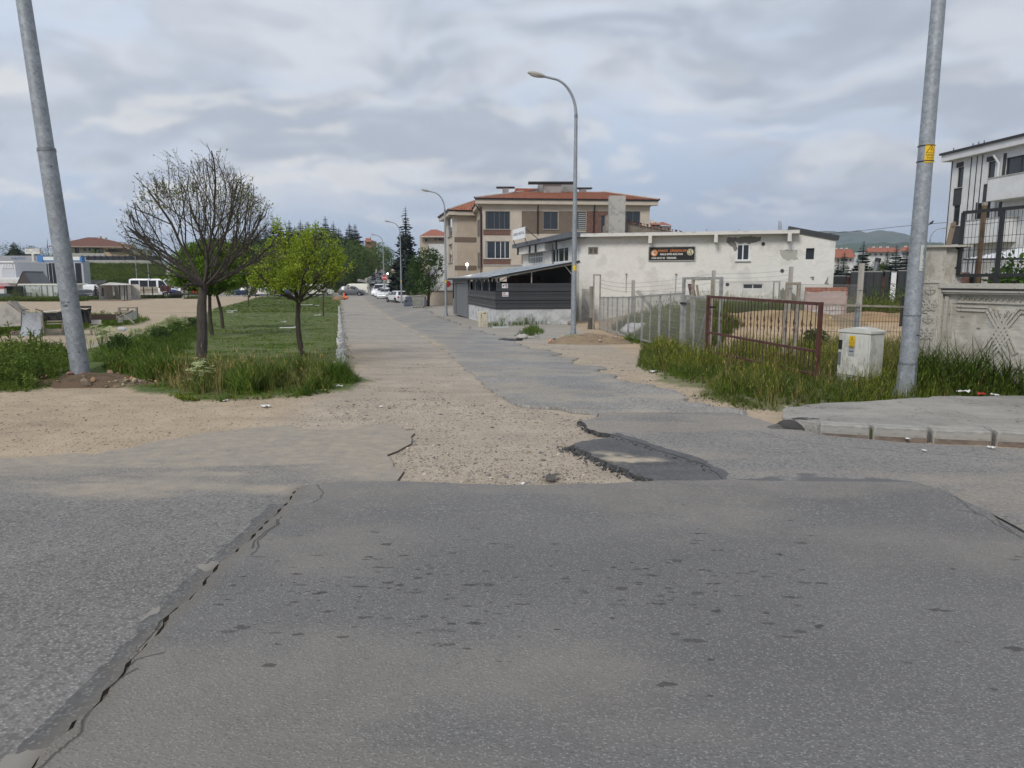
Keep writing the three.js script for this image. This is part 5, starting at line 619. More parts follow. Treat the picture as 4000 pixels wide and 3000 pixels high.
// -- gates and fences along the yard
{
const a = onG(2770, 14.8), b = onG(3213, 11.1), pl = plane(a, b), o = thing('scroll_gate', 'rust red gate with black bars and scroll ornaments in tall grass', 'gate', a); const g0 = (u) => ground(a.x + pl.ux * u, -(a.z + pl.uz * u)), L = pl.L, top = (u) => lerp(1.265, 1.235, u / L), mid = (u) => lerp(0.53, 0.486, u / L);
for (const u of [0, L]) PW(o, pl, 'post', sbar(V(u, g0(u) - 0.1, 0), V(u, top(u) + 0.03, 0), 0.055), M.redOxide); PW(o, pl, 'top_rail', sbar(V(0, top(0), 0), V(L, top(L), 0), 0.05), M.redOxide); PW(o, pl, 'middle_rail', sbar(V(0, mid(0), 0), V(L, mid(L), 0), 0.04), M.redOxide); PW(o, pl, 'bottom_rail', sbar(V(0, 0.14, 0), V(L, 0.12, 0), 0.04), M.redOxide);
const dk = std([0.05, 0.025, 0.02], 0.7, 0.1), n = 33; const sg = (() => { const pts = []; for (let i = 0; i <= 22; i++) { const t = i / 22; pts.push(V(0.02 * Math.sin(t * 6.3), lerp(-0.13, 0.13, t), 0)); } const spiral = (s, y) => { const q = []; for (let i = 0; i <= 12; i++) { const an = i / 12 * 5, rr = 0.024 * (1 - i / 17); q.push(V(s * (0.022 - Math.cos(an) * rr), y + Math.sin(an) * rr * s, 0)); } return tube(q, 0.006, 4); }; return merge([tube(pts, 0.009, 5), spiral(1, 0.05), spiral(-1, -0.05)]); })();
for (let k = 1; k < n; k++) { const u = L * k / n, y1 = top(u) - 0.02, y0 = 0.13; PW(o, pl, 'bar', bar(V(u, y0, 0), V(u, y1, 0), 0.007, 0.007, 5), dk); if (k % 2) { const m = PW(o, pl, 'scroll', sg, M.redOxide); const w = pl.pt(u, lerp(0.86, 0.84, k / n), 0).sub(o.position); m.position.copy(w); } }
P(o, 'latch', bar(V(0.02, 1.2, 0.03), V(0.15, 1.2, 0.03), 0.025), M.darkMetal);
const c = onG(2345, 33.7), e = onG(2667, 18.2), pf = plane(c, e), f = thing('mesh_fence', 'grey steel mesh fence panels running along the yard edge', 'fence', c), gf = (u) => ground(c.x + pf.ux * u, -(c.z + pf.uz * u)), Lf = pf.L, hp = 1.55; const N = 6;
for (let k = 0; k <= N; k++) { const u = Lf * k / N; PW(f, pf, 'post', sbar(V(u, gf(u) - 0.1, 0), V(u, gf(u) + hp, 0), 0.06), M.fenceGrey); }
for (let k = 0; k < N; k++) { const u0 = Lf * k / N, u1 = Lf * (k + 1) / N, pn = PW(f, pf, 'panel_frame', merge([sbar(V(u0, gf(u0) + hp - 0.02, 0), V(u1, gf(u1) + hp - 0.02, 0), 0.045), sbar(V(u0, gf(u0) + 0.1, 0), V(u1, gf(u1) + 0.1, 0), 0.045), sbar(V((u0 + u1) / 2, gf(u0) + 0.1, 0), V((u0 + u1) / 2, gf(u1) + hp, 0), 0.03)]), M.fenceGrey); for (let j = 1; j < 8; j++) { const q = j / 8; P(pn, 'cross_wire', bar(V(u0, gf(u0) + 0.1 + q * (hp - 0.12), 0.012), V(u1, gf(u1) + 0.1 + q * (hp - 0.12), 0.012), 0.0035, 0.0035, 3), M.fenceGrey); } const m = []; for (let u = u0 + 0.06; u < u1; u += 0.06) m.push(bar(V(u, gf(u) + 0.1, 0), V(u, gf(u) + hp, 0), 0.003, 0.003, 3)); const w = P(pn, 'mesh_wires', merge(m), M.fenceGrey); w.userData.kind = 'stuff'; }
const frame = (px0, px1, d, topY, lab, rusty = true, dep = 0) => { const p = onG(px0, d), q = onG(px1, d - dep), pp = plane(p, q), yy = at((px0 + px1) / 2, topY, d - dep / 2).y, h = thing('steel_portal', lab, 'gate frame', p), m = rusty ? M.rustyBeam : M.fenceGrey; PW(h, pp, 'leg', sbar(V(0, p.y - 0.1, 0), V(0, yy, 0), 0.065), m); PW(h, pp, 'leg', sbar(V(pp.L, q.y - 0.1, 0), V(pp.L, yy, 0), 0.065), m); PW(h, pp, 'lintel', sbar(V(-0.03, yy, 0), V(pp.L + 0.03, yy, 0), 0.06), m); return [h, pp, yy]; };
frame(2320, 2345, 33.9, 1074, 'narrow upright steel frame at the far end of the mesh fence'); const [pf1, pp1, y1] = frame(2672, 2818, 18.0, 1087, 'wide steel portal with dark hinges beside the rust red gate', false, 1.4); frame(2708, 2784, 19.6, 1090, 'second steel portal set close behind the wide one', true, 0.9); frame(3077, 3122, 15.2, 1108, 'narrow rusty frame standing behind the rust red gate'); frame(3024, 3046, 40.5, 1101, 'pale pipe frame leaning on the peeling workshop wall', false);
PW(pf1, pp1, 'hinge', bar(V(-0.02, y1 - 0.62, 0.05), V(0.3, y1 - 0.62, 0.05), 0.035), M.darkMetal); PW(pf1, pp1, 'sill_bar', sbar(V(0, ground(5, 17) + 0.1, 0), V(pp1.L, ground(5, 16.6) + 0.12, 0), 0.06), M.fenceGrey);
{ const g = thing('wicket_gate', 'open grey mesh wicket gate hanging under the wide steel portal', 'gate', onG(2690, 17.8)); const q = plane(onG(2680, 17.9), onG(2768, 15.6)), gy = -0.2; PW(g, q, 'frame', merge([sbar(V(0, gy, 0), V(q.L, gy, 0), 0.04), sbar(V(0, gy + 1.42, 0), V(q.L, gy + 1.42, 0), 0.04), sbar(V(0.02, gy, 0), V(0.02, gy + 1.42, 0), 0.04), sbar(V(q.L, gy, 0), V(q.L, gy + 1.42, 0), 0.04), sbar(V(q.L * 0.45, gy, 0), V(q.L * 0.45, gy + 1.42, 0), 0.035), sbar(V(q.L * 0.5, gy, -0.02), V(q.L, gy + 1.3, -0.02), 0.03)]), M.fenceGrey); const m = []; for (let u = 0.05; u < q.L; u += 0.05) m.push(bar(V(u, gy, 0.01), V(u, gy + 1.42, 0.01), 0.0028, 0.0028, 3)); for (let y = 0.15; y < 1.4; y += 0.2) m.push(bar(V(0, gy + y, 0.014), V(q.L, gy + y, 0.014), 0.003, 0.003, 3)); PW(g, q, 'mesh_wires', merge(m), M.fenceGrey).userData.kind = 'stuff'; }
{ const p = onG(3226, 11.5), q = onG(3620, 11.7), r = plane(p, q), h = thing('rusty_mesh_fence', 'rusty wire mesh panel with pale top rail behind the electrical cabinet', 'fence', p), yt = 1.21; PW(h, r, 'top_rail', sbar(V(0, yt, 0), V(r.L, yt - 0.05, 0), 0.05, 0.03), M.rustyBeam); PW(h, r, 'post', sbar(V(r.L * 0.34, -0.1, -0.03), V(r.L * 0.34, yt + 0.02, -0.03), 0.055), M.zinc); for (let u = 0.04; u < r.L; u += 0.052) PW(h, r, 'upright_wire', bar(V(u, 0.0, 0), V(u, yt, 0), 0.0032, 0.0032, 4), M.rusty); for (let k = 0; k < 7; k++) PW(h, r, 'cross_wire', bar(V(0, 0.1 + k * 0.17, 0.006), V(r.L, 0.1 + k * 0.165, 0.006), 0.0032, 0.0032, 4), M.rusty); }
{ const h = thing('wooden_post', 'weathered grey wooden post at the far end of the mesh fence', 'post', onG(2312, 34.2)); P(h, 'post', tube([V(0, -0.1, 0), V(0.02, 1, 0), V(-0.02, 2.05, 0)], [0.13, 0.11, 0.1], 8), M.woodGrey); P(h, 'rotten_foot', tube([V(0, -0.1, 0), V(0, 0.55, 0)], [0.2, 0.135], 8), std([0.1, 0.09, 0.08], 0.95, 0, { map: grain('wood', 0.5) })); }
const posts = [[2474, 33.8, 1094], [2787, 32.5, 1056], [3088, 31, 1041]].map(([px, d, ty]) => { const p = onG(px, d); return { p, h: at(px, ty, d).y - p.y }; }); posts.push({ p: onG(3362, 24.5), h: at(3362, 1029, 24.5).y - onG(3362, 24.5).y });
const labs = ['concrete fence post next to the leaning white strut', 'concrete fence post behind the wide steel portal', 'concrete fence post beside the narrow rusty frame', 'concrete fence post rising behind the electrical cabinet']; posts.forEach(({ p, h }, i) => { const o = thing('concrete_post', labs[i], 'post', p); P(o, 'shaft', rb(0.15, h + 0.1, 0.15, 0.02, 0, -0.1), M.concrete); P(o, 'wire_loop', tube([V(-0.09, h * 0.6, 0.08), V(0.09, h * 0.6, 0.08)], 0.008, 4), M.darkMetal); });
{ const h = thing('slanted_strut', 'white slanted concrete strut bracing the first fence post', 'post', posts[0].p.clone().add(V(0.2, 0, 0))); P(h, 'strut', sbar(V(0.0, 1.75, 0), V(1.35, 0.1, 0.8), 0.13), M.concrete); P(h, 'foot', rb(0.3, 0.2, 0.3, 0.03, 1.35, -0.02, 0.8), M.concrete); }
for (let i = 0; i < 2; i++) { const p = posts[i].p, q = posts[i + 1].p, r = plane(p, q), h = thing('chain_link_fence', i ? 'chain link netting in front of the peeling end of the workshop' : 'chain link netting between the slanted strut and the wide portal', 'fence', p); const H = 1.75, m = [], s = 0.11; for (let u = -H; u < r.L; u += s) { const c0 = Math.max(0, u), c1 = Math.min(r.L, u + H); if (c1 > c0) { m.push(bar(V(c0, p.y + (c0 - u), 0), V(c1, p.y + (c1 - u), 0), 0.0035, 0.0035, 3), bar(V(c0, p.y + H - (c0 - u), 0.004), V(c1, p.y + H - (c1 - u), 0.004), 0.0035, 0.0035, 3)); } } PW(h, r, 'netting', merge(m), M.fenceGrey).userData.kind = 'stuff'; PW(h, r, 'line_wire', bar(V(0, p.y + H, 0), V(r.L, p.y + H, 0), 0.005, 0.005, 4), M.fenceGrey); }
{ const p = posts[2].p, q = posts[3].p, r = plane(p, q), h = thing('chain_link_fence', 'chain link netting running past the wrapped brick pallet', 'fence', p); const H = 1.6, m = [], s = 0.11; for (let u = -H; u < r.L; u += s) { const c0 = Math.max(0, u), c1 = Math.min(r.L, u + H); if (c1 > c0) m.push(bar(V(c0, p.y + (c0 - u), 0), V(c1, p.y + (c1 - u), 0), 0.0035, 0.0035, 3), bar(V(c0, p.y + H - (c0 - u), 0.004), V(c1, p.y + H - (c1 - u), 0.004), 0.0035, 0.0035, 3)); } PW(h, r, 'netting', merge(m), M.fenceGrey).userData.kind = 'stuff'; PW(h, r, 'line_wire', bar(V(0, p.y + H, 0), V(r.L, p.y + H, 0), 0.005, 0.005, 4), M.fenceGrey); }
for (let k = 0; k < 3; k++) { const pts = [c.clone().setY(c.y + 2.0 + 0.17 * k), ...posts.slice(0, 3).map(({ p, h }) => p.clone().setY(p.y + h - 0.55 + 0.2 * k))]; const h = thing('barbed_wire', ['lowest strand of barbed wire on the concrete posts', 'middle strand of barbed wire on the concrete posts', 'top strand of barbed wire on the concrete posts'][k], 'wire', pts[0], 0); const w = []; for (let i = 1; i < pts.length; i++) { const a = pts[i - 1].clone().sub(pts[0]), b = pts[i].clone().sub(pts[0]); const q = []; for (let j = 0; j <= 8; j++) { const v = a.clone().lerp(b, j / 8); v.y -= 0.06 * Math.sin(j / 8 * Math.PI); q.push(v); } w.push(tube(q, 0.006, 4)); } P(h, 'strand', merge(w), M.fenceGrey); const bb = []; for (let i = 1; i < pts.length; i++) for (let j = 1; j < 22; j++) { const v = pts[i - 1].clone().lerp(pts[i], j / 22).sub(pts[0]); v.y -= 0.06 * Math.sin(j / 22 * Math.PI); bb.push(bar(v.clone().add(V(-0.02, -0.03, 0)), v.clone().add(V(0.02, 0.03, 0)), 0.004, 0.004, 3)); } P(h, 'barbs', merge(bb), M.fenceGrey).userData.kind = 'stuff'; }
{ const h = thing('leaning_board', 'dark red brown board leaning against the workshop wall', 'board', onG(2725, 40)); P(h, 'board', sbar(V(0, 0, 0), V(-0.15, 1.75, -0.9), 0.36, 0.04), std([0.12, 0.06, 0.05], 0.8, 0, { map: grain('wood', 0.6) })); P(h, 'batten', sbar(V(0.3, 0, 0), V(0.2, 1.7, -0.9), 0.12, 0.03), M.wood); }
{ const h = thing('grey_slab', 'pale grey sheet propped against the shed back corner', 'board', onG(2292, 44)); P(h, 'sheet', sbar(V(0, -0.1, 0), V(0.05, 2.0, -0.4), 0.6, 0.03), M.concrete); P(h, 'prop_pipe', bar(V(0.45, 0, 0.6), V(-0.15, 1.5, 0.0), 0.03), M.zinc); }
}
// -- pallet of bricks wrapped in film
{
const z5 = [2200, 850, 2.011], c = gp(z5[0] + 2045 / z5[2], z5[1] + 812 / z5[2]), d = -c.z, o = thing('brick_pallet', 'stack of hollow clay bricks wrapped in torn clear film on a pallet', 'bricks', c, -0.35); const s = d / F, w = 290 / z5[2] * s, h = 262 / z5[2] * s, dp = w * 0.8;
const br = std([0.52, 0.17, 0.08], 0.85, 0, { map: grain('stain', 0.7) }), br2 = std([0.44, 0.14, 0.075], 0.85, 0, { map: grain('stain', 0.7) }); const nx = 8, ny = 8, nz = 4, bw = w / nx, bh = (h - 0.14) / ny, bd = dp / nz; const r = rng(3); for (const x of [-0.4, 0, 0.4]) P(o, 'pallet_block', bx(0.12, 0.1, dp, x * w, 0), M.woodGrey); P(o, 'pallet_deck', bx(w, 0.03, dp, 0, 0.1), M.woodGrey);
const geo = rb(bw * 0.95, bh * 0.94, bd * 0.96, 0.008), hole = new THREE.CylinderGeometry(bh * 0.13, bh * 0.13, 0.01, 6).rotateX(Math.PI / 2); P(o, 'brick_core', bx(w * 0.9, h - 0.3, dp * 0.85, 0, 0.14), br2);
for (let j = 0; j < ny; j++) for (let i = 0; i < nx; i++) { const k = P(o, 'brick', geo, r() < 0.5 ? br : br2, [(i + 0.5) * bw - w / 2 + (r() - 0.5) * 0.015, 0.14 + j * bh, dp / 2 - bd / 2 + (r() - 0.5) * 0.03]); if (j > 5) for (const e of [[-0.25, 0.3], [0.25, 0.3], [-0.25, 0.7], [0.25, 0.7]]) P(k, 'hole', hole, M.black, [e[0] * bw, e[1] * bh, bd * 0.48 + 0.002]); }
for (let i = 0; i < nx; i++) for (let q = 1; q < nz; q++) P(o, 'brick', geo, r() < 0.5 ? br : br2, [(i + 0.5) * bw - w / 2, 0.14 + (ny - 1) * bh, dp / 2 - bd * (q + 0.5)]); for (let j = 0; j < ny - 1; j++) for (let q = 1; q < nz; q++) for (const sx of [0, nx - 1]) P(o, 'brick', geo, r() < 0.5 ? br : br2, [(sx + 0.5) * bw - w / 2 + (r() - 0.5) * 0.02, 0.14 + j * bh, dp / 2 - bd * (q + 0.5)]);
const film = new THREE.CylinderGeometry(1, 1, 1, 60, 18, true); { const p = film.attributes.position; for (let i = 0; i < p.count; i++) { const a = Math.atan2(p.getZ(i), p.getX(i)), y = p.getY(i) + 0.5, ca = Math.cos(a), sa = Math.sin(a), m = 1 / Math.max(Math.abs(ca), Math.abs(sa)); const wr = 0.05 * (fbm(a * 5 + 3, y * 16 + a * 3, 3) - 0.3); p.setXYZ(i, ca * m * (w / 2 + 0.02 + wr), 0.03 + y * (h * 0.86) + 0.12 * (fbm(a * 2, 4) - 0.5), sa * m * (dp / 2 + 0.02 + wr)); } film.computeVertexNormals(); } P(o, 'film', film, new THREE.MeshStandardMaterial({ color: C(0.78, 0.75, 0.73), roughness: 0.3, transparent: true, opacity: 0.4, side: THREE.DoubleSide, bumpMap: bumpFine, bumpScale: 0.02 }));
{ const sk = new THREE.PlaneGeometry(w * 0.7, 0.6, 20, 12), p = sk.attributes.position; for (let i = 0; i < p.count; i++) p.setZ(i, 0.1 * fbm(p.getX(i) * 4, p.getY(i) * 6, 3)); sk.computeVertexNormals(); P(o, 'torn_film', sk, M.plastic, [0.05 * w, 0.3, dp / 2 + 0.05], [-0.25, 0, 0.25]); }
}
// -- dark yard screens and containers at the back
{
const z = [3150, 850, 3.687], mk = (name, lab, cat, x0, x1, y0, y1, d, mat, ribs = true) => { const a = at(z[0] + x0 / z[2], z[1] + y1 / z[2], d), b = at(z[0] + x1 / z[2], z[1] + y0 / z[2], d), g = ground((a.x + b.x) / 2, d), o = thing(name, lab, cat, V((a.x + b.x) / 2, g, -d)), w = b.x - a.x, h = b.y - g; P(o, 'panel', bx(w, h, 0.06), mat); if (ribs) for (let k = 0; k <= Math.round(w / 0.5); k++) P(o, 'rib', bx(0.05, h - 0.04, 0.05, -w / 2 + k * w / Math.round(w / 0.5), 0, 0.055), mat); P(o, 'top_rail', bx(w + 0.04, 0.06, 0.1, 0, h), M.fenceGrey); return o; };
mk('site_screen', 'charcoal sheet screen with red post left of the white panel', 'fence', 620, 1090, 785, 1150, 48, M.anthracite); mk('site_screen', 'charcoal sheet screen beside the workshop end wall', 'fence', 340, 560, 845, 1150, 50, M.anthracite); mk('site_screen', 'charcoal sheet screen right of the white panel', 'fence', 1300, 1620, 770, 1150, 49, M.anthracite); mk('site_fence', 'narrow white panel in the charcoal site fence', 'panel', 1200, 1298, 790, 1150, 48.6, M.cleanWhite, false); mk('site_fence', 'dark red panel in the charcoal site fence', 'panel', 565, 618, 850, 1150, 48.5, M.redOxide, false); mk('site_fence', 'charcoal gate leaf between red post and white panel', 'panel', 1112, 1198, 775, 1150, 49, M.anthracite, false);
for (const [x, lab] of [[1100, 'rust red post in the site fence beside the white panel']]) { const p = onG(z[0] + x / z[2], 48.2), o = thing('red_post', lab, 'post', p); P(o, 'post', bx(0.22, 2.7, 0.15), M.redOxide); P(o, 'cap', bx(0.28, 0.05, 0.2, 0, 2.7), M.redOxide); }
{ const p = onG(3395, 52), o = thing('flue_pipe', 'slanted grey pipe rising behind the charcoal screen', 'pipe', p); P(o, 'pipe', bar(V(0, 1.5, 0), V(0.55, 4.2, 0), 0.17), M.zincDark); P(o, 'collar', bar(V(0.5, 4.0, 0), V(0.56, 4.25, 0), 0.2), M.black); }
}
// -- vehicles
const paint = (c, r = 0.28) => new THREE.MeshPhysicalMaterial({ color: C(...c), roughness: r + 0.1, metalness: 0.1, clearcoat: 0.7, clearcoatRoughness: 0.12, side: THREE.DoubleSide });
const MC = { lens: std([0.62, 0.63, 0.64], 0.15), tail: std([0.35, 0.015, 0.015], 0.25), rim: std([0.42, 0.43, 0.44], 0.35, 0.6), trim: std([0.022, 0.022, 0.024], 0.6), plate: std([0.7, 0.7, 0.68], 0.5), arch: std([0.008, 0.008, 0.008], 0.9) };
const SHAPES = {
hatch: { L: 4.05, W: 0.86, cl: 0.2, wr: 0.31, ax: [0.72, 3.28], st: [[0, 0.62, 0.66, 0.74, 0.70], [0.06, 0.80, 0.92, 0.80, 0.74], [0.42, 0.93, 1.38, 0.84, 0.60], [0.8, 0.92, 1.46, 0.86, 0.63], [1.9, 0.90, 1.47, 0.86, 0.64], [2.3, 0.89, 1.42, 0.86, 0.62], [2.98, 0.90, 0.97, 0.85, 0.68], [3.7, 0.78, 0.84, 0.81, 0.66], [3.98, 0.60, 0.66, 0.72, 0.6], [4.05, 0.45, 0.5, 0.66, 0.58]], ws: [2.3, 2.98], rw: [0.06, 0.42], sw: [[0.62, 1.38], [1.46, 2.62]] },
suv: { L: 4.4, W: 0.92, cl: 0.24, wr: 0.34, ax: [0.85, 3.55], st: [[0, 0.7, 0.74, 0.8, 0.74], [0.08, 0.9, 1.02, 0.86, 0.78], [0.5, 1.04, 1.55, 0.9, 0.64], [0.9, 1.03, 1.63, 0.92, 0.67], [2.1, 1.0, 1.64, 0.92, 0.68], [2.55, 1.0, 1.58, 0.92, 0.66], [3.2, 1.0, 1.08, 0.91, 0.74], [4.0, 0.92, 0.98, 0.87, 0.72], [4.33, 0.75, 0.8, 0.78, 0.66], [4.4, 0.5, 0.55, 0.7, 0.62]], ws: [2.55, 3.2], rw: [0.08, 0.5], sw: [[0.6, 1.1], [1.16, 1.95], [2.02, 2.9]] },
sedan: { L: 4.5, W: 0.88, cl: 0.2, wr: 0.31, ax: [0.85, 3.55], st: [[0, 0.7, 0.74, 0.74, 0.7], [0.08, 0.9, 0.98, 0.82, 0.72], [0.75, 0.94, 1.02, 0.86, 0.7], [1.35, 0.93, 1.4, 0.88, 0.6], [1.8, 0.92, 1.45, 0.88, 0.63], [2.3, 0.91, 1.44, 0.88, 0.63], [2.6, 0.9, 1.38, 0.88, 0.61], [3.3, 0.9, 0.97, 0.87, 0.7], [4.1, 0.8, 0.86, 0.82, 0.66], [4.42, 0.62, 0.68, 0.74, 0.6], [4.5, 0.46, 0.5, 0.68, 0.6]], ws: [2.6, 3.3], rw: [0.75, 1.35], sw: [[1.2, 1.85], [1.92, 2.95]] },
van: { L: 5.2, W: 0.98, cl: 0.22, wr: 0.33, ax: [0.95, 4.2], st: [[0, 1.1, 1.9, 0.92, 0.84], [0.05, 1.1, 1.95, 0.96, 0.86], [0.4, 1.1, 1.98, 0.98, 0.88], [3.2, 1.08, 1.98, 0.98, 0.88], [3.55, 1.06, 1.9, 0.98, 0.84], [4.3, 1.05, 1.14, 0.97, 0.8], [4.95, 0.92, 0.99, 0.9, 0.74], [5.14, 0.72, 0.8, 0.82, 0.7], [5.2, 0.5, 0.55, 0.76, 0.66]], ws: [3.55, 4.3], rw: null, sw: [[3.3, 3.95]] },
bus: { L: 6.6, W: 1.02, cl: 0.24, wr: 0.36, ax: [1.1, 5.3], st: [[0, 1.25, 2.5, 0.94, 0.86], [0.05, 1.25, 2.6, 1.0, 0.9], [0.4, 1.25, 2.68, 1.02, 0.92], [4.6, 1.22, 2.66, 1.02, 0.92], [5.0, 1.2, 2.5, 1.02, 0.86], [5.75, 1.15, 1.26, 1.0, 0.84], [6.35, 1.0, 1.06, 0.93, 0.78], [6.55, 0.75, 0.82, 0.86, 0.72], [6.6, 0.5, 0.55, 0.8, 0.7]], ws: [5.0, 5.75], rw: [0.0, 0.05], sw: [[0.3, 1.5], [1.6, 2.8], [2.9, 4.0], [4.3, 5.4]] },
pickup: { L: 5.2, W: 0.92, cl: 0.3, wr: 0.38, ax: [1.05, 4.15], st: [[0, 0.85, 0.9, 0.86, 0.84], [0.1, 1.0, 1.04, 0.9, 0.88], [1.7, 1.02, 1.06, 0.92, 0.88], [1.75, 1.02, 1.62, 0.92, 0.66], [2.2, 1.02, 1.72, 0.92, 0.68], [3.0, 1.02, 1.7, 0.92, 0.68], [3.65, 1.04, 1.12, 0.92, 0.76], [4.8, 0.98, 1.04, 0.88, 0.74], [5.15, 0.8, 0.86, 0.8, 0.7], [5.2, 0.5, 0.55, 0.74, 0.66]], ws: [3.0, 3.65], rw: null, sw: [[1.85, 2.4], [2.5, 3.3]] },
};
function vehicle(kind, pmat, label, category, pos, heading, group, extra = {}) {
const s = SHAPES[kind], o = thing(extra.name ?? 'car', label, category, pos, heading, group), X = (x) => x - s.L / 2;
const ev = (x) => { const T = s.st; for (let i = 1; i < T.length; i++) if (x <= T[i][0]) { const a = T[i - 1], b = T[i], t = (x - a[0]) / (b[0] - a[0]); return a.map((v, k) => lerp(v, b[k], t)); } return T[T.length - 1]; };
const xs = []; for (let i = 0; i < s.st.length - 1; i++) { const a = s.st[i][0], b = s.st[i + 1][0], n = Math.max(1, Math.round((b - a) / 0.18)); for (let k = 0; k < n; k++) xs.push(lerp(a, b, k / n)); } xs.push(s.L);
const ring = (x) => { const [, yb, yt, wb, wt] = ev(x), c = s.cl; const h = [[0, c], [wb * 0.86, c], [wb * 0.97, c + 0.1], [wb, lerp(c, yb, 0.55)], [wb * 0.985, yb - 0.02], [wb * 0.96, yb], [lerp(wb * 0.96, wt, 0.93), lerp(yb, yt, 0.9)], [wt * 0.9, yt - 0.012], [wt * 0.55, yt + 0.012], [0, yt + 0.02]]; return [...h, ...h.slice(1, -1).reverse().map(([w, y]) => [-w, y])]; };
const pos_ = [], idx = []; const m = ring(0).length; xs.forEach((x) => { for (const [w, y] of ring(x)) pos_.push(X(x), y, w); }); for (let i = 0; i < xs.length - 1; i++) for (let k = 0; k < m; k++) { const a = i * m + k, b = i * m + (k + 1) % m; idx.push(a, b, a + m, b, b + m, a + m); }
for (const [e, off] of [[0, 0], [xs.length - 1, (xs.length - 1) * m]]) { const c = pos_.length / 3; pos_.push(X(xs[e]), 0.5, 0); for (let k = 0; k < m; k++) idx.push(c, off + k, off + (k + 1) % m); }
const g = new THREE.BufferGeometry(); g.setAttribute('position', new THREE.Float32BufferAttribute(pos_, 3)); g.setIndex(idx); g.computeVertexNormals(); P(o, 'body', g, pmat);
const sideQ = (x0, x1, sgn) => { const q = []; const n = Math.max(2, Math.round((x1 - x0) / 0.2)); const pt = (x, t) => { const [, yb, yt, wb, wt] = ev(x); return V(X(x), lerp(yb, yt, t * 0.9), sgn * (lerp(wb * 0.96, lerp(wb * 0.96, wt, 0.93), t) + 0.012)); }; for (let k = 0; k < n; k++) { const a = lerp(x0, x1, k / n), b = lerp(x0, x1, (k + 1) / n); q.push([pt(a, 0.08), pt(b, 0.08), pt(b, 0.92), pt(a, 0.92)]); } return quads(q); };
for (const [a, b] of s.sw) for (const sg of [1, -1]) P(o, 'side_window', sideQ(a, b, sg), M.glassDark);
const screen = (xa, xb, name) => { const A = ev(xa), B = ev(xb), lo = A[2] < B[2] ? [xa, A] : [xb, B], hi = A[2] < B[2] ? [xb, B] : [xa, A]; const up = V(0, 1, 0), dir = V(X(hi[0]) - X(lo[0]), hi[1][2] - lo[1][2], 0), nrm = V(-dir.y, dir.x, 0).normalize(); if (nrm.y < 0) nrm.negate(); const P_ = (t, w) => V(lerp(X(lo[0]), X(hi[0]), t), lerp(lo[1][2], hi[1][2], t) + 0.02, w * lerp(lo[1][4], hi[1][4], t) * 0.9).addScaledVector(nrm, 0.012); P(o, name, quads([[P_(0.06, -1), P_(0.06, 1), P_(0.92, 1), P_(0.92, -1)]]), M.glassDark); };
screen(...s.ws, 'windscreen'); if (s.rw) screen(...s.rw, 'rear_window');
for (const ax of s.ax) for (const sg of [1, -1]) { const w = s.wr, y = w, wb = s.W; P(o, 'wheel_arch', new THREE.CylinderGeometry(w * 1.14, w * 1.14, 0.05, 18).rotateX(Math.PI / 2), MC.arch, [X(ax), y + 0.02, sg * (wb - 0.012)]); const t = P(o, 'wheel', new THREE.TorusGeometry(w * 0.78, w * 0.22, 8, 20), M.rubber, [X(ax), y, sg * (wb - 0.03)]); t.scale.z = 1.1; P(t, 'rim', new THREE.CylinderGeometry(w * 0.62, w * 0.62, 0.05, 16).rotateX(Math.PI / 2), MC.rim, [0, 0, sg * 0.03]); const sp = []; for (let k = 0; k < 5; k++) sp.push(bx(0.06, w * 0.5, 0.02, 0, 0.04).rotateZ(k * 1.2566)); P(t, 'spokes', merge(sp), MC.trim, [0, 0, sg * 0.06]); }
const f = ev(s.L - 0.22), r = ev(0.1);
for (const sg of [1, -1]) { P(o, 'headlight', rb(0.3, 0.15, 0.34, 0.05), MC.lens, [X(s.L - 0.21), f[1] - 0.16, sg * (f[3] - 0.22)], [0, -sg * 0.35, 0]); P(o, 'tail_light', rb(0.12, kind === 'bus' || kind === 'van' ? 0.5 : 0.2, 0.2, 0.03), MC.tail, [X(0.05), (kind === 'van' || kind === 'bus' ? 0.95 : r[1] - 0.2), sg * (r[3] - 0.12)]); const mx = s.ws[1] - 0.12; P(o, 'mirror', rb(0.1, 0.12, 0.16, 0.03), pmat, [X(mx), ev(mx)[1] + 0.05, sg * (s.W + 0.07)]); }
P(o, 'grille', rb(0.05, 0.14, 0.9, 0.03), MC.trim, [X(s.L - 0.06), 0.52, 0]); P(o, 'bumper', rb(0.16, 0.2, s.W * 1.62, 0.05), extra.trimBumper ? MC.trim : pmat, [X(s.L) - 0.07, 0.28, 0]); P(o, 'lower_grille', rb(0.05, 0.1, 1.0, 0.03), MC.trim, [X(s.L) - 0.012, 0.34, 0]); P(o, 'bumper', rb(0.16, 0.22, s.W * 1.66, 0.05), extra.trimBumper ? MC.trim : pmat, [X(0) + 0.05, 0.34, 0]); P(o, 'number_plate', rb(0.02, 0.11, 0.5, 0.004), MC.plate, [X(s.L) + 0.012, 0.4, 0]); P(o, 'number_plate', rb(0.02, 0.11, 0.5, 0.004), MC.plate, [X(0) - 0.035, 0.56, 0]);
for (const sg of [1, -1]) { P(o, 'sill', bx(s.ax[1] - s.ax[0] - 2.3 * s.wr, 0.09, 0.04, X((s.ax[0] + s.ax[1]) / 2), s.cl + 0.02, sg * (s.W - 0.02)), MC.trim); for (const [, b] of s.sw.slice(0, 2)) P(o, 'door_handle', rb(0.16, 0.035, 0.03, 0.01), pmat, [X(b) - 0.3, ev(b)[1] - 0.12, sg * (s.W + 0.008)]); }
P(o, 'underbody', bx(s.L - 0.4, 0.12, s.W * 1.6, 0, s.cl - 0.06), MC.arch);
return o;
}
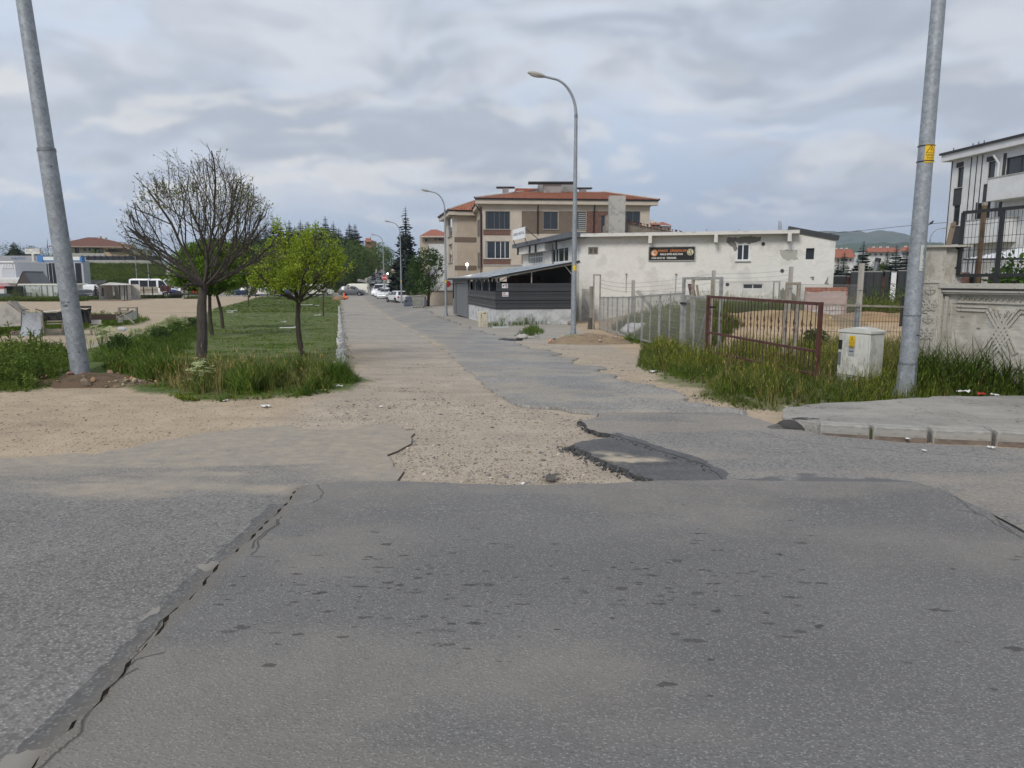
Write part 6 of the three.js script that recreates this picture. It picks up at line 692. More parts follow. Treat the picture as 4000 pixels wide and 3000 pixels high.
{
const z3 = [1300, 900, 4.424], white = paint([0.78, 0.79, 0.80]), silver = paint([0.46, 0.46, 0.46]), gsuv = paint([0.13, 0.135, 0.145]), cream = paint([0.74, 0.71, 0.60]), blue = paint([0.02, 0.035, 0.14]), dark = paint([0.03, 0.03, 0.035]), beigeP = paint([0.66, 0.64, 0.57]), redP = paint([0.5, 0.03, 0.05]), lilac = paint([0.42, 0.30, 0.36]);
const px = (x) => z3[0] + x / z3[2];
vehicle('suv', gsuv, 'grey car crossing the street junction in front of the cream van', 'car', onG(1375, 121), 0.0);
vehicle('van', cream, 'cream panel van with blank side panels behind the grey car', 'van', onG(1383, 129), Math.PI + 0.0, null, { name: 'van' });
const toCam = -Math.PI / 2 - 0.18;
const g = 'white cars parked in a row facing the junction'; vehicle('hatch', white, 'white hatchback heading the row of parked white cars', 'car', onG(px(918), 106), toCam, g); vehicle('hatch', white, 'second white car in the parked row', 'car', onG(px(862), 113.5), toCam, g); vehicle('van', white, 'third white vehicle at the back of the parked row', 'car', onG(px(836), 121), toCam, g);
const hb = vehicle('hatch', paint([0.70, 0.70, 0.70]), 'old white hatchback seen from behind beside the street lamp', 'car', onG(px(1112), 89), -toCam + 0.35);
vehicle('sedan', paint([0.62, 0.58, 0.58]), 'pale car half hidden behind the old white hatchback', 'car', onG(px(1085), 104), -toCam);
vehicle('sedan', silver, 'silver car stopped on the road rising under the trees', 'car', onG(px(722), 150), toCam); vehicle('pickup', paint([0.22, 0.24, 0.27]), 'dark pickup truck parked on the rising road behind the silver car', 'truck', onG(px(820), 156), toCam - 0.1, null, { name: 'pickup_truck' });
const v = vehicle('van', white, 'white van with blue and red lettering driving along the crossing street', 'van', onG(1035, 119), 0, null, { name: 'van' }); { const t = print(512, 192, (x, w, h) => { x.fillStyle = '#e3e5e8'; x.fillRect(0, 0, w, h); x.fillStyle = '#4f93c4'; x.font = 'bold 74px sans-serif'; x.fillText('YES', 330, 78); x.fillStyle = '#cf3b33'; x.font = 'bold 54px sans-serif'; x.fillText('AKARYAKIT TAŞIMA', 8, 168, 430); x.fillStyle = '#4a6fa8'; x.fillRect(448, 128, 58, 26); }); const gg = plateUV(3.0, 1.05); P(v, 'side_lettering', gg, t, [-0.9, 1.12, 0.995]); }
vehicle('hatch', blue, 'dark blue car passing behind the white lettered van', 'car', onG(950, 124), Math.PI); vehicle('sedan', blue, 'dark blue car between the white lettered van and the pale minivan', 'car', onG(1120, 125), 0); const mv = vehicle('van', beigeP, 'pale beige minivan with dark side windows behind the bright green tree', 'van', onG(1240, 122), 0, null, { name: 'van' }); for (const [x0, w] of [[-1.4, 1.0], [-0.3, 1.0]]) P(mv, 'side_window', bx(w, 0.55, 0.02, x0, 1.2, 0.955), M.glassDark, null, [0.09, 0, 0]);
const mb = vehicle('bus', paint([0.80, 0.80, 0.81]), 'white minibus parked at the edge of the dirt lot', 'minibus', onG(603, 113), 0, null, { name: 'minibus', trimBumper: true }); mb.scale.setScalar(1.08);
vehicle('sedan', dark, 'black car beside the open white cabin', 'car', onG(332, 101), -0.5); vehicle('van', white, 'white minivan parked behind the black car', 'van', onG(358, 112), 0.1, null, { name: 'van' }); vehicle('van', paint([0.72, 0.72, 0.72]), 'white van parked in front of the striped building', 'van', onG(318, 131), 0, null, { name: 'van' }); vehicle('sedan', lilac, 'mauve car parked below the white van', 'car', onG(344, 122), toCam);
vehicle('hatch', white, 'white car coming down the hill road', 'car', onG(650, 128), toCam + 0.3); vehicle('hatch', paint([0.6, 0.62, 0.64]), 'pale car farther up the hill road', 'car', onG(648, 138), toCam + 0.3); vehicle('van', white, 'white van beyond the grey board on the hill road', 'van', onG(727, 134), toCam + 0.3, null, { name: 'van' }); vehicle('hatch', redP, 'red car beside the grey board at the lot edge', 'car', onG(757, 124), 0.2);
}
// -- people, one continuous surface each
function person(label, pos, ry, cloth, legs, stride = 0.22) {
const J = { head: [0, 1.62, 0.01], neck: [0, 1.46, 0], chest: [0, 1.28, 0], waist: [0, 1.05, 0.01], hip: [0, 0.93, 0] };
const B = [['head', [0, 1.56, 0.02], 0.098, 0.085], [[0, 1.5, 0], [0, 1.42, 0], 0.055, 0.06], [[0, 1.40, 0], [0, 1.18, 0], 0.14, 0.15], [[-0.14, 1.38, 0], [0.14, 1.38, 0], 0.075, 0.075], [[0, 1.18, 0], [0, 0.95, 0], 0.14, 0.145]];
for (const s of [-1, 1]) { const k = s * stride; B.push([[s * 0.09, 0.92, 0], [s * 0.09, 0.5, k * 0.55], 0.088, 0.062], [[s * 0.09, 0.5, k * 0.55], [s * 0.09, 0.09, k * 1.0 - (s < 0 ? 0.05 : 0)], 0.06, 0.045], [[s * 0.09, 0.05, k - 0.05], [s * 0.09, 0.045, k + 0.13], 0.046, 0.036], [[s * 0.19, 1.37, 0], [s * 0.24, 1.1, -k * 0.4], 0.055, 0.045], [[s * 0.24, 1.1, -k * 0.4], [s * 0.23, 0.84, -k * 0.7 + 0.05], 0.042, 0.034], [[s * 0.23, 0.82, -k * 0.7 + 0.06], [s * 0.22, 0.73, -k * 0.7 + 0.08], 0.036, 0.026]); }
B[0] = [[0, 1.63, 0], [0, 1.57, 0.02], 0.1, 0.082];
const n = 44, mc = new MarchingCubes(n, cloth, false, false, 60000); mc.isolation = 0; const cap = (p, a, b, r1, r2) => { const ab = [b[0] - a[0], b[1] - a[1], b[2] - a[2]], ap = [p[0] - a[0], p[1] - a[1], p[2] - a[2]], t = clamp((ab[0] * ap[0] + ab[1] * ap[1] + ab[2] * ap[2]) / (ab[0] ** 2 + ab[1] ** 2 + ab[2] ** 2 + 1e-9)); return Math.hypot(ap[0] - ab[0] * t, ap[1] - ab[1] * t, ap[2] - ab[2] * t) - lerp(r1, r2, t); };
for (let k = 0; k < n; k++) for (let j = 0; j < n; j++) for (let i = 0; i < n; i++) { const p = [(i / n * 2 - 1) * 0.5, (j / n * 2 - 1) * 0.95 + 0.88, (k / n * 2 - 1) * 0.5]; let d = 9; for (const [a, b, r1, r2] of B) { const e = cap(p, a, b, r1, r2), h = clamp(0.5 + 0.5 * (d - e) / 0.035); d = lerp(d, e, h) - 0.035 * h * (1 - h); } mc.field[i + j * n + k * n * n] = -d; }
mc.update(); const c = mc.count, pa = mc.positionArray.slice(0, c * 3), na = mc.normalArray.slice(0, c * 3), col = new Float32Array(c * 3); for (let i = 0; i < c; i++) { pa[i * 3] *= 0.5; pa[i * 3 + 1] = pa[i * 3 + 1] * 0.95 + 0.88; pa[i * 3 + 2] *= 0.5; const y = pa[i * 3 + 1], hand = y < 0.83 && Math.abs(pa[i * 3]) > 0.185 && y > 0.6; const q = y > 1.52 && y < 1.66 && pa[i * 3 + 2] > 0.02 || hand ? [0.36, 0.22, 0.15] : y > 1.5 ? [0.02, 0.016, 0.013] : y < 0.1 ? [0.02, 0.02, 0.02] : y < 0.95 ? legs : cloth; col.set(q, i * 3); }
const g = new THREE.BufferGeometry(); g.setAttribute('position', new THREE.BufferAttribute(pa, 3)); g.setAttribute('normal', new THREE.BufferAttribute(na, 3)); g.setAttribute('color', new THREE.BufferAttribute(col, 3)); g.computeVertexNormals();
const o = thing('person', label, 'person', pos, ry); P(o, 'body', g, std(0xffffff, 0.85, 0, { vertexColors: true })); return o;
}
{ const b1 = onG(1455.5, 139), b2 = onG(1462.5, 138); person('person in black jacket walking up the path beside another', b1.setY(1.35), Math.PI - 0.2, [0.02, 0.02, 0.022], [0.025, 0.025, 0.03]); person('person in dark clothes with paler trousers walking up the path', b2.setY(1.3), Math.PI - 0.2, [0.025, 0.022, 0.022], [0.06, 0.06, 0.065], -0.22);
person('person in dark clothes standing between black car and open cabin', onG(369, 100), 0.4, [0.03, 0.032, 0.04], [0.03, 0.03, 0.035], 0.05); person('person in brown clothes standing beside the open cabin', onG(383, 99.5), -0.6, [0.06, 0.045, 0.04], [0.035, 0.03, 0.03], 0.06); }
// -- left: dirt lot, sheds, buildings beyond
const zA = [0, 900, 5.267], zB = [280, 1030, 4.424], zC = [0, 1130, 3.568], zE = [1560, 1050, 5.027];
const zat = (z, x, y, d) => at(z[0] + x / z[2], z[1] + y / z[2], d);
function zbox(o, name, z, x0, y0, x1, y1, d, dep, mat, toG = false) { const a = zat(z, x0, y1, d), b = zat(z, x1, y0, d); const y = toG ? o.position.y - 0.1 : a.y; return P(o, name, bx(b.x - a.x, b.y - y, dep), mat, V((a.x + b.x) / 2, y, a.z - dep / 2).sub(o.position)); }
{
const d = 141, o = thing('company_building', 'grey and blue company building with tall dark slit windows', 'building', onG(150, d)); const gm = std([0.40, 0.41, 0.44], 0.7, 0, { map: grain('plaster', 5) }), bm = std([0.06, 0.20, 0.48], 0.6), wm = std([0.72, 0.76, 0.76], 0.6);
zbox(o, 'side_wall', zA, -300, 520, 815, 1080, d + 0.5, 10, gm, true); zbox(o, 'front_wall', zA, 865, 625, 1700, 1080, d, 2.2, std([0.52, 0.54, 0.58], 0.7, 0, { map: grain('plaster', 5) }), true); zbox(o, 'blue_pillar', zA, 808, 515, 868, 1080, d - 0.3, 1, bm, true); zbox(o, 'blue_band', zA, 870, 612, 1700, 640, d - 0.12, 0.3, std([0.22, 0.33, 0.52], 0.6)); zbox(o, 'blue_edge', zA, 1645, 540, 1678, 650, d - 0.35, 1, bm);
const par = zbox(o, 'parapet', zA, 880, 542, 1640, 612, d - 0.2, 2, wm);
for (const x of [885, 965, 1043, 1118, 1190, 1268, 1345, 1420, 1500, 1588, 1648]) zbox(o, 'slit_window', zA, x - 13, 672, x + 13, 1080, d - 0.02, 0.15, M.glassDark, true);
zbox(o, 'shop_banner', zA, 280, 660, 455, 730, d + 0.4, 0.2, print(256, 96, (x) => { x.fillStyle = '#cdbfb8'; x.fillRect(0, 0, 256, 96); x.fillStyle = '#8d3436'; x.fillRect(0, 8, 256, 22); x.fillRect(0, 62, 256, 18); x.fillStyle = '#2b2022'; x.fillRect(60, 36, 90, 22); })); zbox(o, 'dark_banner', zA, 455, 660, 665, 752, d + 0.4, 0.2, std([0.09, 0.065, 0.05], 0.7)); zbox(o, 'ledge', zA, 280, 752, 740, 765, d + 0.2, 0.6, wm);
const sg = (() => { const a = zat(zA, 235, 602, d + 0.4), b = zat(zA, 782, 540, d + 0.4); return P(o, 'lettering', plateUV(b.x - a.x, b.y - a.y), std(0xffffff, 0.6, 0, { transparent: true, map: canvasTex(768, 96, (x) => { x.clearRect(0, 0, 768, 96); x.fillStyle = '#3d6aa6'; x.font = 'bold 92px sans-serif'; x.fillText('N A T S U', 6, 82, 756); }) }), V((a.x + b.x) / 2, (a.y + b.y) / 2, a.z + 0.06).sub(o.position)); })();
}
{ const d = 128, o = thing('billboard', 'white weathered rooftop billboard on a tall white column', 'billboard', onG(130, d)); zbox(o, 'board', zA, 515, 380, 808, 482, d, 0.5, M.offwhite); zbox(o, 'column', zA, 675, 640, 740, 1080, d, 0.9, M.offwhite, true); zbox(o, 'upper_column', zA, 662, 482, 690, 645, d, 0.5, M.offwhite); zbox(o, 'board_frame', zA, 510, 372, 812, 382, d + 0.1, 0.6, M.concrete); }
{ const d = 118, o = thing('white_building', 'white clad two storey building at the edge of the lot', 'building', onG(20, d)); zbox(o, 'wall', zA, -250, 655, 300, 980, d, 8, std([0.62, 0.63, 0.65], 0.6), true); zbox(o, 'roof', zA, -260, 632, 275, 660, d - 0.3, 9, M.cleanWhite); zbox(o, 'window_band', zA, 45, 690, 250, 778, d - 0.05, 0.15, std([0.55, 0.57, 0.6], 0.3)); for (let k = 0; k < 7; k++) zbox(o, 'mullion', zA, 45 + k * 33, 690, 51 + k * 33, 778, d - 0.15, 0.1, M.cleanWhite); zbox(o, 'lower_panel', zA, 50, 785, 290, 975, d - 0.04, 0.1, std([0.48, 0.49, 0.52], 0.6)); const c = zbox(o, 'canopy', zA, -200, 980, 400, 1060, d - 3, 4, M.white); c.rotation.x = 0.1; }
{ const d = 104, o = thing('kiosk', 'dark kiosk with a red and white awning beside the pale container', 'kiosk', onG(20, d)); zbox(o, 'body', zA, -150, 1150, 280, 1300, d, 3, M.darkMetal, true); const aw = P(o, 'awning', quads([[zat(zA, -150, 1085, d + 1), zat(zA, 130, 1085, d + 1), zat(zA, 230, 1140, d - 1.6), zat(zA, -150, 1145, d - 1.6)].map((v) => v.sub(o.position))]), std([0.36, 0.20, 0.20], 0.8)); zbox(o, 'red_panel', zA, -150, 1150, 80, 1195, d - 1.5, 0.1, M.red); zbox(o, 'counter', zA, -150, 1195, 80, 1300, d - 1.4, 0.5, M.white); zbox(o, 'screen', zA, -150, 1305, 230, 1390, d - 2, 0.1, std([0.05, 0.075, 0.085], 0.8), true); }
{
const d = 111, o = thing('a_frame_hut', 'steep A frame hut with charcoal ribbed roof behind the pale container', 'hut', onG(120, d)), q = (x, y, dd) => zat(zA, x, y, dd).sub(o.position); const rl = q(475, 850, d), rr = q(885, 855, d + 7), bl = q(660, 1140, d - 2.5), br = q(1100, 1130, d + 5), fl = q(285, 1270, d);
P(o, 'gable', quads([[fl, bl, rl, rl]]), std([0.045, 0.035, 0.03], 0.9)); const n = 16; for (let k = 0; k < n; k++) { const a = k / n, b = (k + 0.93) / n; P(o, 'roof_sheet', quads([[bl.clone().lerp(br, a), bl.clone().lerp(br, b), rl.clone().lerp(rr, b), rl.clone().lerp(rr, a)]]), M.anthracite); } P(o, 'roof_underlay', quads([[bl, br, rr, rl]].map((l) => l.map((v) => v.clone().add(V(0, -0.06, 0))))), M.black); P(o, 'ridge_cap', sbar(rl, rr, 0.16), M.darkMetal); P(o, 'bargeboard', sbar(fl, rl, 0.14), M.darkMetal); P(o, 'bargeboard', sbar(bl, rl, 0.14), M.darkMetal);
}
{ const d = 106, o = thing('site_container', 'pale green site container with a louvred window', 'container', onG(160, d)), gm = std([0.56, 0.61, 0.58], 0.6, 0, { map: grain('plaster', 3) }); zbox(o, 'body', zA, 385, 1128, 1500, 1420, d, 2.4, gm, true); zbox(o, 'roof_rim', zA, 365, 1098, 1520, 1130, d - 0.1, 2.7, std([0.66, 0.66, 0.58], 0.6)); const l = zbox(o, 'shutter', zA, 545, 1160, 805, 1285, d - 0.06, 0.1, gm); for (let k = 0; k < 9; k++) zbox(l.parent, 'louvre', zA, 550, 1164 + k * 13.5, 800, 1171 + k * 13.5, d - 0.1, 0.06, std([0.6, 0.64, 0.62], 0.6)); for (let k = 0; k < 10; k++) zbox(o, 'panel_joint', zA, 400 + k * 115, 1130, 403 + k * 115, 1410, d - 0.015, 0.03, M.zincDark); }
{
const d = 99, o = thing('open_cabin', 'open fronted white prefabricated cabin with one window', 'cabin', onG(440, d)), q = (x, y, dd) => zat(zB, x, y, dd).sub(o.position), wm = std([0.60, 0.585, 0.545], 0.8, 0, { map: grain('stain', 2) }), fm = M.darkMetal; const g = -0.05;
const A = q(478, 630, d - 2), B = q(640, 620, d), Cx = q(970, 622, d + 0.0), D = q(1025, 600, d + 0.4); const up = (v, y) => V(v.x, q(600, y, d).y, v.z);
const back = plane(B, Cx); P(o, 'back_wall', quads([[V(B.x, g, B.z - 1.6), V(Cx.x + 1, g, Cx.z - 1.6), V(Cx.x + 1, up(Cx, 360).y, Cx.z - 1.6), V(B.x, up(B, 345).y, B.z - 1.6)]]), wm); const lw = P(o, 'end_wall', quads([[V(A.x, g, A.z), V(B.x - 0.2, g, B.z - 1.6), V(B.x - 0.2, up(B, 345).y, B.z - 1.6), V(A.x, up(A, 370).y, A.z)]]), wm); P(lw, 'window', quads([[q(515, 555, d - 1.9), q(562, 560, d - 1.9), q(555, 420, d - 1.9), q(515, 412, d - 1.9)]]), M.glassDark);
const rw = [q(820, 625, d - 0.2), q(970, 622, d + 0.0), q(1030, 580, d + 0.6)]; P(o, 'side_wall', quads([[V(rw[0].x, g, rw[0].z), V(rw[1].x, g, rw[1].z), up(rw[1], 365), up(rw[0], 355)]]), wm); P(o, 'side_wall', quads([[V(rw[1].x, g, rw[1].z), V(rw[2].x, g, rw[2].z), up(rw[2], 375), up(rw[1], 365)]]), wm);
P(o, 'roof', quads([[q(400, 372, d - 2.6), q(640, 318, d - 0.8), q(700, 330, d + 1.4), q(470, 372, d)]]), fm); P(o, 'roof', quads([[q(470, 372, d - 2.4), q(660, 322, d - 1.2), q(1028, 352, d - 0.5), q(1020, 368, d - 0.8)], [q(660, 316, d - 1.2), q(1028, 350, d - 0.5), q(1010, 345, d + 2), q(700, 318, d + 2)]]), wm); for (const [x, y0, y1] of [[403, 372, 630], [820, 358, 628], [905, 368, 626], [952, 372, 624]]) P(o, 'post', bar(q(x + 12, y1, d - 0.3), q(x, y0, d - 0.3), 0.06), fm); P(o, 'floor', bx(5, 0.12, 2.4), M.wood, V((A.x + Cx.x) / 2, -0.02, A.z + 0.2));
}
for (const [x0, y0, x1, y1, m, lab, d] of [[1165, 398, 1485, 515, std([0.40, 0.36, 0.29], 0.85, 0, { map: grain('stain', 1.2) }), 'large stained beige board on dark posts before the minibus', 105], [1530, 382, 1712, 482, std([0.075, 0.022, 0.018], 0.7), 'dark maroon board before the minibus', 106], [1900, 378, 2062, 515, M.greyWall, 'grey sheet board at the lot edge near the hill road', 107]]) { const a = zat(zB, x0, y1, d), b = zat(zB, x1, y0, d), o = thing('notice_board', lab, 'board', V((a.x + b.x) / 2, ground((a.x + b.x) / 2, d), -d)), w = b.x - a.x; P(o, 'board', bx(w, b.y - a.y, 0.06, 0, a.y - o.position.y), m); for (const f of [-0.24, 0.22]) P(o, 'post', bx(0.1, b.y - o.position.y - 0.05, 0.08, f * w, 0, 0.07), M.darkMetal); P(o, 'rail', bx(w * 1.0, 0.06, 0.04, 0, (a.y + b.y) / 2 - o.position.y, 0.05), M.darkMetal); }
{ const o = thing('dark_sack', 'dark blue tarpaulin bundle in front of the minibus nose', 'tarp', onG(685, 108)); const g = new THREE.SphereGeometry(1, 18, 12), p = g.attributes.position; for (let i = 0; i < p.count; i++) { const n = 0.8 + 0.4 * fbm(p.getX(i) * 3 + 4, p.getY(i) * 3 + p.getZ(i) * 2, 3); p.setXYZ(i, p.getX(i) * 1.0 * n, p.getY(i) * 0.6 * n + 0.5, p.getZ(i) * 0.6 * n); } g.computeVertexNormals(); P(o, 'bundle', g, M.tarp); P(o, 'blue_cover', g.clone().scale(0.8, 0.5, 0.9).translate(-0.6, 0.75, 0), std([0.02, 0.04, 0.16], 0.6)); }
{
const d = 196, o = thing('hill_villa', 'low villa with brown hip roof on the hill above the green bank', 'building', onG(360, d)), z0 = [0, 880, 3.16], q = (x, y, dd) => zat(z0, x, y, dd).sub(o.position); const wm = std([0.62, 0.54, 0.40], 0.85, 0, { map: grain('plaster', 4) }), rm = std([0.17, 0.072, 0.05], 0.9, 0, { map: grain('stain', 3) });
zbox(o, 'wall', z0, 670, 262, 1290, 380, d, 12, wm, true); zbox(o, 'terrace_wall', z0, 1290, 285, 1640, 380, d - 1, 10, std([0.50, 0.38, 0.26], 0.85), true); zbox(o, 'terrace_opening', z0, 1300, 295, 1570, 330, d - 1.1, 0.3, std([0.1, 0.085, 0.07], 0.9)); for (const x of [665, 690, 1570, 1640]) zbox(o, 'column', z0, x, 262, x + 12, 380, d - 1.4, 0.6, wm);
P(o, 'roof', quads([[q(612, 255, d - 2), q(1645, 268, d - 2), q(1215, 150, d + 6), q(1080, 148, d + 6)], [q(612, 255, d - 2), q(1080, 148, d + 6), q(1080, 148, d + 8), q(700, 230, d + 16)], [q(1645, 268, d - 2), q(1215, 150, d + 6), q(1215, 150, d + 8), q(1660, 250, d + 16)]]), rm); P(o, 'eave', sbar(q(612, 258, d - 2), q(1645, 271, d - 2), 0.35), std([0.30, 0.22, 0.17], 0.8)); P(o, 'lower_roof', quads([[q(1275, 284, d - 3), q(1660, 288, d - 3), q(1640, 265, d + 1), q(1290, 262, d + 1)]]), rm);
for (const [x0, x1] of [[1032, 1058], [1095, 1118], [1178, 1202]]) zbox(o, 'window', z0, x0, 278, x1, 322, d - 0.1, 0.2, M.frameGrey); zbox(o, 'window', z0, 925, 280, 968, 345, d - 0.1, 0.2, M.glassDark); for (const [x, y0, y1] of [[1220, 135, 160], [1287, 150, 182], [1512, 210, 242]]) zbox(o, 'chimney', z0, x - 12, y0, x + 12, y1, d + 5, 1, M.offwhite); for (const [x, r] of [[1153, 1.6], [1215, 1.0]]) P(o, 'shrub', new THREE.ConeGeometry(r, r * 2.2, 8, 3), std([0.05, 0.07, 0.02], 1), q(x, 330, d - 1.5));
const w = thing('retaining_wall', 'pale concrete retaining wall with dark screen fence along the top of the green bank', 'wall', onG(480, 184)); zbox(w, 'concrete', z0, 1005, 430, 1985, 485, 184, 0.4, M.concrete, true); zbox(w, 'screen', z0, 1000, 381, 1990, 430, 184.1, 0.08, std([0.025, 0.03, 0.04], 0.8)); for (let x = 1010; x < 1985; x += 75) zbox(w, 'fence_post', z0, x, 372, x + 6, 430, 183.9, 0.1, M.darkMetal); zbox(w, 'upper_parapet', z0, 640, 345, 1290, 385, 189, 0.4, M.concrete);
const f = thing('flag_pole', 'thin flag pole with a hanging dark red flag', 'flag', onG(187, 190)); const fb = zat(z0, 598, 380, 190).sub(f.position), ft = zat(z0, 583, 172, 190).sub(f.position); P(f, 'pole', bar(fb, ft, 0.1, 0.06), M.zinc); P(f, 'flag', quads([[zat(z0, 580, 275, 190).sub(f.position), zat(z0, 597, 278, 189.8).sub(f.position), zat(z0, 588, 200, 190).sub(f.position), zat(z0, 581, 190, 190).sub(f.position)]]), std([0.22, 0.03, 0.05], 0.8));
const lw = thing('low_wall', 'low pale wall below the green bank', 'wall', onG(380, 146)); zbox(lw, 'wall', z0, 1060, 680, 1290, 705, 146, 0.4, M.concrete, true); zbox(lw, 'coping', z0, 1055, 674, 1295, 680, 145.9, 0.6, M.concrete);
}
// -- tumbledown shelter by the dirt track
{
const d0 = 28.5, o = thing('lean_to_hut', 'grey gabled hut end with a slanted slab roof beside the dirt track', 'hut', onG(30, d0)), q = (x, y, d) => zat(zC, x, y, d).sub(o.position); const f = [q(-180, 520, d0), q(290, 500, d0 - 0.2), q(295, 320, d0 - 0.2), q(130, 168, d0), q(0, 255, d0), q(-180, 400, d0)];
const gw = new THREE.ExtrudeGeometry(new THREE.Shape(f.map((v) => new THREE.Vector2(v.x, v.y))), { depth: 0.12, bevelEnabled: false }); P(o, 'gable_panel', gw, M.concrete, [0, -0.03, 0.1]);
P(o, 'roof_slab', quads([[q(130, 165, d0 - 0.1), q(300, 318, d0 - 0.3), q(385, 320, d0 + 1.2), q(235, 165, d0 + 1.2)]]), std([0.42, 0.40, 0.35], 0.95, 0, { map: grain('stain', 1) })); P(o, 'roof_rim', sbar(q(130, 163, d0 - 0.1), q(300, 318, d0 - 0.3), 0.06), M.woodGrey); P(o, 'dark_side', quads([[q(292, 330, d0 - 0.2), q(325, 330, d0 + 1), q(325, 450, d0 + 1), q(292, 470, d0 - 0.2)]]), M.tarp); P(o, 'loose_board', sbar(q(270, 240, d0 + 0.6), q(365, 285, d0 + 0.4), 0.22, 0.03), M.woodGrey);
const s = thing('bent_sheet', 'bent grey sheet leaning beside the gabled hut', 'panel', onG(125, 28.3)); { const g = new THREE.PlaneGeometry(1, 1, 20, 12), p = g.attributes.position, a = zat(zC, 318, 440, 28.3).sub(s.position), b = zat(zC, 590, 325, 28.3).sub(s.position); for (let i = 0; i < p.count; i++) { const u = p.getX(i) + 0.5, v = p.getY(i) + 0.5; p.setXYZ(i, lerp(a.x, b.x, u), lerp(-0.05, b.y, v), 0.35 * (1 - v) * (1 - v) + 0.05 * Math.sin(u * 7) * (1 - v)); } g.computeVertexNormals(); P(s, 'sheet', g, std([0.36, 0.38, 0.41], 0.6, 0.2, { map: grain('zinc', 1) })); } P(s, 'post', bx(0.08, 0.9, 0.08), M.woodGrey, zat(zC, 590, 430, 28.2).sub(s.position).setY(-0.05));
const t = thing('tarp_screen', 'sagging black tarpaulin screen on a timber frame beside the track', 'tarp', onG(240, 28.6)); const tp = (x0, x1, yt0, yt1, yb) => { const g = new THREE.PlaneGeometry(1, 1, 30, 12), p = g.attributes.position, a = zat(zC, x0, yb, 28.6).sub(t.position), b = zat(zC, x1, yt1, 28.6).sub(t.position), tl = zat(zC, x0, yt0, 28.6).sub(t.position).y; for (let i = 0; i < p.count; i++) { const u = p.getX(i) + 0.5, v = p.getY(i) + 0.5, top = lerp(tl, b.y, u) - 0.08 * Math.sin(u * Math.PI); p.setXYZ(i, lerp(a.x, b.x, u), lerp(a.y, top, v), 0.07 * Math.sin(u * 19 + v * 4) * (0.3 + v) + 0.05 * fbm(u * 9, v * 5, 2)); } g.computeVertexNormals(); return g; };
P(t, 'tarpaulin', tp(585, 960, 318, 278, 440), M.tarp); P(t, 'tarpaulin', tp(1100, 1265, 250, 262, 470), M.tarp); P(t, 'tarpaulin', tp(960, 1100, 280, 252, 455), M.tarp); P(t, 'top_batten', sbar(zat(zC, 590, 315, 28.5).sub(t.position), zat(zC, 930, 280, 28.5).sub(t.position), 0.04), M.offwhite); P(t, 'loose_batten', sbar(zat(zC, 490, 275, 28.3).sub(t.position), zat(zC, 600, 308, 28.5).sub(t.position), 0.05), M.woodGrey); for (const y of [445, 480]) P(t, 'low_board', sbar(zat(zC, 665, y, 28.3).sub(t.position), zat(zC, 960, y - 6, 28.3).sub(t.position), 0.1, 0.04), M.woodGrey); for (const x of [600, 870, 1255]) P(t, 'post', bx(0.07, 1.0, 0.07), M.woodGrey, zat(zC, x, 430, 28.8).sub(t.position).setY(0)); P(t, 'roll', bar(zat(zC, 1120, 245, 28.8).sub(t.position), zat(zC, 1265, 245, 28.8).sub(t.position), 0.05), M.tarp);
const b = thing('board_fence', 'low brown board fence ending in white door panels', 'fence', onG(400, 29.2)); P(b, 'brown_board', quads([[zat(zC, 1265, 425, 29), zat(zC, 1700, 420, 30), zat(zC, 1700, 345, 30), zat(zC, 1265, 352, 29)].map((v) => v.sub(b.position))]), std([0.15, 0.11, 0.09], 0.9, 0, { map: grain('wood', 0.8) })); P(b, 'white_board', quads([[zat(zC, 1268, 490, 28.8), zat(zC, 1410, 480, 28.9), zat(zC, 1410, 425, 28.9), zat(zC, 1268, 425, 28.8)].map((v) => v.sub(b.position))]), M.white);
for (const [x0, yb0, x1, yb1, yt0, yt1, da, db] of [[1720, 430, 1850, 425, 345, 298, 29.2, 31], [1855, 428, 1912, 405, 310, 290, 31, 32], [1640, 470, 1712, 455, 395, 362, 28.6, 29.2]]) P(b, 'white_panel', quads([[zat(zC, x0, yb0, da), zat(zC, x1, yb1, db), zat(zC, x1, yt1, db), zat(zC, x0, yt0, da)].map((v) => v.sub(b.position))]), M.white); P(b, 'cap_board', sbar(zat(zC, 1650, 390, 28.5).sub(b.position), zat(zC, 1850, 296, 31).sub(b.position), 0.06), M.woodGrey); P(b, 'prop', sbar(zat(zC, 1725, 350, 29).sub(b.position), zat(zC, 1870, 470, 28.6).sub(b.position), 0.05), M.woodGrey); P(b, 'prop', sbar(zat(zC, 1635, 380, 28.6).sub(b.position), zat(zC, 1690, 430, 28.4).sub(b.position), 0.05), M.woodGrey); P(b, 'cane', bar(zat(zC, 1630, 430, 28.6).sub(b.position), zat(zC, 1625, 325, 28.6).sub(b.position), 0.02), M.wood);
const fr = thing('timber_frame', 'open weathered timber frame standing behind the white panels', 'frame', onG(500, 32)); const fq = (x, y) => zat(zC, x, y, 32).sub(fr.position); for (const x of [1663, 1905]) P(fr, 'post', sbar(fq(x, 410), fq(x, 252), 0.08), M.woodGrey); P(fr, 'middle_post', sbar(fq(1780, 300), fq(1780, 258), 0.06), M.woodGrey); P(fr, 'top_rail', sbar(fq(1655, 258), fq(1912, 258), 0.1, 0.05), M.woodGrey); P(fr, 'middle_rail', sbar(fq(1663, 300), fq(1780, 300), 0.06), M.woodGrey);
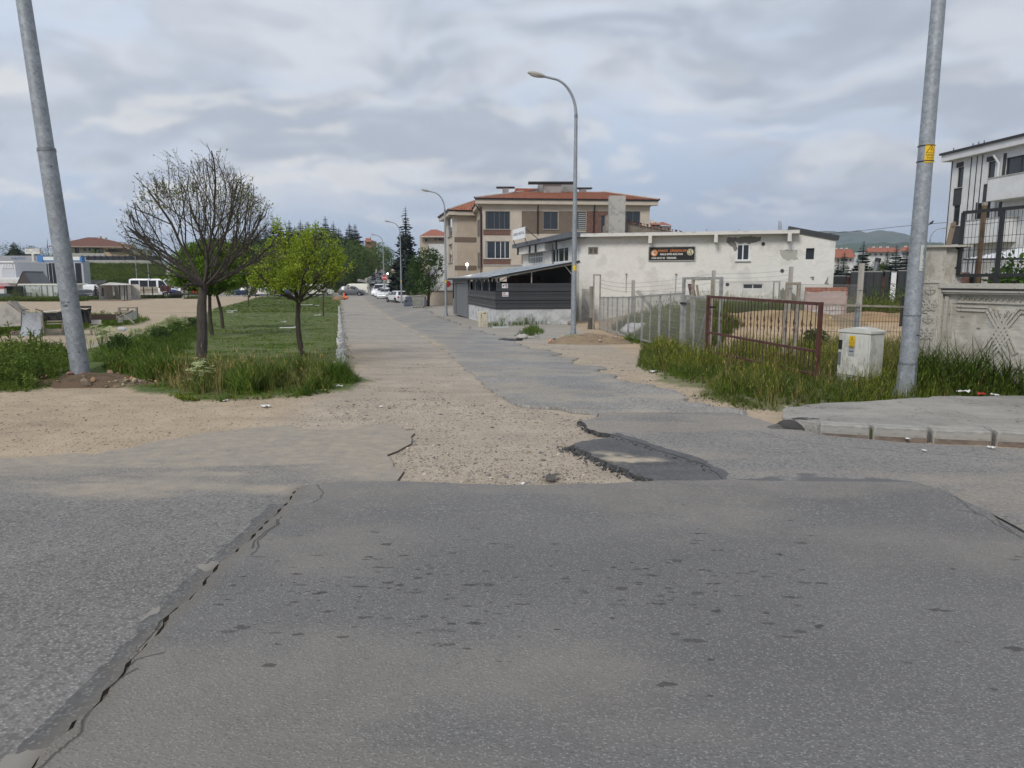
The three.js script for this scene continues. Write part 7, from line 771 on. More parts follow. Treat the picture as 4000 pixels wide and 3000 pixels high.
const bt = thing('plastic_jug', 'clear plastic water jug lying at the track edge', 'bottle', gp(zC[0] + 1690 / zC[2], zC[1] + 588 / zC[2])); const jm = std([0.62, 0.66, 0.68], 0.2, 0, { transparent: true, opacity: 0.7 }); P(bt, 'body', new THREE.LatheGeometry([[0, 0], [0.09, 0.01], [0.1, 0.04], [0.1, 0.26], [0.085, 0.3], [0.03, 0.36], [0.03, 0.39], [0, 0.39]].map((p) => new THREE.Vector2(...p)), 14), jm, [-0.15, 0.1, 0], [0, 0.3, -Math.PI / 2]); P(bt, 'cap', new THREE.CylinderGeometry(0.033, 0.033, 0.03, 10), std([0.1, 0.2, 0.5], 0.5), [0.24, 0.1, 0.1], [0, 0.3, -Math.PI / 2]);
}
// -- beside the side road
{
const p = gp(zE[0] + 378 / zE[2], zE[1] + 768 / zE[2]), d = -p.z, s = d / F, o = thing('rubbish_skip', 'dented grey wheeled rubbish container on the street edge', 'container', p, 0.1), w = 245 / zE[2] * s, h = 235 / zE[2] * s, m = std([0.36, 0.36, 0.33], 0.6, 0.3, { map: grain('stain', 0.8) });
const g = new THREE.BufferGeometry(); { const y0 = 0.18, y1 = h, a = w * 0.43, b = w * 0.5, D0 = 0.42, D1 = 0.52, c = [[-a, y0, -D0], [a, y0, -D0], [a, y0, D0], [-a, y0, D0], [-b, y1, -D1], [b, y1, -D1], [b, y1, D1], [-b, y1, D1]].map((v) => V(...v)); P(o, 'tub', quads([[c[3], c[2], c[6], c[7]], [c[1], c[0], c[4], c[5]], [c[2], c[1], c[5], c[6]], [c[0], c[3], c[7], c[4]], [c[0], c[1], c[2], c[3]]]), m); P(o, 'rim', merge([sbar(c[7], c[6], 0.05), sbar(c[4], c[5], 0.05), sbar(c[6], c[5], 0.05), sbar(c[7], c[4], 0.05)]), m); for (const f of [0.25, 0.75]) P(o, 'rib', sbar(c[3].clone().lerp(c[2], f).add(V(0, 0, 0.02)), c[7].clone().lerp(c[6], f).add(V(0, 0, 0.02)), 0.04), m); P(o, 'band', sbar(c[3].clone().lerp(c[7], 0.55).add(V(0, 0, 0.02)), c[2].clone().lerp(c[6], 0.55).add(V(0, 0, 0.02)), 0.03), m); }
for (const [x, z] of [[-0.4, 0.35], [0.4, 0.35], [-0.4, -0.35], [0.4, -0.35]]) P(o, 'castor', new THREE.CylinderGeometry(0.09, 0.09, 0.05, 12).rotateZ(Math.PI / 2), M.rubber, [x * w, 0.09, z]); P(o, 'axle_bar', bx(w * 0.8, 0.05, 0.05, 0, 0.15, 0.4), m); P(o, 'rubbish', (() => { const q = new THREE.SphereGeometry(1, 14, 8); q.scale(w * 0.4, 0.14, 0.4); return q; })(), M.woodGrey, [0, h - 0.06, 0]);
const l = thing('plaster_wall', 'short cream rendered wall behind the street lamp', 'wall', gp(zE[0] + 800 / zE[2], zE[1] + 705 / zE[2])); const dw = -l.position.z; zbox(l, 'wall', zE, 562, 488, 1060, 705, dw, 0.3, std([0.68, 0.64, 0.56], 0.9, 0, { map: grain('stain', 1.5) }), true); zbox(l, 'lower_step', zE, 500, 590, 570, 715, dw - 0.1, 0.6, M.concrete, true);
const l2 = thing('garden_wall', 'low beige garden wall with brown coping under the dark trees', 'wall', onG(1680, 80)); zbox(l2, 'wall', zE, 215, 440, 1060, 600, 80, 0.3, M.beige, true); zbox(l2, 'coping', zE, 210, 428, 1060, 445, 79.9, 0.45, M.brown); zbox(l2, 'pier', zE, 570, 425, 588, 480, 79.7, 0.3, M.black);
const cs = thing('sofa', 'discarded blue grey sofa behind the rubbish container', 'sofa', onG(1622, 75), 0.05); const sm = std([0.09, 0.10, 0.13], 0.9); P(cs, 'seat', rb(2.2, 0.4, 0.8, 0.08, 0, 0.05), sm); P(cs, 'backrest', rb(2.2, 0.75, 0.25, 0.1, 0, 0.3, -0.3), sm); for (const x of [-1.1, 1.1]) P(cs, 'armrest', rb(0.22, 0.65, 0.8, 0.08, x, 0.05), sm);
const pv = thing('paving_slab', 'pale concrete paving strip leading to the rubbish container', 'paving', gp(1600, 1190)); pv.userData.kind = 'structure'; const pp = [[40, 660], [250, 620], [560, 610], [570, 715], [250, 770]].map(([x, y]) => gp(zE[0] + x / zE[2], zE[1] + y / zE[2]).sub(pv.position)); P(pv, 'sheet', (() => { const g = new THREE.BufferGeometry(); const v = []; for (let i = 1; i < pp.length - 1; i++) for (const q of [pp[0], pp[i], pp[i + 1]]) v.push(q.x, q.y + 0.05, q.z); g.setAttribute('position', new THREE.Float32BufferAttribute(v, 3)); g.setAttribute('uv', new THREE.Float32BufferAttribute(v.filter((_, i) => i % 3 !== 1), 2)); g.computeVertexNormals(); return g; })(), M.concrete);
const cb = thing('meter_box', 'cream meter cabinet with open flap beside the white shed base', 'cabinet', gp(1886, 1279), 0.35), cm = std([0.66, 0.60, 0.47], 0.7, 0, { map: grain('stain', 1) }); const hc = at(1886, 1213, -cb.position.z).y - cb.position.y; P(cb, 'body', rb(0.4, hc, 0.28, 0.015, 0, -0.05), cm); P(cb, 'door', rb(0.24, hc * 0.75, 0.02, 0.005, 0.06, hc * 0.2, 0.15), cm); P(cb, 'side_slot', rb(0.02, hc * 0.3, 0.01, 0.003, -0.12, hc * 0.55, 0.145), M.black); P(cb, 'rust_mark', rb(0.14, 0.05, 0.01, 0.003, 0.06, hc * 0.82, 0.162), std([0.16, 0.06, 0.035], 0.9)); P(cb, 'plinth', rb(0.44, 0.12, 0.32, 0.01, 0, -0.08), M.concrete);
const st = thing('stop_sign', 'red octagonal stop sign at the end of the side road', 'sign', onG(1502, 101)); const sy = at(1502, 1084, 101).y - st.position.y; P(st, 'post', bar(V(0, -0.1, -0.05), V(0, sy + 0.4, -0.05), 0.04), M.zinc); P(st, 'plate', new THREE.CylinderGeometry(0.42, 0.42, 0.03, 8).rotateX(Math.PI / 2).rotateZ(Math.PI / 8), M.cleanWhite, [0, sy, 0]); P(st, 'face', new THREE.CircleGeometry(0.39, 8, Math.PI / 8), print(128, 128, (x) => { x.fillStyle = '#b01a26'; x.fillRect(0, 0, 128, 128); x.fillStyle = '#f2eeee'; x.font = 'bold 48px sans-serif'; x.textAlign = 'center'; x.fillText('DUR', 64, 81, 104); }), [0, sy, 0.018]);
const cn = thing('traffic_cone', 'orange plastic cone and bag at the far lawn corner', 'cone', onG(1342, 103)); P(cn, 'cone', new THREE.CylinderGeometry(0.08, 0.26, 0.95, 12), M.orange, [0, 0.5, 0]); P(cn, 'base', rb(0.7, 0.06, 0.6, 0.02), M.orange); P(cn, 'bag', new THREE.SphereGeometry(0.35, 10, 8).scale(1, 0.7, 0.8), M.orange, [0.3, 0.2, 0.1]);
const ru = thing('earth_heap', 'small brown earth heap at the far lawn corner', 'earth', onG(1322, 100)); { const g = new THREE.SphereGeometry(1, 18, 8, 0, 6.3, 0, 1.6), q = g.attributes.position; for (let i = 0; i < q.count; i++) { const n = 0.7 + 0.6 * fbm(q.getX(i) * 3, q.getZ(i) * 3 + 5, 3); q.setXYZ(i, q.getX(i) * 0.9 * n, q.getY(i) * 0.6 * n, q.getZ(i) * 0.6 * n); } g.computeVertexNormals(); P(ru, 'heap', g, std([0.26, 0.17, 0.10], 1), [0, -0.05, 0]); }
const pw = thing('path_parapet', 'low stone parapet climbing beside the path under the trees', 'wall', onG(1432, 137)); const z3 = [1300, 900, 4.424]; for (const [x0, y0, x1, y1, d0, d1] of [[440, 860, 580, 885, 137, 138], [575, 850, 760, 780, 138, 152], [765, 775, 935, 712, 152, 185]]) P(pw, 'parapet_block', sbar(zat(z3, x0, y0, d0).sub(pw.position), zat(z3, x1, y1, d1).sub(pw.position), 0.5, 0.45), M.concrete); P(pw, 'path_surface', quads([[zat(z3, 570, 900, 139), zat(z3, 580, 945, 138), zat(z3, 930, 735, 186), zat(z3, 925, 722, 187)].map((v) => v.sub(pw.position))]), M.concrete);
const kk = thing('corner_shop', 'small white corner shop with dark canopy posts and a lit lamp', 'building', onG(1535, 104)); zbox(kk, 'wall', z3, 945, 850, 1060, 975, 106, 4, M.white, true); zbox(kk, 'roof', z3, 940, 830, 1065, 855, 105.5, 5, std([0.3, 0.22, 0.18], 0.9)); zbox(kk, 'sign_box', z3, 1060, 635, 1145, 710, 103, 1, M.frameGrey); zbox(kk, 'sign_face', z3, 1015, 650, 1062, 700, 102.8, 0.4, std([0.55, 0.35, 0.33], 0.6)); zbox(kk, 'canopy_beam', z3, 1020, 710, 1150, 732, 102.8, 1, M.wood); for (const x of [1050, 1080, 1110]) zbox(kk, 'canopy_post', z3, x, 730, x + 10, 975, 103.2, 0.25, M.darkMetal, true);
const kl = thing('shop_lamp', 'small lit lamp on a dark post above the stop sign', 'lamp', onG(1300 + 950 / 4.424, 112)); const ky = zat(z3, 950, 748, 112).y - kl.position.y; P(kl, 'post', bar(V(0, 0, 0), V(0, ky, 0), 0.05), M.darkMetal); P(kl, 'bulb', new THREE.SphereGeometry(0.14, 10, 8), std([0.9, 0.9, 0.85], 0.4, 0, { emissive: C(1, 0.97, 0.9), emissiveIntensity: 1.3 }), [0, ky, 0]); const pl = new THREE.PointLight(C(1, 0.97, 0.9), 1.2); pl.position.set(0, ky, 0.24); pl.castShadow = true; kl.add(pl);
}
// -- white painted kerb along the lawn
{
const L = SP([[737, 803], [736, 760], [735, 715], [734, 690], [733, 668], [732, 650], [731, 640]]); const o = thing('lawn_kerb', 'crooked white painted kerb edging the lawn', 'kerb', V(L[0][0], ground(...L[0]), -L[0][1])); const m = std([0.72, 0.71, 0.69], 0.8, 0, { map: grain('stain', 0.5) }), r = rng(15); let n = 0;
for (let d = L[0][1]; d < L[6][1] && n < 120; ) { const len = 0.45 + 0.1 * r(); const f = (dd) => { for (let i = 1; i < 7; i++) if (dd <= L[i][1]) return lerp(L[i - 1][0], L[i][0], (dd - L[i - 1][1]) / (L[i][1] - L[i - 1][1])); return L[6][0]; }; const x = f(d + len / 2) + (r() - 0.5) * 0.05, h = 0.06 + 0.10 * r(), g = new RoundedBoxGeometry(0.06 + 0.03 * r(), h + 0.1, len * 0.97, 2, 0.03), q = g.attributes.position; for (let k = 0; k < q.count; k++) { q.setX(k, q.getX(k) + 0.02 * (r() - 0.5)); } g.computeVertexNormals(); P(o, 'kerb_stone', g, m, V(x, ground(x, d) + h / 2 - 0.05, -(d + len / 2)).sub(o.position), [(r() - 0.5) * 0.1, (r() - 0.5) * 0.3, (r() - 0.5) * 0.25]); d += len; n++; }
}
// -- roofs, far houses and the hill behind the workshop
{
const z = [3150, 850, 3.687], far = (lab, x0, x1, yr, ye, yb, d, seed) => { const p = onG(z[0] + (x0 + x1) / 2 / z[2], d), o = thing('far_house', lab, 'building', p); zbox(o, 'wall', z, x0 + 12, ye, x1 - 12, yb, d, 10, M.white, true); const q = (x, y, dd) => zat(z, x, y, dd).sub(o.position); P(o, 'roof', quads([[q(x0, ye, d - 1), q(x1, ye, d - 1), q(x1 - 60, yr, d + 5), q(x0 + 60, yr, d + 5)], [q(x1, ye, d - 1), q(x1 - 60, yr, d + 5), q(x1 - 40, yr, d + 8), q(x1 + 10, ye - 20, d + 12)]]), M.clay3); for (let k = 0; k < 3; k++) zbox(o, 'chimney', z, lerp(x0, x1, 0.3 + 0.2 * k) - 7, yr - 16, lerp(x0, x1, 0.3 + 0.2 * k) + 7, yr + 4, d + 4, 0.8, M.offwhite); for (let k = 0; k < 5; k++) zbox(o, 'window', z, lerp(x0, x1, 0.15 + 0.16 * k), ye + 22, lerp(x0, x1, 0.15 + 0.16 * k) + 30, ye + 50, d - 0.08, 0.2, M.frameGrey); return o; };
far('far white house with brick red roof beside the workshop end', 330, 700, 450, 575, 760, 128, 1); far('far white terrace with brick red roof and attic windows', 830, 1330, 430, 495, 760, 150, 2); far('far house with brick red roof behind the tall right pole', 1330, 1700, 420, 480, 760, 160, 3);
const o2 = thing('far_house', 'far house with brick red roof left of the spruce by the street', 'building', onG(1690, 105)), z3 = [1300, 900, 4.424]; zbox(o2, 'wall', z3, 1510, 95, 1990, 560, 106, 10, M.beige, true); P(o2, 'roof', quads([[zat(z3, 1490, 98, 105), zat(z3, 2100, 98, 105), zat(z3, 1800, -15, 112), zat(z3, 1700, -15, 112)].map((v) => v.sub(o2.position))]), M.clay3); zbox(o2, 'eave', z3, 1490, 96, 2100, 118, 105, 0.5, M.beigeLight); zbox(o2, 'window', z3, 1595, 150, 1628, 185, 105.8, 0.3, M.glassDark); zbox(o2, 'window', z3, 1825, 150, 1900, 172, 105.8, 0.3, M.glassDark); zbox(o2, 'downpipe', z3, 1765, 100, 1773, 180, 105.7, 0.2, M.darkMetal); zbox(o2, 'lean_to', z3, 1660, 235, 1990, 560, 98, 4, M.white, true);
const o3 = thing('far_house', 'far pink gabled house above the trees at the road end', 'building', onG(1440, 205)); zbox(o3, 'wall', z3, 560, 165, 660, 330, 205, 8, std([0.42, 0.22, 0.17], 0.9), true); P(o3, 'roof', quads([[zat(z3, 555, 200, 204), zat(z3, 668, 195, 204), zat(z3, 655, 128, 208), zat(z3, 570, 132, 208)].map((v) => v.sub(o3.position))]), M.clay3); zbox(o3, 'chimney', z3, 625, 108, 650, 140, 206, 1, M.offwhite);
const b = onG(2560, 110), rf = thing('far_house', 'far house roof peeping over the old mud gable', 'building', b), z4 = [1650, 650, 2.212]; zbox(rf, 'wall', z4, 1970, 515, 2150, 640, 110, 8, M.offwhite, true); P(rf, 'roof', quads([[zat(z4, 1925, 500, 109), zat(z4, 2165, 512, 109), zat(z4, 2080, 480, 113), zat(z4, 1990, 480, 113)].map((v) => v.sub(rf.position))]), M.clay3); for (const x of [1995, 2040]) zbox(rf, 'chimney', z4, x - 18, x > 2000 ? 480 : 462, x + 18, 520, 111, 1, M.offwhite);
const hill = (name, d, pts, dep, mat, lab) => { const g = [], n = pts.length; const pos = [], idx = [], W_ = 140; for (let j = 0; j <= 24; j++) for (let i = 0; i <= W_; i++) { const u = i / W_, x = lerp(pts[0][0], pts[n - 1][0], u); let y = 0; for (let k = 1; k < n; k++) if (x <= pts[k][0]) { y = lerp(pts[k - 1][1], pts[k][1], (x - pts[k - 1][0]) / (pts[k][0] - pts[k - 1][0])); break; } const v = at(x, y, d), t = j / 24, top = v.y, s = t < 0.55 ? t / 0.55 : 1; const yy = lerp(-5, top, Math.pow(s, 0.8)) + (fbm(i * 0.35, j * 0.5, 4) - 0.5) * top * 0.14 * (s < 1 || j > 14 ? s : 0.3) + (h2(i, j) - 0.5) * top * 0.02; pos.push(v.x, j > 13 ? yy - (j - 13) * top * 0.03 : yy, v.z + dep * (0.55 - t)); } for (let j = 0; j < 24; j++) for (let i = 0; i < W_; i++) { const a = j * (W_ + 1) + i; idx.push(a, a + 1, a + W_ + 1, a + 1, a + W_ + 2, a + W_ + 1); } const q = new THREE.BufferGeometry(); q.setAttribute('position', new THREE.Float32BufferAttribute(pos, 3)); q.setAttribute('uv', new THREE.Float32BufferAttribute(pos.filter((_, i) => i % 3 !== 1), 2)); q.setIndex(idx); q.computeVertexNormals(); one(name, q, mat, lab, 'hill', null, 0, null, 'structure'); };
const wood = std([0.075, 0.10, 0.075], 1, 0, { map: (() => { const t = tex(512, 512, (u, v) => { const n = fbm(u * 20, v * 20, 5, 20), k = sst(0.45, 0.6, fbm(u * 5, v * 5, 3, 5)); const s = 0.5 + 0.9 * (n - 0.3); return mix3([s * 0.8, s, s * 0.8], [s * 1.2, s * 1.1, s * 0.8], k); }, true, 600); return t; })() });
hill('hill', 2600, [[2700, 1080], [3000, 930], [3150, 908], [3400, 900], [3480, 900], [3530, 915], [3600, 940], [3800, 965], [4200, 985], [4800, 1000]], 900, wood, 'hazy wooded ridge far behind the houses'); hill('hill', 1300, [[2800, 1085], [3150, 968], [3300, 955], [3480, 945], [3700, 950], [4300, 965], [4900, 990]], 500, wood, 'darker wooded slope below the far ridge'); hill('hill', 2400, [[-900, 1050], [0, 1040], [400, 1030], [600, 1015], [700, 1020], [900, 1030], [1300, 1050]], 600, wood, 'low hazy hills beyond the hill road');
const wp = [at(2900, 925, 60), at(3250, 911, 62), at(3590, 878, 60), at(4150, 835, 55)]; const w = thing('overhead_wire', 'single overhead wire crossing behind the tall pole', 'wire', wp[0]); const cv = new THREE.CatmullRomCurve3(wp.map((v) => v.clone().sub(wp[0]))).getPoints(30); P(w, 'cable', tube(cv, 0.018, 4), M.black); P(w, 'clamp', new THREE.SphereGeometry(0.05, 6, 5), M.black, cv[30]);
const bp = at(3638, 871, 60), bd = thing('bird', 'small dark bird perched on the overhead wire', 'bird', bp); { const g = new THREE.SphereGeometry(1, 12, 8); g.scale(0.16, 0.1, 0.09); g.rotateZ(0.7); P(bd, 'body', merge([g, new THREE.SphereGeometry(0.065, 8, 6).translate(0.12, 0.14, 0), new THREE.ConeGeometry(0.02, 0.07, 5).rotateZ(-1.4).translate(0.2, 0.14, 0), new THREE.ConeGeometry(0.06, 0.28, 4).rotateZ(2.4).translate(-0.2, -0.15, 0)]), M.black); }
}
// -- trees
class Faces { constructor() { this.p = []; this.c = []; this.n = []; } tri(a, b, c, col, n) { const gx = (b.y - a.y) * (c.z - a.z) - (b.z - a.z) * (c.y - a.y), gy = (b.z - a.z) * (c.x - a.x) - (b.x - a.x) * (c.z - a.z), gz = (b.x - a.x) * (c.y - a.y) - (b.y - a.y) * (c.x - a.x); if (gx * n.x + gy * n.y + gz * n.z < 0) [b, c] = [c, b]; this.p.push(a.x, a.y, a.z, b.x, b.y, b.z, c.x, c.y, c.z); for (let i = 0; i < 3; i++) { this.c.push(...col); this.n.push(n.x, n.y, n.z); } } quad(a, b, c, d, col, n) { this.tri(a, b, c, col, n); this.tri(a, c, d, col, n); } geo() { const g = new THREE.BufferGeometry(); g.setAttribute('position', new THREE.Float32BufferAttribute(this.p, 3)); g.setAttribute('normal', new THREE.Float32BufferAttribute(this.n, 3)); g.setAttribute('color', new THREE.Float32BufferAttribute(this.c, 3)); return g; } }
const leafMat = new THREE.MeshPhysicalMaterial({ color: 0xffffff, vertexColors: true, roughness: 0.9, side: THREE.DoubleSide, transmission: 0.35, thickness: 0, specularIntensity: 0.3 }); const needleMat = std(0xffffff, 0.9, 0, { vertexColors: true });
const barkDark = std([0.085, 0.072, 0.06], 0.95, 0, { map: grain('bark', 0.35), ...bump(0.15, 0.02) }), barkBrown = std([0.115, 0.09, 0.065], 0.95, 0, { map: grain('bark', 0.35), ...bump(0.15, 0.02) });
const rv = (r) => V(r() * 2 - 1, r() * 2 - 1, r() * 2 - 1);
function leaf(F_, r, p, dir, len, w, col) { const d = dir.clone().addScaledVector(rv(r), 0.55).normalize(), s = d.clone().cross(rv(r)).normalize(), n = s.clone().cross(d).normalize(); if (n.y < 0) n.negate(); const m = p.clone().addScaledVector(d, len * 0.5), e = p.clone().addScaledVector(d, len), k = 0.75 + 0.5 * r(); F_.quad(p, m.clone().addScaledVector(s, w), e, m.clone().addScaledVector(s, -w), [col[0] * k * 1.25, col[1] * k * 1.25, col[2] * k * 1.1], n); }
function branching(r, root, dirs, o) {
const tubes = [], nodes = [];
const grow = (p, dir, rad, lev, len) => {
const pts = [p.clone()], rr = [rad]; let q = p.clone(), d = dir.clone(), L = 0; const seg = o.seg[lev]; let nextKid = o.gap[lev] * (0.5 + r());
while (L < len) { d.addScaledVector(rv(r), o.wob[lev]).add(V(0, o.up[lev], 0)).normalize(); q = q.clone().addScaledVector(d, seg); L += seg; if (!o.inside(q) && L > seg * 2) { pts.push(q); rr.push(rad * 0.3); break; } pts.push(q); rr.push(Math.max(o.tip, rad * (1 - 0.8 * L / len))); if (lev >= o.leafLev) nodes.push([q, d.clone(), lev]);
nextKid -= seg; if (nextKid <= 0 && lev < o.lev) { nextKid = o.gap[lev] * (0.6 + 0.8 * r()); const ax = d.clone().cross(rv(r)).normalize(), kd = d.clone().applyAxisAngle(ax, o.ang[lev] * (0.7 + 0.6 * r())); grow(q, kd, rr[rr.length - 1] * o.thin, lev + 1, (len - L) * 0.5 + o.len[lev + 1] * (0.6 + 0.6 * r())); } }
tubes.push(tube(pts, rr, lev === 0 ? 6 : lev === 1 ? 4 : 3)); nodes.push([q, d.clone(), lev]);
};
for (const [d, rad] of dirs) grow(root, d, rad, 0, o.len[0]); return { geo: merge(tubes), nodes };
}
function roundTree(seed, name, label, base, trunk, R0, c, rad, o) {
const r = rng(seed), t = thing(name, label, 'tree', base, 0, o.group); const top = trunk[trunk.length - 1];
const cv = new THREE.CatmullRomCurve3(trunk).getPoints(12); P(t, 'trunk', tube(cv, cv.map((_, i) => R0 * (1.12 - 0.30 * i / 12 + (i === 0 ? 0.3 : 0) + 0.10 * (vn(i * 1.3, seed) - 0.5))), 10), o.bark ?? barkDark);
const inside = (p) => { const x = (p.x - c.x) / rad.x, y = (p.y - c.y) / rad.y, z = (p.z - c.z) / rad.z, lob = 1 + (o.lob ?? 0.25) * (fbm(Math.atan2(z, x) * 1.5 + seed, y * 1.6 + 5, 2) - 0.5) * 2; return p.y < c.y - rad.y * 0.3 ? Math.hypot(x, z) < 0.2 + 1.0 * (p.y - top.y) / (c.y - rad.y * 0.3 - top.y) + 0.25 : x * x + y * y + z * z < lob * lob; };
const dirs = []; for (let i = 0; i < o.limbs; i++) { const a = i * 2.39996 + r(), tl = (o.spread ?? 1.15) * Math.sqrt((i + 0.5) / o.limbs); dirs.push([V(Math.cos(a) * Math.sin(tl), Math.cos(tl), Math.sin(a) * Math.sin(tl)), R0 * ((o.lim ?? 0.32) + 0.16 * r())]); }
const b = branching(r, top.clone().add(V(0, -0.05, 0)), dirs, { inside, seg: [0.12, 0.09, 0.07, 0.05], wob: [0.13, 0.16, 0.2, 0.2], up: [0.03, 0.05, 0.07, 0.02], gap: o.gap ?? [0.13, 0.12, 0.2], ang: [0.55, 0.5, 0.5], len: o.len ?? [2.9, 0.75, 0.35, 0.15], lev: o.lev ?? 2, thin: 0.55, tip: o.tip ?? 0.0035, leafLev: o.lev === 3 ? 2 : 1 });
const cr = P(t, 'crown', b.geo, o.bark ?? barkDark); cr.userData.kind = 'stuff';
const F_ = new Faces(); for (const [p, d, lev] of b.nodes) { const nn = o.leaves(p, lev, r); for (let k = 0; k < nn; k++) { const dr = d.clone().multiplyScalar(0.4).add(rv(r).multiplyScalar(0.6)).add(V(0, -(o.droop ?? 0), 0)).normalize(); leaf(F_, r, p.clone().addScaledVector(rv(r), o.scatter ?? 0.03), dr, o.ls * (0.6 + 0.8 * r()), o.ls * 0.26, o.col(p, r)); } }
const lv = P(t, 'leaves', F_.geo(), leafMat); lv.userData.kind = 'stuff'; return t;
}
{
const B = gp(783, 1456), d = -B.z, s = d / F; const T = (px, py, dz = 0) => at(px, py, d).sub(B).add(V(0, 0, dz)); const c = T(770, 905), rad = V(285 * s, 235 * s, 275 * s);
roundTree(11, 'budding_tree', 'nearly bare dark tree with a wide fan of fine twigs on the verge', B, [V(0, -0.1, 0), T(790, 1300), T(788, 1200), T(796, 1108)], 0.088, c, rad, { limbs: 12, spread: 1.36, lim: 0.25, lob: 0.35, len: [3.0, 1.15, 0.42, 0.2], gap: [0.21, 0.17, 0.14], lev: 3, tip: 0.0024, bark: std([0.155, 0.13, 0.11], 0.95, 0, { map: grain('bark', 0.35), ...bump(0.15, 0.02) }), ls: 0.042, leaves: (p, l, r) => (r() < 0.3 ? 1 : 0) + (fbm(p.x * 2.2 + 9, p.y * 2.2 + p.z, 2) > 0.76 ? 2 : 0), col: (p, r) => r() < 0.5 ? [0.17, 0.14, 0.10] : [0.14, 0.185, 0.05], scatter: 0.02 });
const B2 = gp(1187, 1397), d2 = -B2.z, s2 = d2 / F, T2 = (px, py) => at(px, py, d2).sub(B2);
roundTree(23, 'bright_tree', 'small round tree with fresh yellow green leaves and a bent trunk on the lawn', B2, [V(0, -0.1, 0), T2(1170, 1330), T2(1163, 1250), T2(1167, 1172)], 0.062, T2(1148, 1018), V(160 * s2, 118 * s2, 150 * s2), { lob: 0.5, limbs: 13, spread: 1.2, len: [2.2, 0.55, 0.3], gap: [0.13, 0.13], lev: 2, tip: 0.003, ls: 0.055, droop: 0.35, scatter: 0.07, leaves: (p, l, r) => { const cl = fbm(p.x * 2.6 + 3, p.y * 2.6 + p.z * 1.9, 3); return p.y < 1.55 ? (r() < 0.3 ? 1 : 0) : cl > 0.47 ? 12 : cl > 0.40 ? 4 : 1; }, col: (p, r) => mix3([0.32, 0.38, 0.035], [0.14, 0.215, 0.022], r()), bark: barkBrown });
for (const [px, py, d_, seed, lab, w, tx] of [[829, 1312, 0, 31, 'young green tree with bare stem just behind the nearly bare tree', 118, 800], [871, 1286, 0, 37, 'young green tree with leaning stem farther along the lawn edge', 112, 860]]) { const b = gp(px, py), dd = -b.z, ss = dd / F, q = (x, y) => at(x, y, dd).sub(b); roundTree(seed, 'young_tree', lab, b, [V(0, -0.1, 0), q(px - 8, py - 70), q(px - (seed === 31 ? 10 : 25), 1150)], 0.075, q(tx, 1050), V(w * ss, 92 * ss, w * ss), { limbs: 14, len: [2.6, 0.8, 0.4], gap: [0.16, 0.14], lev: 2, tip: 0.006, ls: 0.10, droop: 0.3, scatter: 0.1, leaves: (p, l, r) => fbm(p.x * 2 + seed, p.y * 2 + p.z, 3) > 0.44 ? 9 : 3, col: (p, r) => mix3([0.13, 0.20, 0.016], [0.08, 0.15, 0.016], r()), bark: barkBrown }); }
for (const [px, py, cy, w, h, seed, lab, g] of [[1264, 1236, 1105, 42, 52, 41, 'thin sapling with few leaves near the right lawn edge', 3], [972, 1196, 1120, 40, 55, 43, 'spindly sapling near the left lawn edge', 3], [1000, 1168, 1085, 48, 48, 47, 'small leafy tree at the far end of the lawn', 5], [1045, 1163, 1075, 45, 45, 49, 'small leafy tree behind the white lettered van end of the lawn', 5]]) { const b = gp(px, py), dd = -b.z, ss = dd / F, q = (x, y) => at(x, y, dd).sub(b); roundTree(seed, 'sapling', lab, b, [V(0, -0.1, 0), q(px - 2, py - 40), q(px, cy + h * 0.75)], 0.06, q(px, cy), V(w * ss, h * ss, w * ss), { limbs: 9, len: [2.6, 0.9, 0.4], gap: [0.26, 0.22], lev: 2, tip: 0.008, ls: 0.14, scatter: 0.12, leaves: (p, l, r) => r() < 0.7 ? g - 1 : 0, col: (p, r) => mix3([0.08, 0.11, 0.02], [0.06, 0.09, 0.02], r()), bark: barkBrown }); }
}
function clumpTree(seed, label, base, H, rx, o = {}) {
const r = rng(seed), t = thing(o.name ?? 'leafy_tree', label, 'tree', base, r() * 6, o.group); const y0 = H * (o.clear ?? 0.22);
const cv = [V(0, -0.3, 0), V(0.05 * H * (r() - 0.5), H * 0.3, 0), V(0.08 * H * (r() - 0.5), H * 0.62, 0.03 * H)]; const wood = [tube(cv, [H * 0.028, H * 0.02, H * 0.009], 7)]; for (let i = 0; i < 7; i++) { const a = i * 2.4, f = 0.3 + 0.45 * r(), p = cv[1].clone().lerp(cv[2], (f - 0.3) / 0.45), e = p.clone().add(V(Math.cos(a) * rx * 0.7, H * 0.18, Math.sin(a) * rx * 0.7)); wood.push(tube([p, p.clone().lerp(e, 0.5).add(V(0, H * 0.03, 0)), e], [H * 0.010, H * 0.007, H * 0.003], 5)); } P(t, 'trunk', merge(wood), barkDark);
const F_ = new Faces(), lobes = []; const nl = o.lobes ?? 26; for (let i = 0; i < nl; i++) { const a = r() * 6.28, u = r() * 2 - 1, k = Math.sqrt(1 - u * u) * (0.45 + 0.4 * r()); lobes.push([V(Math.cos(a) * k * rx, lerp(y0, H, 0.5 + 0.42 * u * (0.75 + 0.3 * r())), Math.sin(a) * k * rx), rx * (0.22 + 0.20 * r())]); }
const col = o.col ?? [0.055, 0.095, 0.022], ls = o.ls ?? H * 0.035; for (const [c, R] of lobes) { const tint = 0.8 + 0.4 * r(); for (let i = 0; i < (o.per ?? 90); i++) { const d = rv(r).normalize(), p = c.clone().addScaledVector(d, R * (0.55 + 0.5 * r())); leaf(F_, r, p, d.add(V(0, -0.2, 0)).normalize(), ls * (0.6 + 0.8 * r()), ls * 0.3, [col[0] * tint, col[1] * tint, col[2] * tint]); } }
const lv = P(t, 'crown', F_.geo(), leafMat); lv.userData.kind = 'stuff'; return t;
}
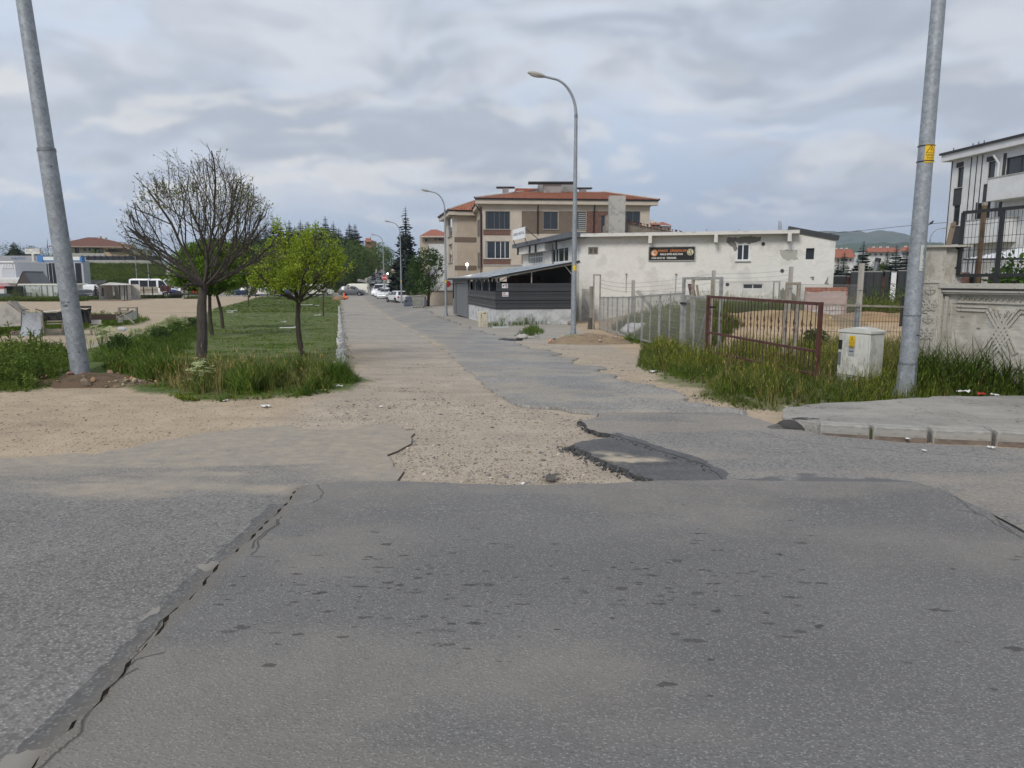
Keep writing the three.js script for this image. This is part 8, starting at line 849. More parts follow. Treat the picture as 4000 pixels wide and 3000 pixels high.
function conifer(seed, label, base, H, rx, o = {}) {
const r = rng(seed), t = thing(o.name ?? 'conifer', label, 'tree', base, r() * 6, o.group); P(t, 'trunk', tube([V(0, -0.3, 0), V(0, H * 0.5, 0), V(0.02 * H * (r() - 0.5), H, 0)], [H * 0.022, H * 0.014, 0.02], 7), barkDark);
const F_ = new Faces(), col = o.col ?? [0.026, 0.042, 0.026], up = V(0, 1, 0); const step = H * 0.022;
for (let y = H * (o.clear ?? 0.10); y < H * 0.99; y += step * (0.7 + 0.6 * r())) { const f = 1 - y / H, R = rx * (o.open ? Math.pow(f, 0.7) * (0.65 + 0.6 * r()) : (f * 0.9 + 0.06) * (0.8 + 0.35 * r())), n = 6 + Math.floor(5 * f); for (let i = 0; i < n; i++) { const a = i / n * 6.28 + r() * 1.2, L = R * (0.6 + 0.55 * r()), dr = V(Math.cos(a), 0, Math.sin(a)), sd = V(-Math.sin(a), 0, Math.cos(a)); const segs = 4; for (let k = 0; k < segs; k++) { const u = (k + 0.4 * r()) / segs, p = V(0, y, 0).addScaledVector(dr, L * u).add(V(0, -(o.sag ?? 0.28) * L * u * u + 0.06 * L * u, 0)); for (let q = -1; q <= 1; q++) { const w = L * 0.42 * (1.1 - 0.5 * u), kk = 0.65 + 0.7 * r(), cc = [col[0] * kk * 1.15, col[1] * kk * 1.15, col[2] * kk * 1.15]; const tipv = p.clone().addScaledVector(dr, L * 0.28).addScaledVector(sd, q * w).add(V(0, -0.05 * L + (r() - 0.5) * 0.1 * L, 0)); F_.tri(p.clone().addScaledVector(sd, -0.16 * L), p.clone().addScaledVector(sd, 0.16 * L), tipv, cc, V(dr.x * 0.3 + (r() - 0.5) * 0.4, 0.9, dr.z * 0.3).normalize()); F_.tri(p, tipv, p.clone().add(V(0, -0.2 * L, 0)).addScaledVector(sd, q * w * 0.4), cc, V(dr.x, 0.3, dr.z).normalize()); } } } }
const lv = P(t, 'crown', F_.geo(), needleMat); lv.userData.kind = 'stuff'; return t;
}
{
const hgt = (px, py, d) => at(px, py, d).y - onG(px, d).y;
const grp = 'dark conifers on the hill behind the crossing', lab = 'slender dark conifer in the stand on the hill behind the crossing'; const cs = [[1047, 868, 2.4], [1077, 842, 2.2], [1105, 862, 2.0], [1140, 858, 3.2], [1182, 856, 2.6], [1212, 864, 3.4], [1241, 862, 3.2], [1279, 842, 2.6], [1309, 862, 2.6], [1330, 890, 3.6], [1372, 868, 3.0], [1393, 873, 2.8], [1160, 880, 3.6], [1262, 885, 3.8], [1015, 880, 2.6], [985, 900, 3], [1300, 905, 4]]; const base = conifer(101, lab, onG(cs[0][0], 190), 12, 2.6, { group: grp + ', slender kind', open: true, sag: 0.2, clear: 0.05 }), base2 = conifer(102, 'broad dark conifer in the stand on the hill behind the crossing', onG(cs[3][0], 193), 12, 3.2, { group: grp + ', broad kind', open: true, sag: 0.05, clear: 0.05 }); cs.forEach(([px, py, rx], i) => { const d = 186 + (i * 7) % 14, h = hgt(px, py, d); if (i === 0) { base.scale.setScalar(h / 12); base.position.copy(onG(px, d)); return; } if (i === 3) { base2.scale.setScalar(h / 12); base2.position.copy(onG(px, d)); return; } const c = copy(i % 2 ? base2 : base, onG(px, d), i * 1.7, null, null, 1); c.scale.set(rx / 2.8 * 1.1, h / 12, rx / 2.8 * 1.1); });
conifer(111, 'tall dark spruce standing beside the street lamps on the side road', onG(1588, 94), hgt(1588, 806, 94), 2.9, { name: 'spruce', col: [0.022, 0.036, 0.026], sag: 0.34, clear: 0.12 });
clumpTree(121, 'dense green tree behind the garden wall beside the apartment house', onG(1670, 76), hgt(1670, 945, 76), 1.75, { col: [0.045, 0.085, 0.02], lobes: 40, per: 110, ls: 0.2, clear: 0.12 }); clumpTree(122, 'lower green tree between the spruce and the garden wall', onG(1622, 80), 4.6, 1.3, { col: [0.04, 0.075, 0.02], ls: 0.19, clear: 0.1 });
const g2 = 'leafy trees along the crossing street', l2 = 'mid green leafy tree on the slope beyond the crossing street'; const vars = [clumpTree(131, l2, onG(1385, 142), 9, 3.6, { group: g2, col: [0.075, 0.115, 0.03], clear: 0.16 }), clumpTree(132, 'yellowish green leafy tree on the slope beyond the crossing street', onG(1450, 148), 9, 3.4, { group: g2 + ', yellowish', col: [0.085, 0.125, 0.032], clear: 0.16 }), clumpTree(133, 'darker green leafy tree on the slope beyond the crossing street', onG(1330, 139), 9, 3.8, { group: g2 + ', darker', col: [0.065, 0.10, 0.03], clear: 0.14 })];
[[1385, 942, 144, 1], [1452, 950, 156, 1], [1332, 965, 140, 1], [1420, 955, 150, 1], [1500, 950, 172, 1], [1476, 960, 165, 1], [1295, 960, 146, 1], [1250, 965, 140, 1], [1205, 955, 148, 1.2], [1150, 950, 142, 1.2], [1095, 935, 146, 1.2], [1040, 925, 148, 1.3], [985, 915, 150, 1.3], [930, 935, 146, 1.2], [885, 960, 150, 1.2], [1520, 968, 160, 0.8], [1345, 1010, 137, 0.7], [1180, 1000, 138, 0.8], [1075, 995, 139, 0.9], [960, 1000, 139, 0.9], [1400, 1005, 139, 0.7], [1485, 1010, 168, 0.8], [845, 995, 150, 1], [1535, 985, 150, 0.6], [1360, 925, 158, 1.1], [1300, 915, 160, 1.1], [1230, 915, 162, 1.2]].forEach(([px, py, d, k], i) => { const h = hgt(px, py, d); const c = i < 3 ? vars[i] : copy(vars[i % 3], onG(px, d), i * 1.3); c.position.copy(onG(px, d)); c.scale.set(h / 9 * k, h / 9, h / 9 * k); });
clumpTree(141, 'bushy green tree beside the villa on the hill', onG(560, 186), hgt(560, 938, 186), 4.2, { col: [0.07, 0.105, 0.03], clear: 0.1 }); clumpTree(142, 'second bushy tree beside the villa near the hill road', onG(600, 182), hgt(600, 955, 182), 3.4, { col: [0.065, 0.10, 0.03], clear: 0.1 }); clumpTree(143, 'round shrub tree on the green bank by the hill road', onG(612, 160), hgt(612, 1036, 160), 2.4, { col: [0.08, 0.12, 0.03], clear: 0.02, name: 'large_shrub' });
conifer(151, 'dark cypress rising behind the grey company building', onG(68, 166), hgt(68, 943, 166), 4.2, { col: [0.045, 0.065, 0.03] }); clumpTree(152, 'broad dark tree behind the grey company building beside the cypress', onG(35, 164), hgt(35, 965, 164), 5.5, { col: [0.045, 0.07, 0.025] }); clumpTree(153, 'dark tree with a flat top behind the company sign', onG(128, 166), hgt(128, 958, 166), 2.2, { col: [0.03, 0.045, 0.025], clear: 0.3 }); clumpTree(154, 'dark green tree left of the flag pole', onG(178, 168), hgt(178, 972, 168), 4.5, { col: [0.04, 0.06, 0.022] }); clumpTree(155, 'dark green tree behind the company building near its far end', onG(95, 170), hgt(95, 965, 170), 5.2, { col: [0.04, 0.062, 0.022] }); clumpTree(156, 'thin bare topped tree behind the villa roof', onG(283, 210), hgt(283, 916, 210), 1.8, { col: [0.12, 0.13, 0.07], lobes: 12, per: 40 });
const z = [3150, 850, 3.687]; for (const [x, y, rx, lab_] of [[785, 338, 2.3, 'tall blue green fir behind the charcoal site screens'], [520, 490, 1.9, 'smaller fir beside the workshop end wall'], [1140, 468, 2.0, 'fir right of the slanted grey pipe'], [1270, 390, 2.2, 'dark fir behind the white fence panel'], [1420, 425, 2.4, 'dark fir behind the tall right pole'], [440, 600, 1.6, 'low dark fir at the workshop corner']]) { const px = z[0] + x / z[2], d = 78 + (x % 7), h = hgt(px, z[1] + y / z[2], d); conifer(200 + x, lab_, onG(px, d), h, rx, { col: [0.035, 0.055, 0.042], name: 'fir_tree', clear: 0.03, sag: 0.1 }); }
clumpTree(171, 'light green tree between the firs behind the site fence', onG(3418, 84), 5.0, 1.4, { col: [0.085, 0.12, 0.03] });
const sh2 = (seed, px, d, H, rx, lab_, col) => clumpTree(seed, lab_, onG(px, d), H, rx, { name: 'shrub', col, lobes: 22, per: 80, clear: 0.0, ls: Math.max(0.05, H * 0.05) });
sh2(181, 88, 99, 1.5, 2.2, 'yellow green shrub in front of the pale container', [0.11, 0.14, 0.03]); sh2(182, 142, 98, 1.25, 1.7, 'light green shrub beside the container shutter', [0.10, 0.13, 0.04]); sh2(183, 225, 97, 1.25, 0.9, 'dark green shrub hidden by the leaning pole', [0.035, 0.06, 0.02]); sh2(184, 20, 98, 0.8, 1.8, 'low green shrub below the kiosk screen', [0.07, 0.10, 0.03]); sh2(185, 3500, 37, 1.7, 1.9, 'spreading green bush in front of the white fence panel', [0.055, 0.09, 0.03]); sh2(186, 3445, 38, 1.1, 1.3, 'green bush beside the rust red fence post', [0.06, 0.095, 0.03]); sh2(187, 3310, 40, 0.9, 1.3, 'low green bush behind the brick pallet', [0.055, 0.09, 0.03]); sh2(188, 620, 106, 0.8, 1.4, 'low shrub below the maroon board', [0.05, 0.085, 0.025]); sh2(189, 745, 105, 1.0, 1.9, 'low shrub below the grey board', [0.055, 0.09, 0.025]); sh2(190, 555, 106, 0.6, 1.6, 'low shrub below the beige board', [0.055, 0.09, 0.025]);
for (const [px, py, H, rx, lab_, sd] of [[622, 1345, 0.55, 0.42, 'round green bush at the lawn corner by the dirt track', 191], [740, 1285, 0.5, 0.55, 'dark green bush beside the stem of the young tree', 192], [680, 1312, 0.32, 0.5, 'low spreading weed bush at the track edge', 193], [470, 1388, 0.5, 0.3, 'upright leafy weed bush near the leaning pole', 194], [3180, 1372, 0.6, 0.35, 'dark leafy weed behind the rust red gate', 195]]) { const p = gp(px, py); clumpTree(sd, lab_, p, H, rx, { name: 'bush', col: sd === 192 ? [0.035, 0.06, 0.02] : [0.055, 0.095, 0.022], lobes: 26, per: 90, clear: 0.0, ls: 0.05 }); }
{ const p = gp(3880, 1500); p.x = 7.35; p.z = -11.3; clumpTree(197, 'leafy green plant growing behind the precast wall', V(7.55, 1.2, -11.0), 0.75, 0.28, { name: 'plant', col: [0.07, 0.13, 0.03], lobes: 14, per: 22, clear: 0.2, ls: 0.09 }); }
}
// -- grass, weeds, stones
function tuft(seed, n, h, w, lean, seedHead = 0, flat_ = 0) {
const r = rng(seed), F_ = new Faces(); for (let i = 0; i < n; i++) { const a = r() * 6.28, dr = V(Math.cos(a), 0, Math.sin(a)), sd = V(-Math.sin(a), 0, Math.cos(a)), H = h * (0.55 + 0.6 * r()), L = lean * H * (0.3 + r()), p0 = V((r() - 0.5) * w * 6, 0, (r() - 0.5) * w * 6), k = 0.75 + 0.5 * r(), col = [k, k, k * 0.95]; const q = (t) => p0.clone().add(V(0, H * (t - 0.18 * t * t * (1 + flat_)), 0)).addScaledVector(dr, L * t * t); const ww = w * (0.7 + 0.6 * r()), n_ = V(dr.x * 0.5, 0.8, dr.z * 0.5).normalize(); const a0 = q(0), a1 = q(0.5), a2 = q(1); F_.quad(a0.clone().addScaledVector(sd, -ww * 0.5), a0.clone().addScaledVector(sd, ww * 0.5), a1.clone().addScaledVector(sd, ww * 0.42), a1.clone().addScaledVector(sd, -ww * 0.42), col, n_); F_.tri(a1.clone().addScaledVector(sd, -ww * 0.42), a1.clone().addScaledVector(sd, ww * 0.42), a2, col, n_); if (r() < seedHead) { const e = q(1.0), c2 = [1.75 * k, 1.5 * k, 1.25 * k]; F_.quad(e, e.clone().addScaledVector(sd, ww * 0.55).add(V(0, H * 0.05, 0)), e.clone().addScaledVector(dr, H * 0.04).add(V(0, H * 0.16, 0)), e.clone().addScaledVector(sd, -ww * 0.55).add(V(0, H * 0.05, 0)), c2, n_); } } return F_.geo(); }
const grassMat = new THREE.MeshPhysicalMaterial({ color: 0xffffff, vertexColors: true, roughness: 0.9, side: THREE.DoubleSide, transmission: 0.3, thickness: 0, specularIntensity: 0.2 });
const lawnMat = new THREE.MeshPhysicalMaterial({ color: 0xffffff, vertexColors: true, roughness: 1, side: THREE.DoubleSide, specularIntensity: 0.08 });
function scatter(name, label, category, geos, poly, count, o) {
const r = rng(o.seed), bb = bbox(poly), lists = geos.map(() => []); let tries = 0, made = 0; const d0 = Math.max(bb[1], 2), d1 = bb[3]; const m4 = new THREE.Matrix4(), e = new THREE.Euler(), q = new THREE.Quaternion();
while (made < count && tries < count * 30) { tries++; const u = r(), d = o.uniform ? lerp(d0, d1, u) : 1 / lerp(1 / d0, 1 / d1, u), x = lerp(bb[0], bb[2], r()); if (!inPoly(poly, x, d)) continue; const n = fbm(x * (o.nf ?? 1.2) + o.seed, d * (o.nf ?? 1.2), 3); if (o.keep && !o.keep(x, d, n, r)) continue; let s = o.size(x, d, n, r); if (o.uniform && !o.mat) { const e = clamp(0.3 + dLine(poly, x, d, true) * (d > 20 ? 0.8 : 1.7) + 0.3 * (n - 0.5)); s *= e; if (r() > 0.35 + e) continue; } const k = (r() * geos.length) | 0; e.set((r() - 0.5) * 0.3, r() * 6.28, (r() - 0.5) * 0.3); q.setFromEuler(e); lists[k].push([V(x, ground(x, d) + (o.lift ?? -0.01), -d), q.clone(), s, o.col(x, d, n, r)]); made++; }
const grp = new THREE.Group(); let first = null; lists.forEach((L, k) => { if (!L.length) return; const im = new THREE.InstancedMesh(geos[k], o.mat ?? grassMat, L.length); L.forEach(([p, qq, s, c], i) => { im.setMatrixAt(i, m4.compose(p, qq, Array.isArray(s) ? V(...s) : V(s, s, s))); im.setColorAt(i, C(...c)); }); im.name = numbered(name); sh(im); tag(im, label, category, null, 'stuff'); scene.add(im); });
}
const G1 = [tuft(1, 9, 0.09, 0.006, 0.7), tuft(2, 9, 0.08, 0.007, 0.9), tuft(3, 7, 0.11, 0.006, 0.6)], G2 = [tuft(4, 16, 0.36, 0.010, 0.55), tuft(5, 14, 0.32, 0.012, 0.7), tuft(6, 18, 0.40, 0.009, 0.45)], G3 = [tuft(7, 14, 0.62, 0.009, 0.42, 0.35), tuft(8, 12, 0.55, 0.010, 0.55, 0.25), tuft(9, 16, 0.5, 0.008, 0.5, 0.5)], G4 = [tuft(10, 10, 0.75, 0.014, 0.5), tuft(11, 9, 0.68, 0.018, 0.6)];
const weedGeo = (seed, H) => { const r = rng(seed), F_ = new Faces(); for (let s = 0; s < 5; s++) { const b = V((r() - 0.5) * 0.14, 0, (r() - 0.5) * 0.14), t = b.clone().add(V((r() - 0.5) * 0.2, H * (0.7 + 0.4 * r()), (r() - 0.5) * 0.2)); const sd = V(0.004, 0, 0.002); F_.quad(b.clone().sub(sd), b.clone().add(sd), t.clone().add(sd), t.clone().sub(sd), [0.8, 0.9, 0.7], V(0, 0.6, 0.8)); for (let i = 0; i < 26; i++) { const p = b.clone().lerp(t, 0.1 + 0.9 * i / 26), a = r() * 6.28; leaf(F_, r, p, V(Math.cos(a), 0.35, Math.sin(a)), 0.035 + 0.035 * r(), 0.008, [1, 1, 1]); } } return F_.geo(); };
const umbel = (seed) => { const r = rng(seed), F_ = new Faces(); const n = V(0, 1, 0); for (let s = 0; s < 3; s++) { const t = V((r() - 0.5) * 0.16, 0.30 + 0.14 * r(), (r() - 0.5) * 0.16), sd = V(0.003, 0, 0.002); F_.quad(V(-0.003, 0, 0), V(0.003, 0, 0), t.clone().add(sd), t.clone().sub(sd), [0.25, 0.4, 0.1], V(0, 0.6, 0.8)); const R = 0.05 + 0.03 * r(); for (let i = 0; i < 34; i++) { const a = r() * 6.28, q = R * Math.sqrt(r()), c = t.clone().add(V(Math.cos(a) * q, 0.012 - q * q * 3, Math.sin(a) * q)), k = 0.85 + 0.3 * r(), e = 0.009; F_.quad(c.clone().add(V(-e, 0, -e)), c.clone().add(V(e, 0.003, -e)), c.clone().add(V(e, 0, e)), c.clone().add(V(-e, 0.004, e)), [k, k, k * 0.95], n); } } return F_.geo(); };
const WD = [weedGeo(21, 0.42), weedGeo(22, 0.36), weedGeo(23, 0.5)], UM = [umbel(31), umbel(32), umbel(33)];
const gcol = (a, b, j = 0.3) => (x, d, n, r) => { const c = mix3(a, b, clamp(sst(0.3, 0.7, n) + (r() - 0.5) * j)); const k = (0.8 + 0.4 * r()) * 1.52; return [c[0] * k * 1.06, c[1] * k, c[2] * k * 0.6]; };
scatter('lawn_grass', 'short green grass covering the lawn', 'grass', G1, lawn, 60000, { seed: 1, mat: lawnMat, size: (x, d, n, r) => { const k = (0.5 + 0.6 * r()) * (0.5 + 0.7 * n); return [k * (1 + d * 0.035), k * (1 + d * 0.006), k * (1 + d * 0.035)]; }, col: gcol([0.105, 0.16, 0.028], [0.07, 0.12, 0.024], 0.6), keep: (x, d) => { const mx = x + 6.9, md = d - 12.0; return mx * mx / 1.3 + md * md / 0.7 > 1 + 0.6 * fbm(x * 3, d * 3, 2); } });
const edgeP = SP([[335, 846], [400, 867], [480, 868], [560, 863], [640, 859], [720, 849], [786, 826], [745, 800], [640, 806], [520, 806], [420, 804], [330, 800], [240, 788], [200, 800]]);
scatter('verge_grass', 'tall ragged grass along the front edge of the lawn', 'grass', G2, edgeP, 5200, { seed: 2, uniform: true, nf: 2.4, size: (x, d, n, r) => (0.16 + 1.05 * sst(0.42, 0.74, n)) * (0.55 + 0.7 * r()), col: gcol([0.06, 0.105, 0.018], [0.085, 0.145, 0.03], 0.5), keep: (x, d, n, r) => r() < 0.25 + n });
scatter('verge_grass', 'thin seeding grass between lawn and dirt', 'grass', G3, edgeP, 320, { seed: 3, uniform: true, size: (x, d, n, r) => 0.45 + 0.5 * r(), col: gcol([0.21, 0.18, 0.14], [0.11, 0.13, 0.05], 0.8) });
const leftWeed = SP([[-420, 776], [0, 775], [170, 762], [168, 800], [140, 832], [60, 846], [0, 851], [-420, 858]]);
scatter('weeds', 'dark leafy weeds left of the leaning pole', 'weeds', WD, leftWeed, 2200, { seed: 4, uniform: true, nf: 2.2, size: (x, d, n, r) => (0.35 + 0.7 * r()) * (0.4 + 1.1 * n) * (r() < 0.06 ? 1.6 : 1), col: gcol([0.045, 0.075, 0.02], [0.085, 0.12, 0.045], 0.7) });
scatter('verge_grass', 'grass among the weeds left of the leaning pole', 'grass', G2, leftWeed, 1500, { seed: 5, uniform: true, size: (x, d, n, r) => 0.5 + 0.7 * r() * n * 1.6, col: gcol([0.05, 0.085, 0.02], [0.08, 0.11, 0.03]) });
const upLeft = SP([[170, 800], [200, 762], [335, 712], [420, 690], [470, 700], [440, 740], [400, 775], [330, 800], [250, 805]]);
scatter('verge_grass', 'tall tufted grass between dirt track and lawn', 'grass', G2, upLeft, 2600, { seed: 6, uniform: true, size: (x, d, n, r) => (0.5 + 0.7 * n) * (0.7 + 0.6 * r()), col: gcol([0.055, 0.095, 0.018], [0.075, 0.125, 0.025]) });
const flowers = SP([[-300, 786], [0, 778], [150, 770], [330, 716], [420, 700], [430, 712], [340, 735], [240, 768], [180, 780], [0, 796], [-300, 806]]), fl2 = SP([[392, 838], [400, 815], [440, 806], [480, 822], [470, 842], [430, 848]]);
const fcol = (x, d, n, r) => { const k = 0.8 + 0.3 * r(); return [0.55 * k, 0.60 * k, 0.33 * k]; }; scatter('umbel_flowers', 'pale cream umbel flowers along the dirt track', 'flowers', UM, flowers, 480, { seed: 7, uniform: true, nf: 0.9, keep: (x, d, n) => n > 0.45, size: (x, d, n, r) => 1.2 + 0.6 * r(), col: fcol }); scatter('umbel_flowers', 'clump of cream umbel flowers at the foot of the nearly bare tree', 'flowers', UM, fl2, 30, { seed: 8, uniform: true, size: (x, d, n, r) => 1.0 + 0.5 * r(), col: fcol });
scatter('weeds', 'weeds growing around the tarpaulin shelter', 'weeds', WD, weeds, 1500, { seed: 9, uniform: true, size: (x, d, n, r) => 0.7 + 0.8 * r(), col: gcol([0.045, 0.08, 0.02], [0.08, 0.12, 0.03]) }); scatter('verge_grass', 'grass around the tarpaulin shelter', 'grass', G2, weeds, 2200, { seed: 10, uniform: true, size: (x, d, n, r) => 0.7 + 0.7 * r(), col: gcol([0.05, 0.085, 0.02], [0.075, 0.12, 0.028]) });
const strip = SP([[738, 803], [786, 826], [770, 790], [757, 740], [748, 700], [741, 660], [737, 660], [737, 700]]); scatter('verge_grass', 'weedy grass strip outside the white painted kerb', 'grass', G2, strip, 900, { seed: 11, uniform: true, size: (x, d, n, r) => 0.25 + 0.5 * r() * n * 1.6, col: gcol([0.06, 0.10, 0.02], [0.09, 0.125, 0.04]), keep: (x, d, n) => n > 0.38 });
scatter('tall_grass', 'tall seeding grass in front of gate and cabinet', 'grass', G3, vergeR, 5200, { seed: 12, uniform: true, nf: 0.9, size: (x, d, n, r) => (0.28 + 0.55 * sst(0.34, 0.72, n)) * (0.6 + 0.6 * r()) * (x < 2.6 ? 0.6 : 1), col: gcol([0.065, 0.10, 0.022], [0.115, 0.15, 0.035], 0.5), keep: (x, d) => Math.hypot(x - 5.18, d - 9.72) > 0.22 });
scatter('tall_grass', 'dry straw coloured stalks among the right verge grass', 'grass', G3, vergeR, 700, { seed: 43, uniform: true, size: (x, d, n, r) => 0.4 + 0.5 * r(), col: gcol([0.22, 0.185, 0.14], [0.15, 0.15, 0.07], 0.8) });
scatter('tall_grass', 'dense green grass below the tall seeding grass', 'grass', G2, vergeR, 4200, { seed: 13, uniform: true, nf: 1.1, size: (x, d, n, r) => (0.3 + 0.7 * n) * (0.6 + 0.6 * r()), col: gcol([0.05, 0.085, 0.018], [0.08, 0.13, 0.025], 0.5), keep: (x, d) => Math.hypot(x - 5.18, d - 9.72) > 0.2 });
const wallG = [[5.5, 9.5], [6.4, 9.3], [7.6, 9.25], [7.9, 9.5], [7.05, 10.0], [6.55, 11.0], [5.9, 11.0], [5.5, 10.4]]; scatter('tall_grass', 'coarse dark reedy grass at the foot of the precast wall', 'grass', G4, wallG, 620, { seed: 14, uniform: true, size: (x, d, n, r) => (0.4 + 0.8 * r()) * (0.7 + 0.7 * n), col: gcol([0.045, 0.08, 0.018], [0.075, 0.12, 0.025]) });
const clumpP = SP([[1375, 795], [1385, 745], [1440, 740], [1480, 765], [1530, 790], [1480, 800], [1420, 810]]); scatter('tall_grass', 'bushy grass clump at the near end of the mesh fence', 'grass', G2, clumpP, 700, { seed: 15, uniform: true, size: (x, d, n, r) => 0.7 + 0.5 * r(), col: gcol([0.045, 0.075, 0.016], [0.07, 0.11, 0.022]) });
const lowP = SP([[1490, 856], [1560, 850], [1640, 875], [1700, 890], [1600, 884]]); scatter('verge_grass', 'low creeping grass at the edge of the right verge', 'grass', G2, lowP, 260, { seed: 16, uniform: true, size: (x, d, n, r) => 0.3 + 0.3 * r(), col: gcol([0.07, 0.11, 0.025], [0.1, 0.13, 0.04]) });
const yardP = [[4.3, 18], [4.7, 34], [9.5, 33], [8.5, 26], [6, 21]]; scatter('yard_weeds', 'wild weeds behind the mesh fence', 'weeds', [...WD, ...G3], yardP, 2600, { seed: 17, uniform: true, nf: 0.6, keep: (x, d, n) => n > 0.42, size: (x, d, n, r) => (1.0 + 0.9 * n) * (0.7 + 0.6 * r()), col: gcol([0.05, 0.075, 0.025], [0.085, 0.11, 0.04]) }); const yard2 = [[6.5, 13], [5.0, 15], [6, 21], [13, 22], [15, 14]]; scatter('yard_weeds', 'sparse grass on the sandy yard', 'grass', G3, yard2, 900, { seed: 18, uniform: true, nf: 0.7, keep: (x, d, n) => n > 0.5, size: (x, d, n, r) => 0.5 + 0.6 * r(), col: gcol([0.07, 0.10, 0.03], [0.11, 0.13, 0.045]) }); const yard3 = [[8, 33], [19, 30], [24, 38], [17, 41], [9, 42]]; scatter('yard_weeds', 'tall weeds along the workshop wall', 'weeds', [...WD, ...G3], yard3, 2400, { seed: 19, uniform: true, nf: 0.5, keep: (x, d, n) => n > 0.44, size: (x, d, n, r) => 1.1 + 1.0 * r(), col: gcol([0.05, 0.08, 0.03], [0.08, 0.105, 0.04]) });
const shedP = SP([[1042, 708], [1080, 688], [1250, 692], [1240, 700], [1150, 703]]), cl1 = SP([[1110, 727], [1130, 712], [1165, 706], [1180, 722], [1150, 728]]), cl2 = SP([[1325, 742], [1340, 732], [1400, 733], [1395, 745]]), cl3 = SP([[1208, 744], [1225, 732], [1250, 730], [1240, 745]]); for (const [pp, n, lab, s] of [[shedP, 420, 'green weeds along the foot of the shed wall', 20], [cl1, 200, 'green clump among loose slabs before the shed', 21], [cl2, 120, 'small green clump beside the mesh fence heap', 22], [cl3, 90, 'grass at the foot of the near street lamp', 23]]) scatter('verge_grass', lab, 'grass', [...G2, WD[0]], pp, n, { seed: s, uniform: true, size: (x, d, nn, r) => 0.7 + 0.7 * r(), col: gcol([0.05, 0.085, 0.02], [0.07, 0.115, 0.025]) });
const bankP = [onG(330, 149), onG(640, 149), onG(650, 181), onG(330, 183)].map(flat); scatter('bank_grass', 'rough grass covering the bank below the villa', 'grass', [tuft(51, 14, 1.0, 0.09, 0.8), tuft(52, 12, 0.9, 0.1, 0.9)], bankP, 5000, { seed: 24, uniform: true, nf: 0.12, size: (x, d, n, r) => 0.5 + 1.1 * n * r() + 0.2, col: gcol([0.05, 0.085, 0.025], [0.095, 0.135, 0.035]) }); const parkP = [onG(760, 136), onG(1430, 136), onG(1480, 190), onG(740, 190)].map(flat); scatter('bank_grass', 'grass on the slope under the leafy trees', 'grass', [tuft(53, 14, 0.7, 0.09, 0.8)], parkP, 5000, { seed: 25, uniform: true, nf: 0.1, size: (x, d, n, r) => 0.5 + 0.8 * r(), col: gcol([0.045, 0.08, 0.022], [0.075, 0.115, 0.03]) }); const lotEdge = [onG(-60, 93), onG(280, 93), onG(520, 104), onG(800, 104), onG(800, 108), onG(520, 109), onG(-60, 98)].map(flat); scatter('bank_grass', 'weedy green edge along the back of the dirt lot', 'weeds', [tuft(54, 14, 0.6, 0.05, 0.8)], lotEdge, 2600, { seed: 26, uniform: true, nf: 0.2, keep: (x, d, n) => n > 0.4, size: (x, d, n, r) => 0.5 + 0.8 * r(), col: gcol([0.05, 0.085, 0.025], [0.085, 0.12, 0.035]) });
const stoneG = [1, 2, 3].map((s) => { const g = new THREE.IcosahedronGeometry(1, 0), p = g.attributes.position, m = {}; for (let i = 0; i < p.count; i++) { const k = [p.getX(i), p.getY(i), p.getZ(i)].map((v) => v.toFixed(2)).join(), f = m[k] ??= 0.65 + 0.6 * h2(Object.keys(m).length * 3 + s * 17, s); p.setXYZ(i, p.getX(i) * f * 1.2, p.getY(i) * f * 0.6, p.getZ(i) * f); } g.computeVertexNormals(); return g; }); const stoneMat = std(0xffffff, 0.95);
const scol = (x, d, n, r) => { const k = 0.5 + 0.9 * r(); return r() < 0.22 ? [0.16 * k, 0.155 * k, 0.15 * k] : [0.36 * k, 0.305 * k, 0.24 * k]; };
const gravelP = SP([[870, 1040], [840, 990], [900, 935], [700, 905], [740, 860], [820, 800], [960, 770], [1110, 875], [1290, 905], [1260, 915], [1300, 940], [1240, 965], [1330, 1010], [1400, 1038], [1200, 1052], [1000, 1048]]); scatter('gravel', 'loose gravel scattered over the broken junction', 'gravel', stoneG, gravelP, 9000, { seed: 31, uniform: false, lift: -0.006, size: (x, d, n, r) => 0.004 + 0.014 * r() * r() * r() + (r() < 0.012 ? 0.016 : 0), col: scol, mat: stoneMat, nf: 0.8, keep: (x, d, n, r) => r() < n * 1.3 });
const dustP2 = SP([[-200, 985], [0, 860], [330, 868], [720, 855], [850, 915], [620, 925], [300, 965], [0, 990]]); scatter('gravel', 'small stones on the dirt shoulder', 'gravel', stoneG, dustP2, 1800, { seed: 32, lift: -0.004, size: (x, d, n, r) => 0.003 + 0.014 * r() * r() * r(), col: (x, d, n, r) => scol(x, d, n, r).map((v) => v * 1.05), mat: stoneMat }); const sideP = [...sideR.slice(0, 6).map(([x, d]) => [x - 0.1, d]), ...[...sideR.slice(0, 6)].reverse().map(([x, d]) => [x + 1.3, d])]; scatter('gravel', 'rubble and grit along the right edge of the side road', 'gravel', stoneG, sideP, 1600, { seed: 33, lift: 0.0, size: (x, d, n, r) => 0.006 + 0.03 * r() * r() * r(), col: scol, mat: stoneMat }); const roadGrit = [[-6, 2], [6, 2], [7, 7.2], [-7, 7]]; scatter('gravel', 'grit on the main road surface', 'gravel', stoneG, roadGrit, 500, { seed: 34, lift: 0.03, size: (x, d, n, r) => 0.002 + 0.005 * r() * r(), col: scol, mat: stoneMat, keep: (x, d) => inPoly(fine, x, d) || inPoly(coarse, x, d) || inPoly(apron, x, d) });
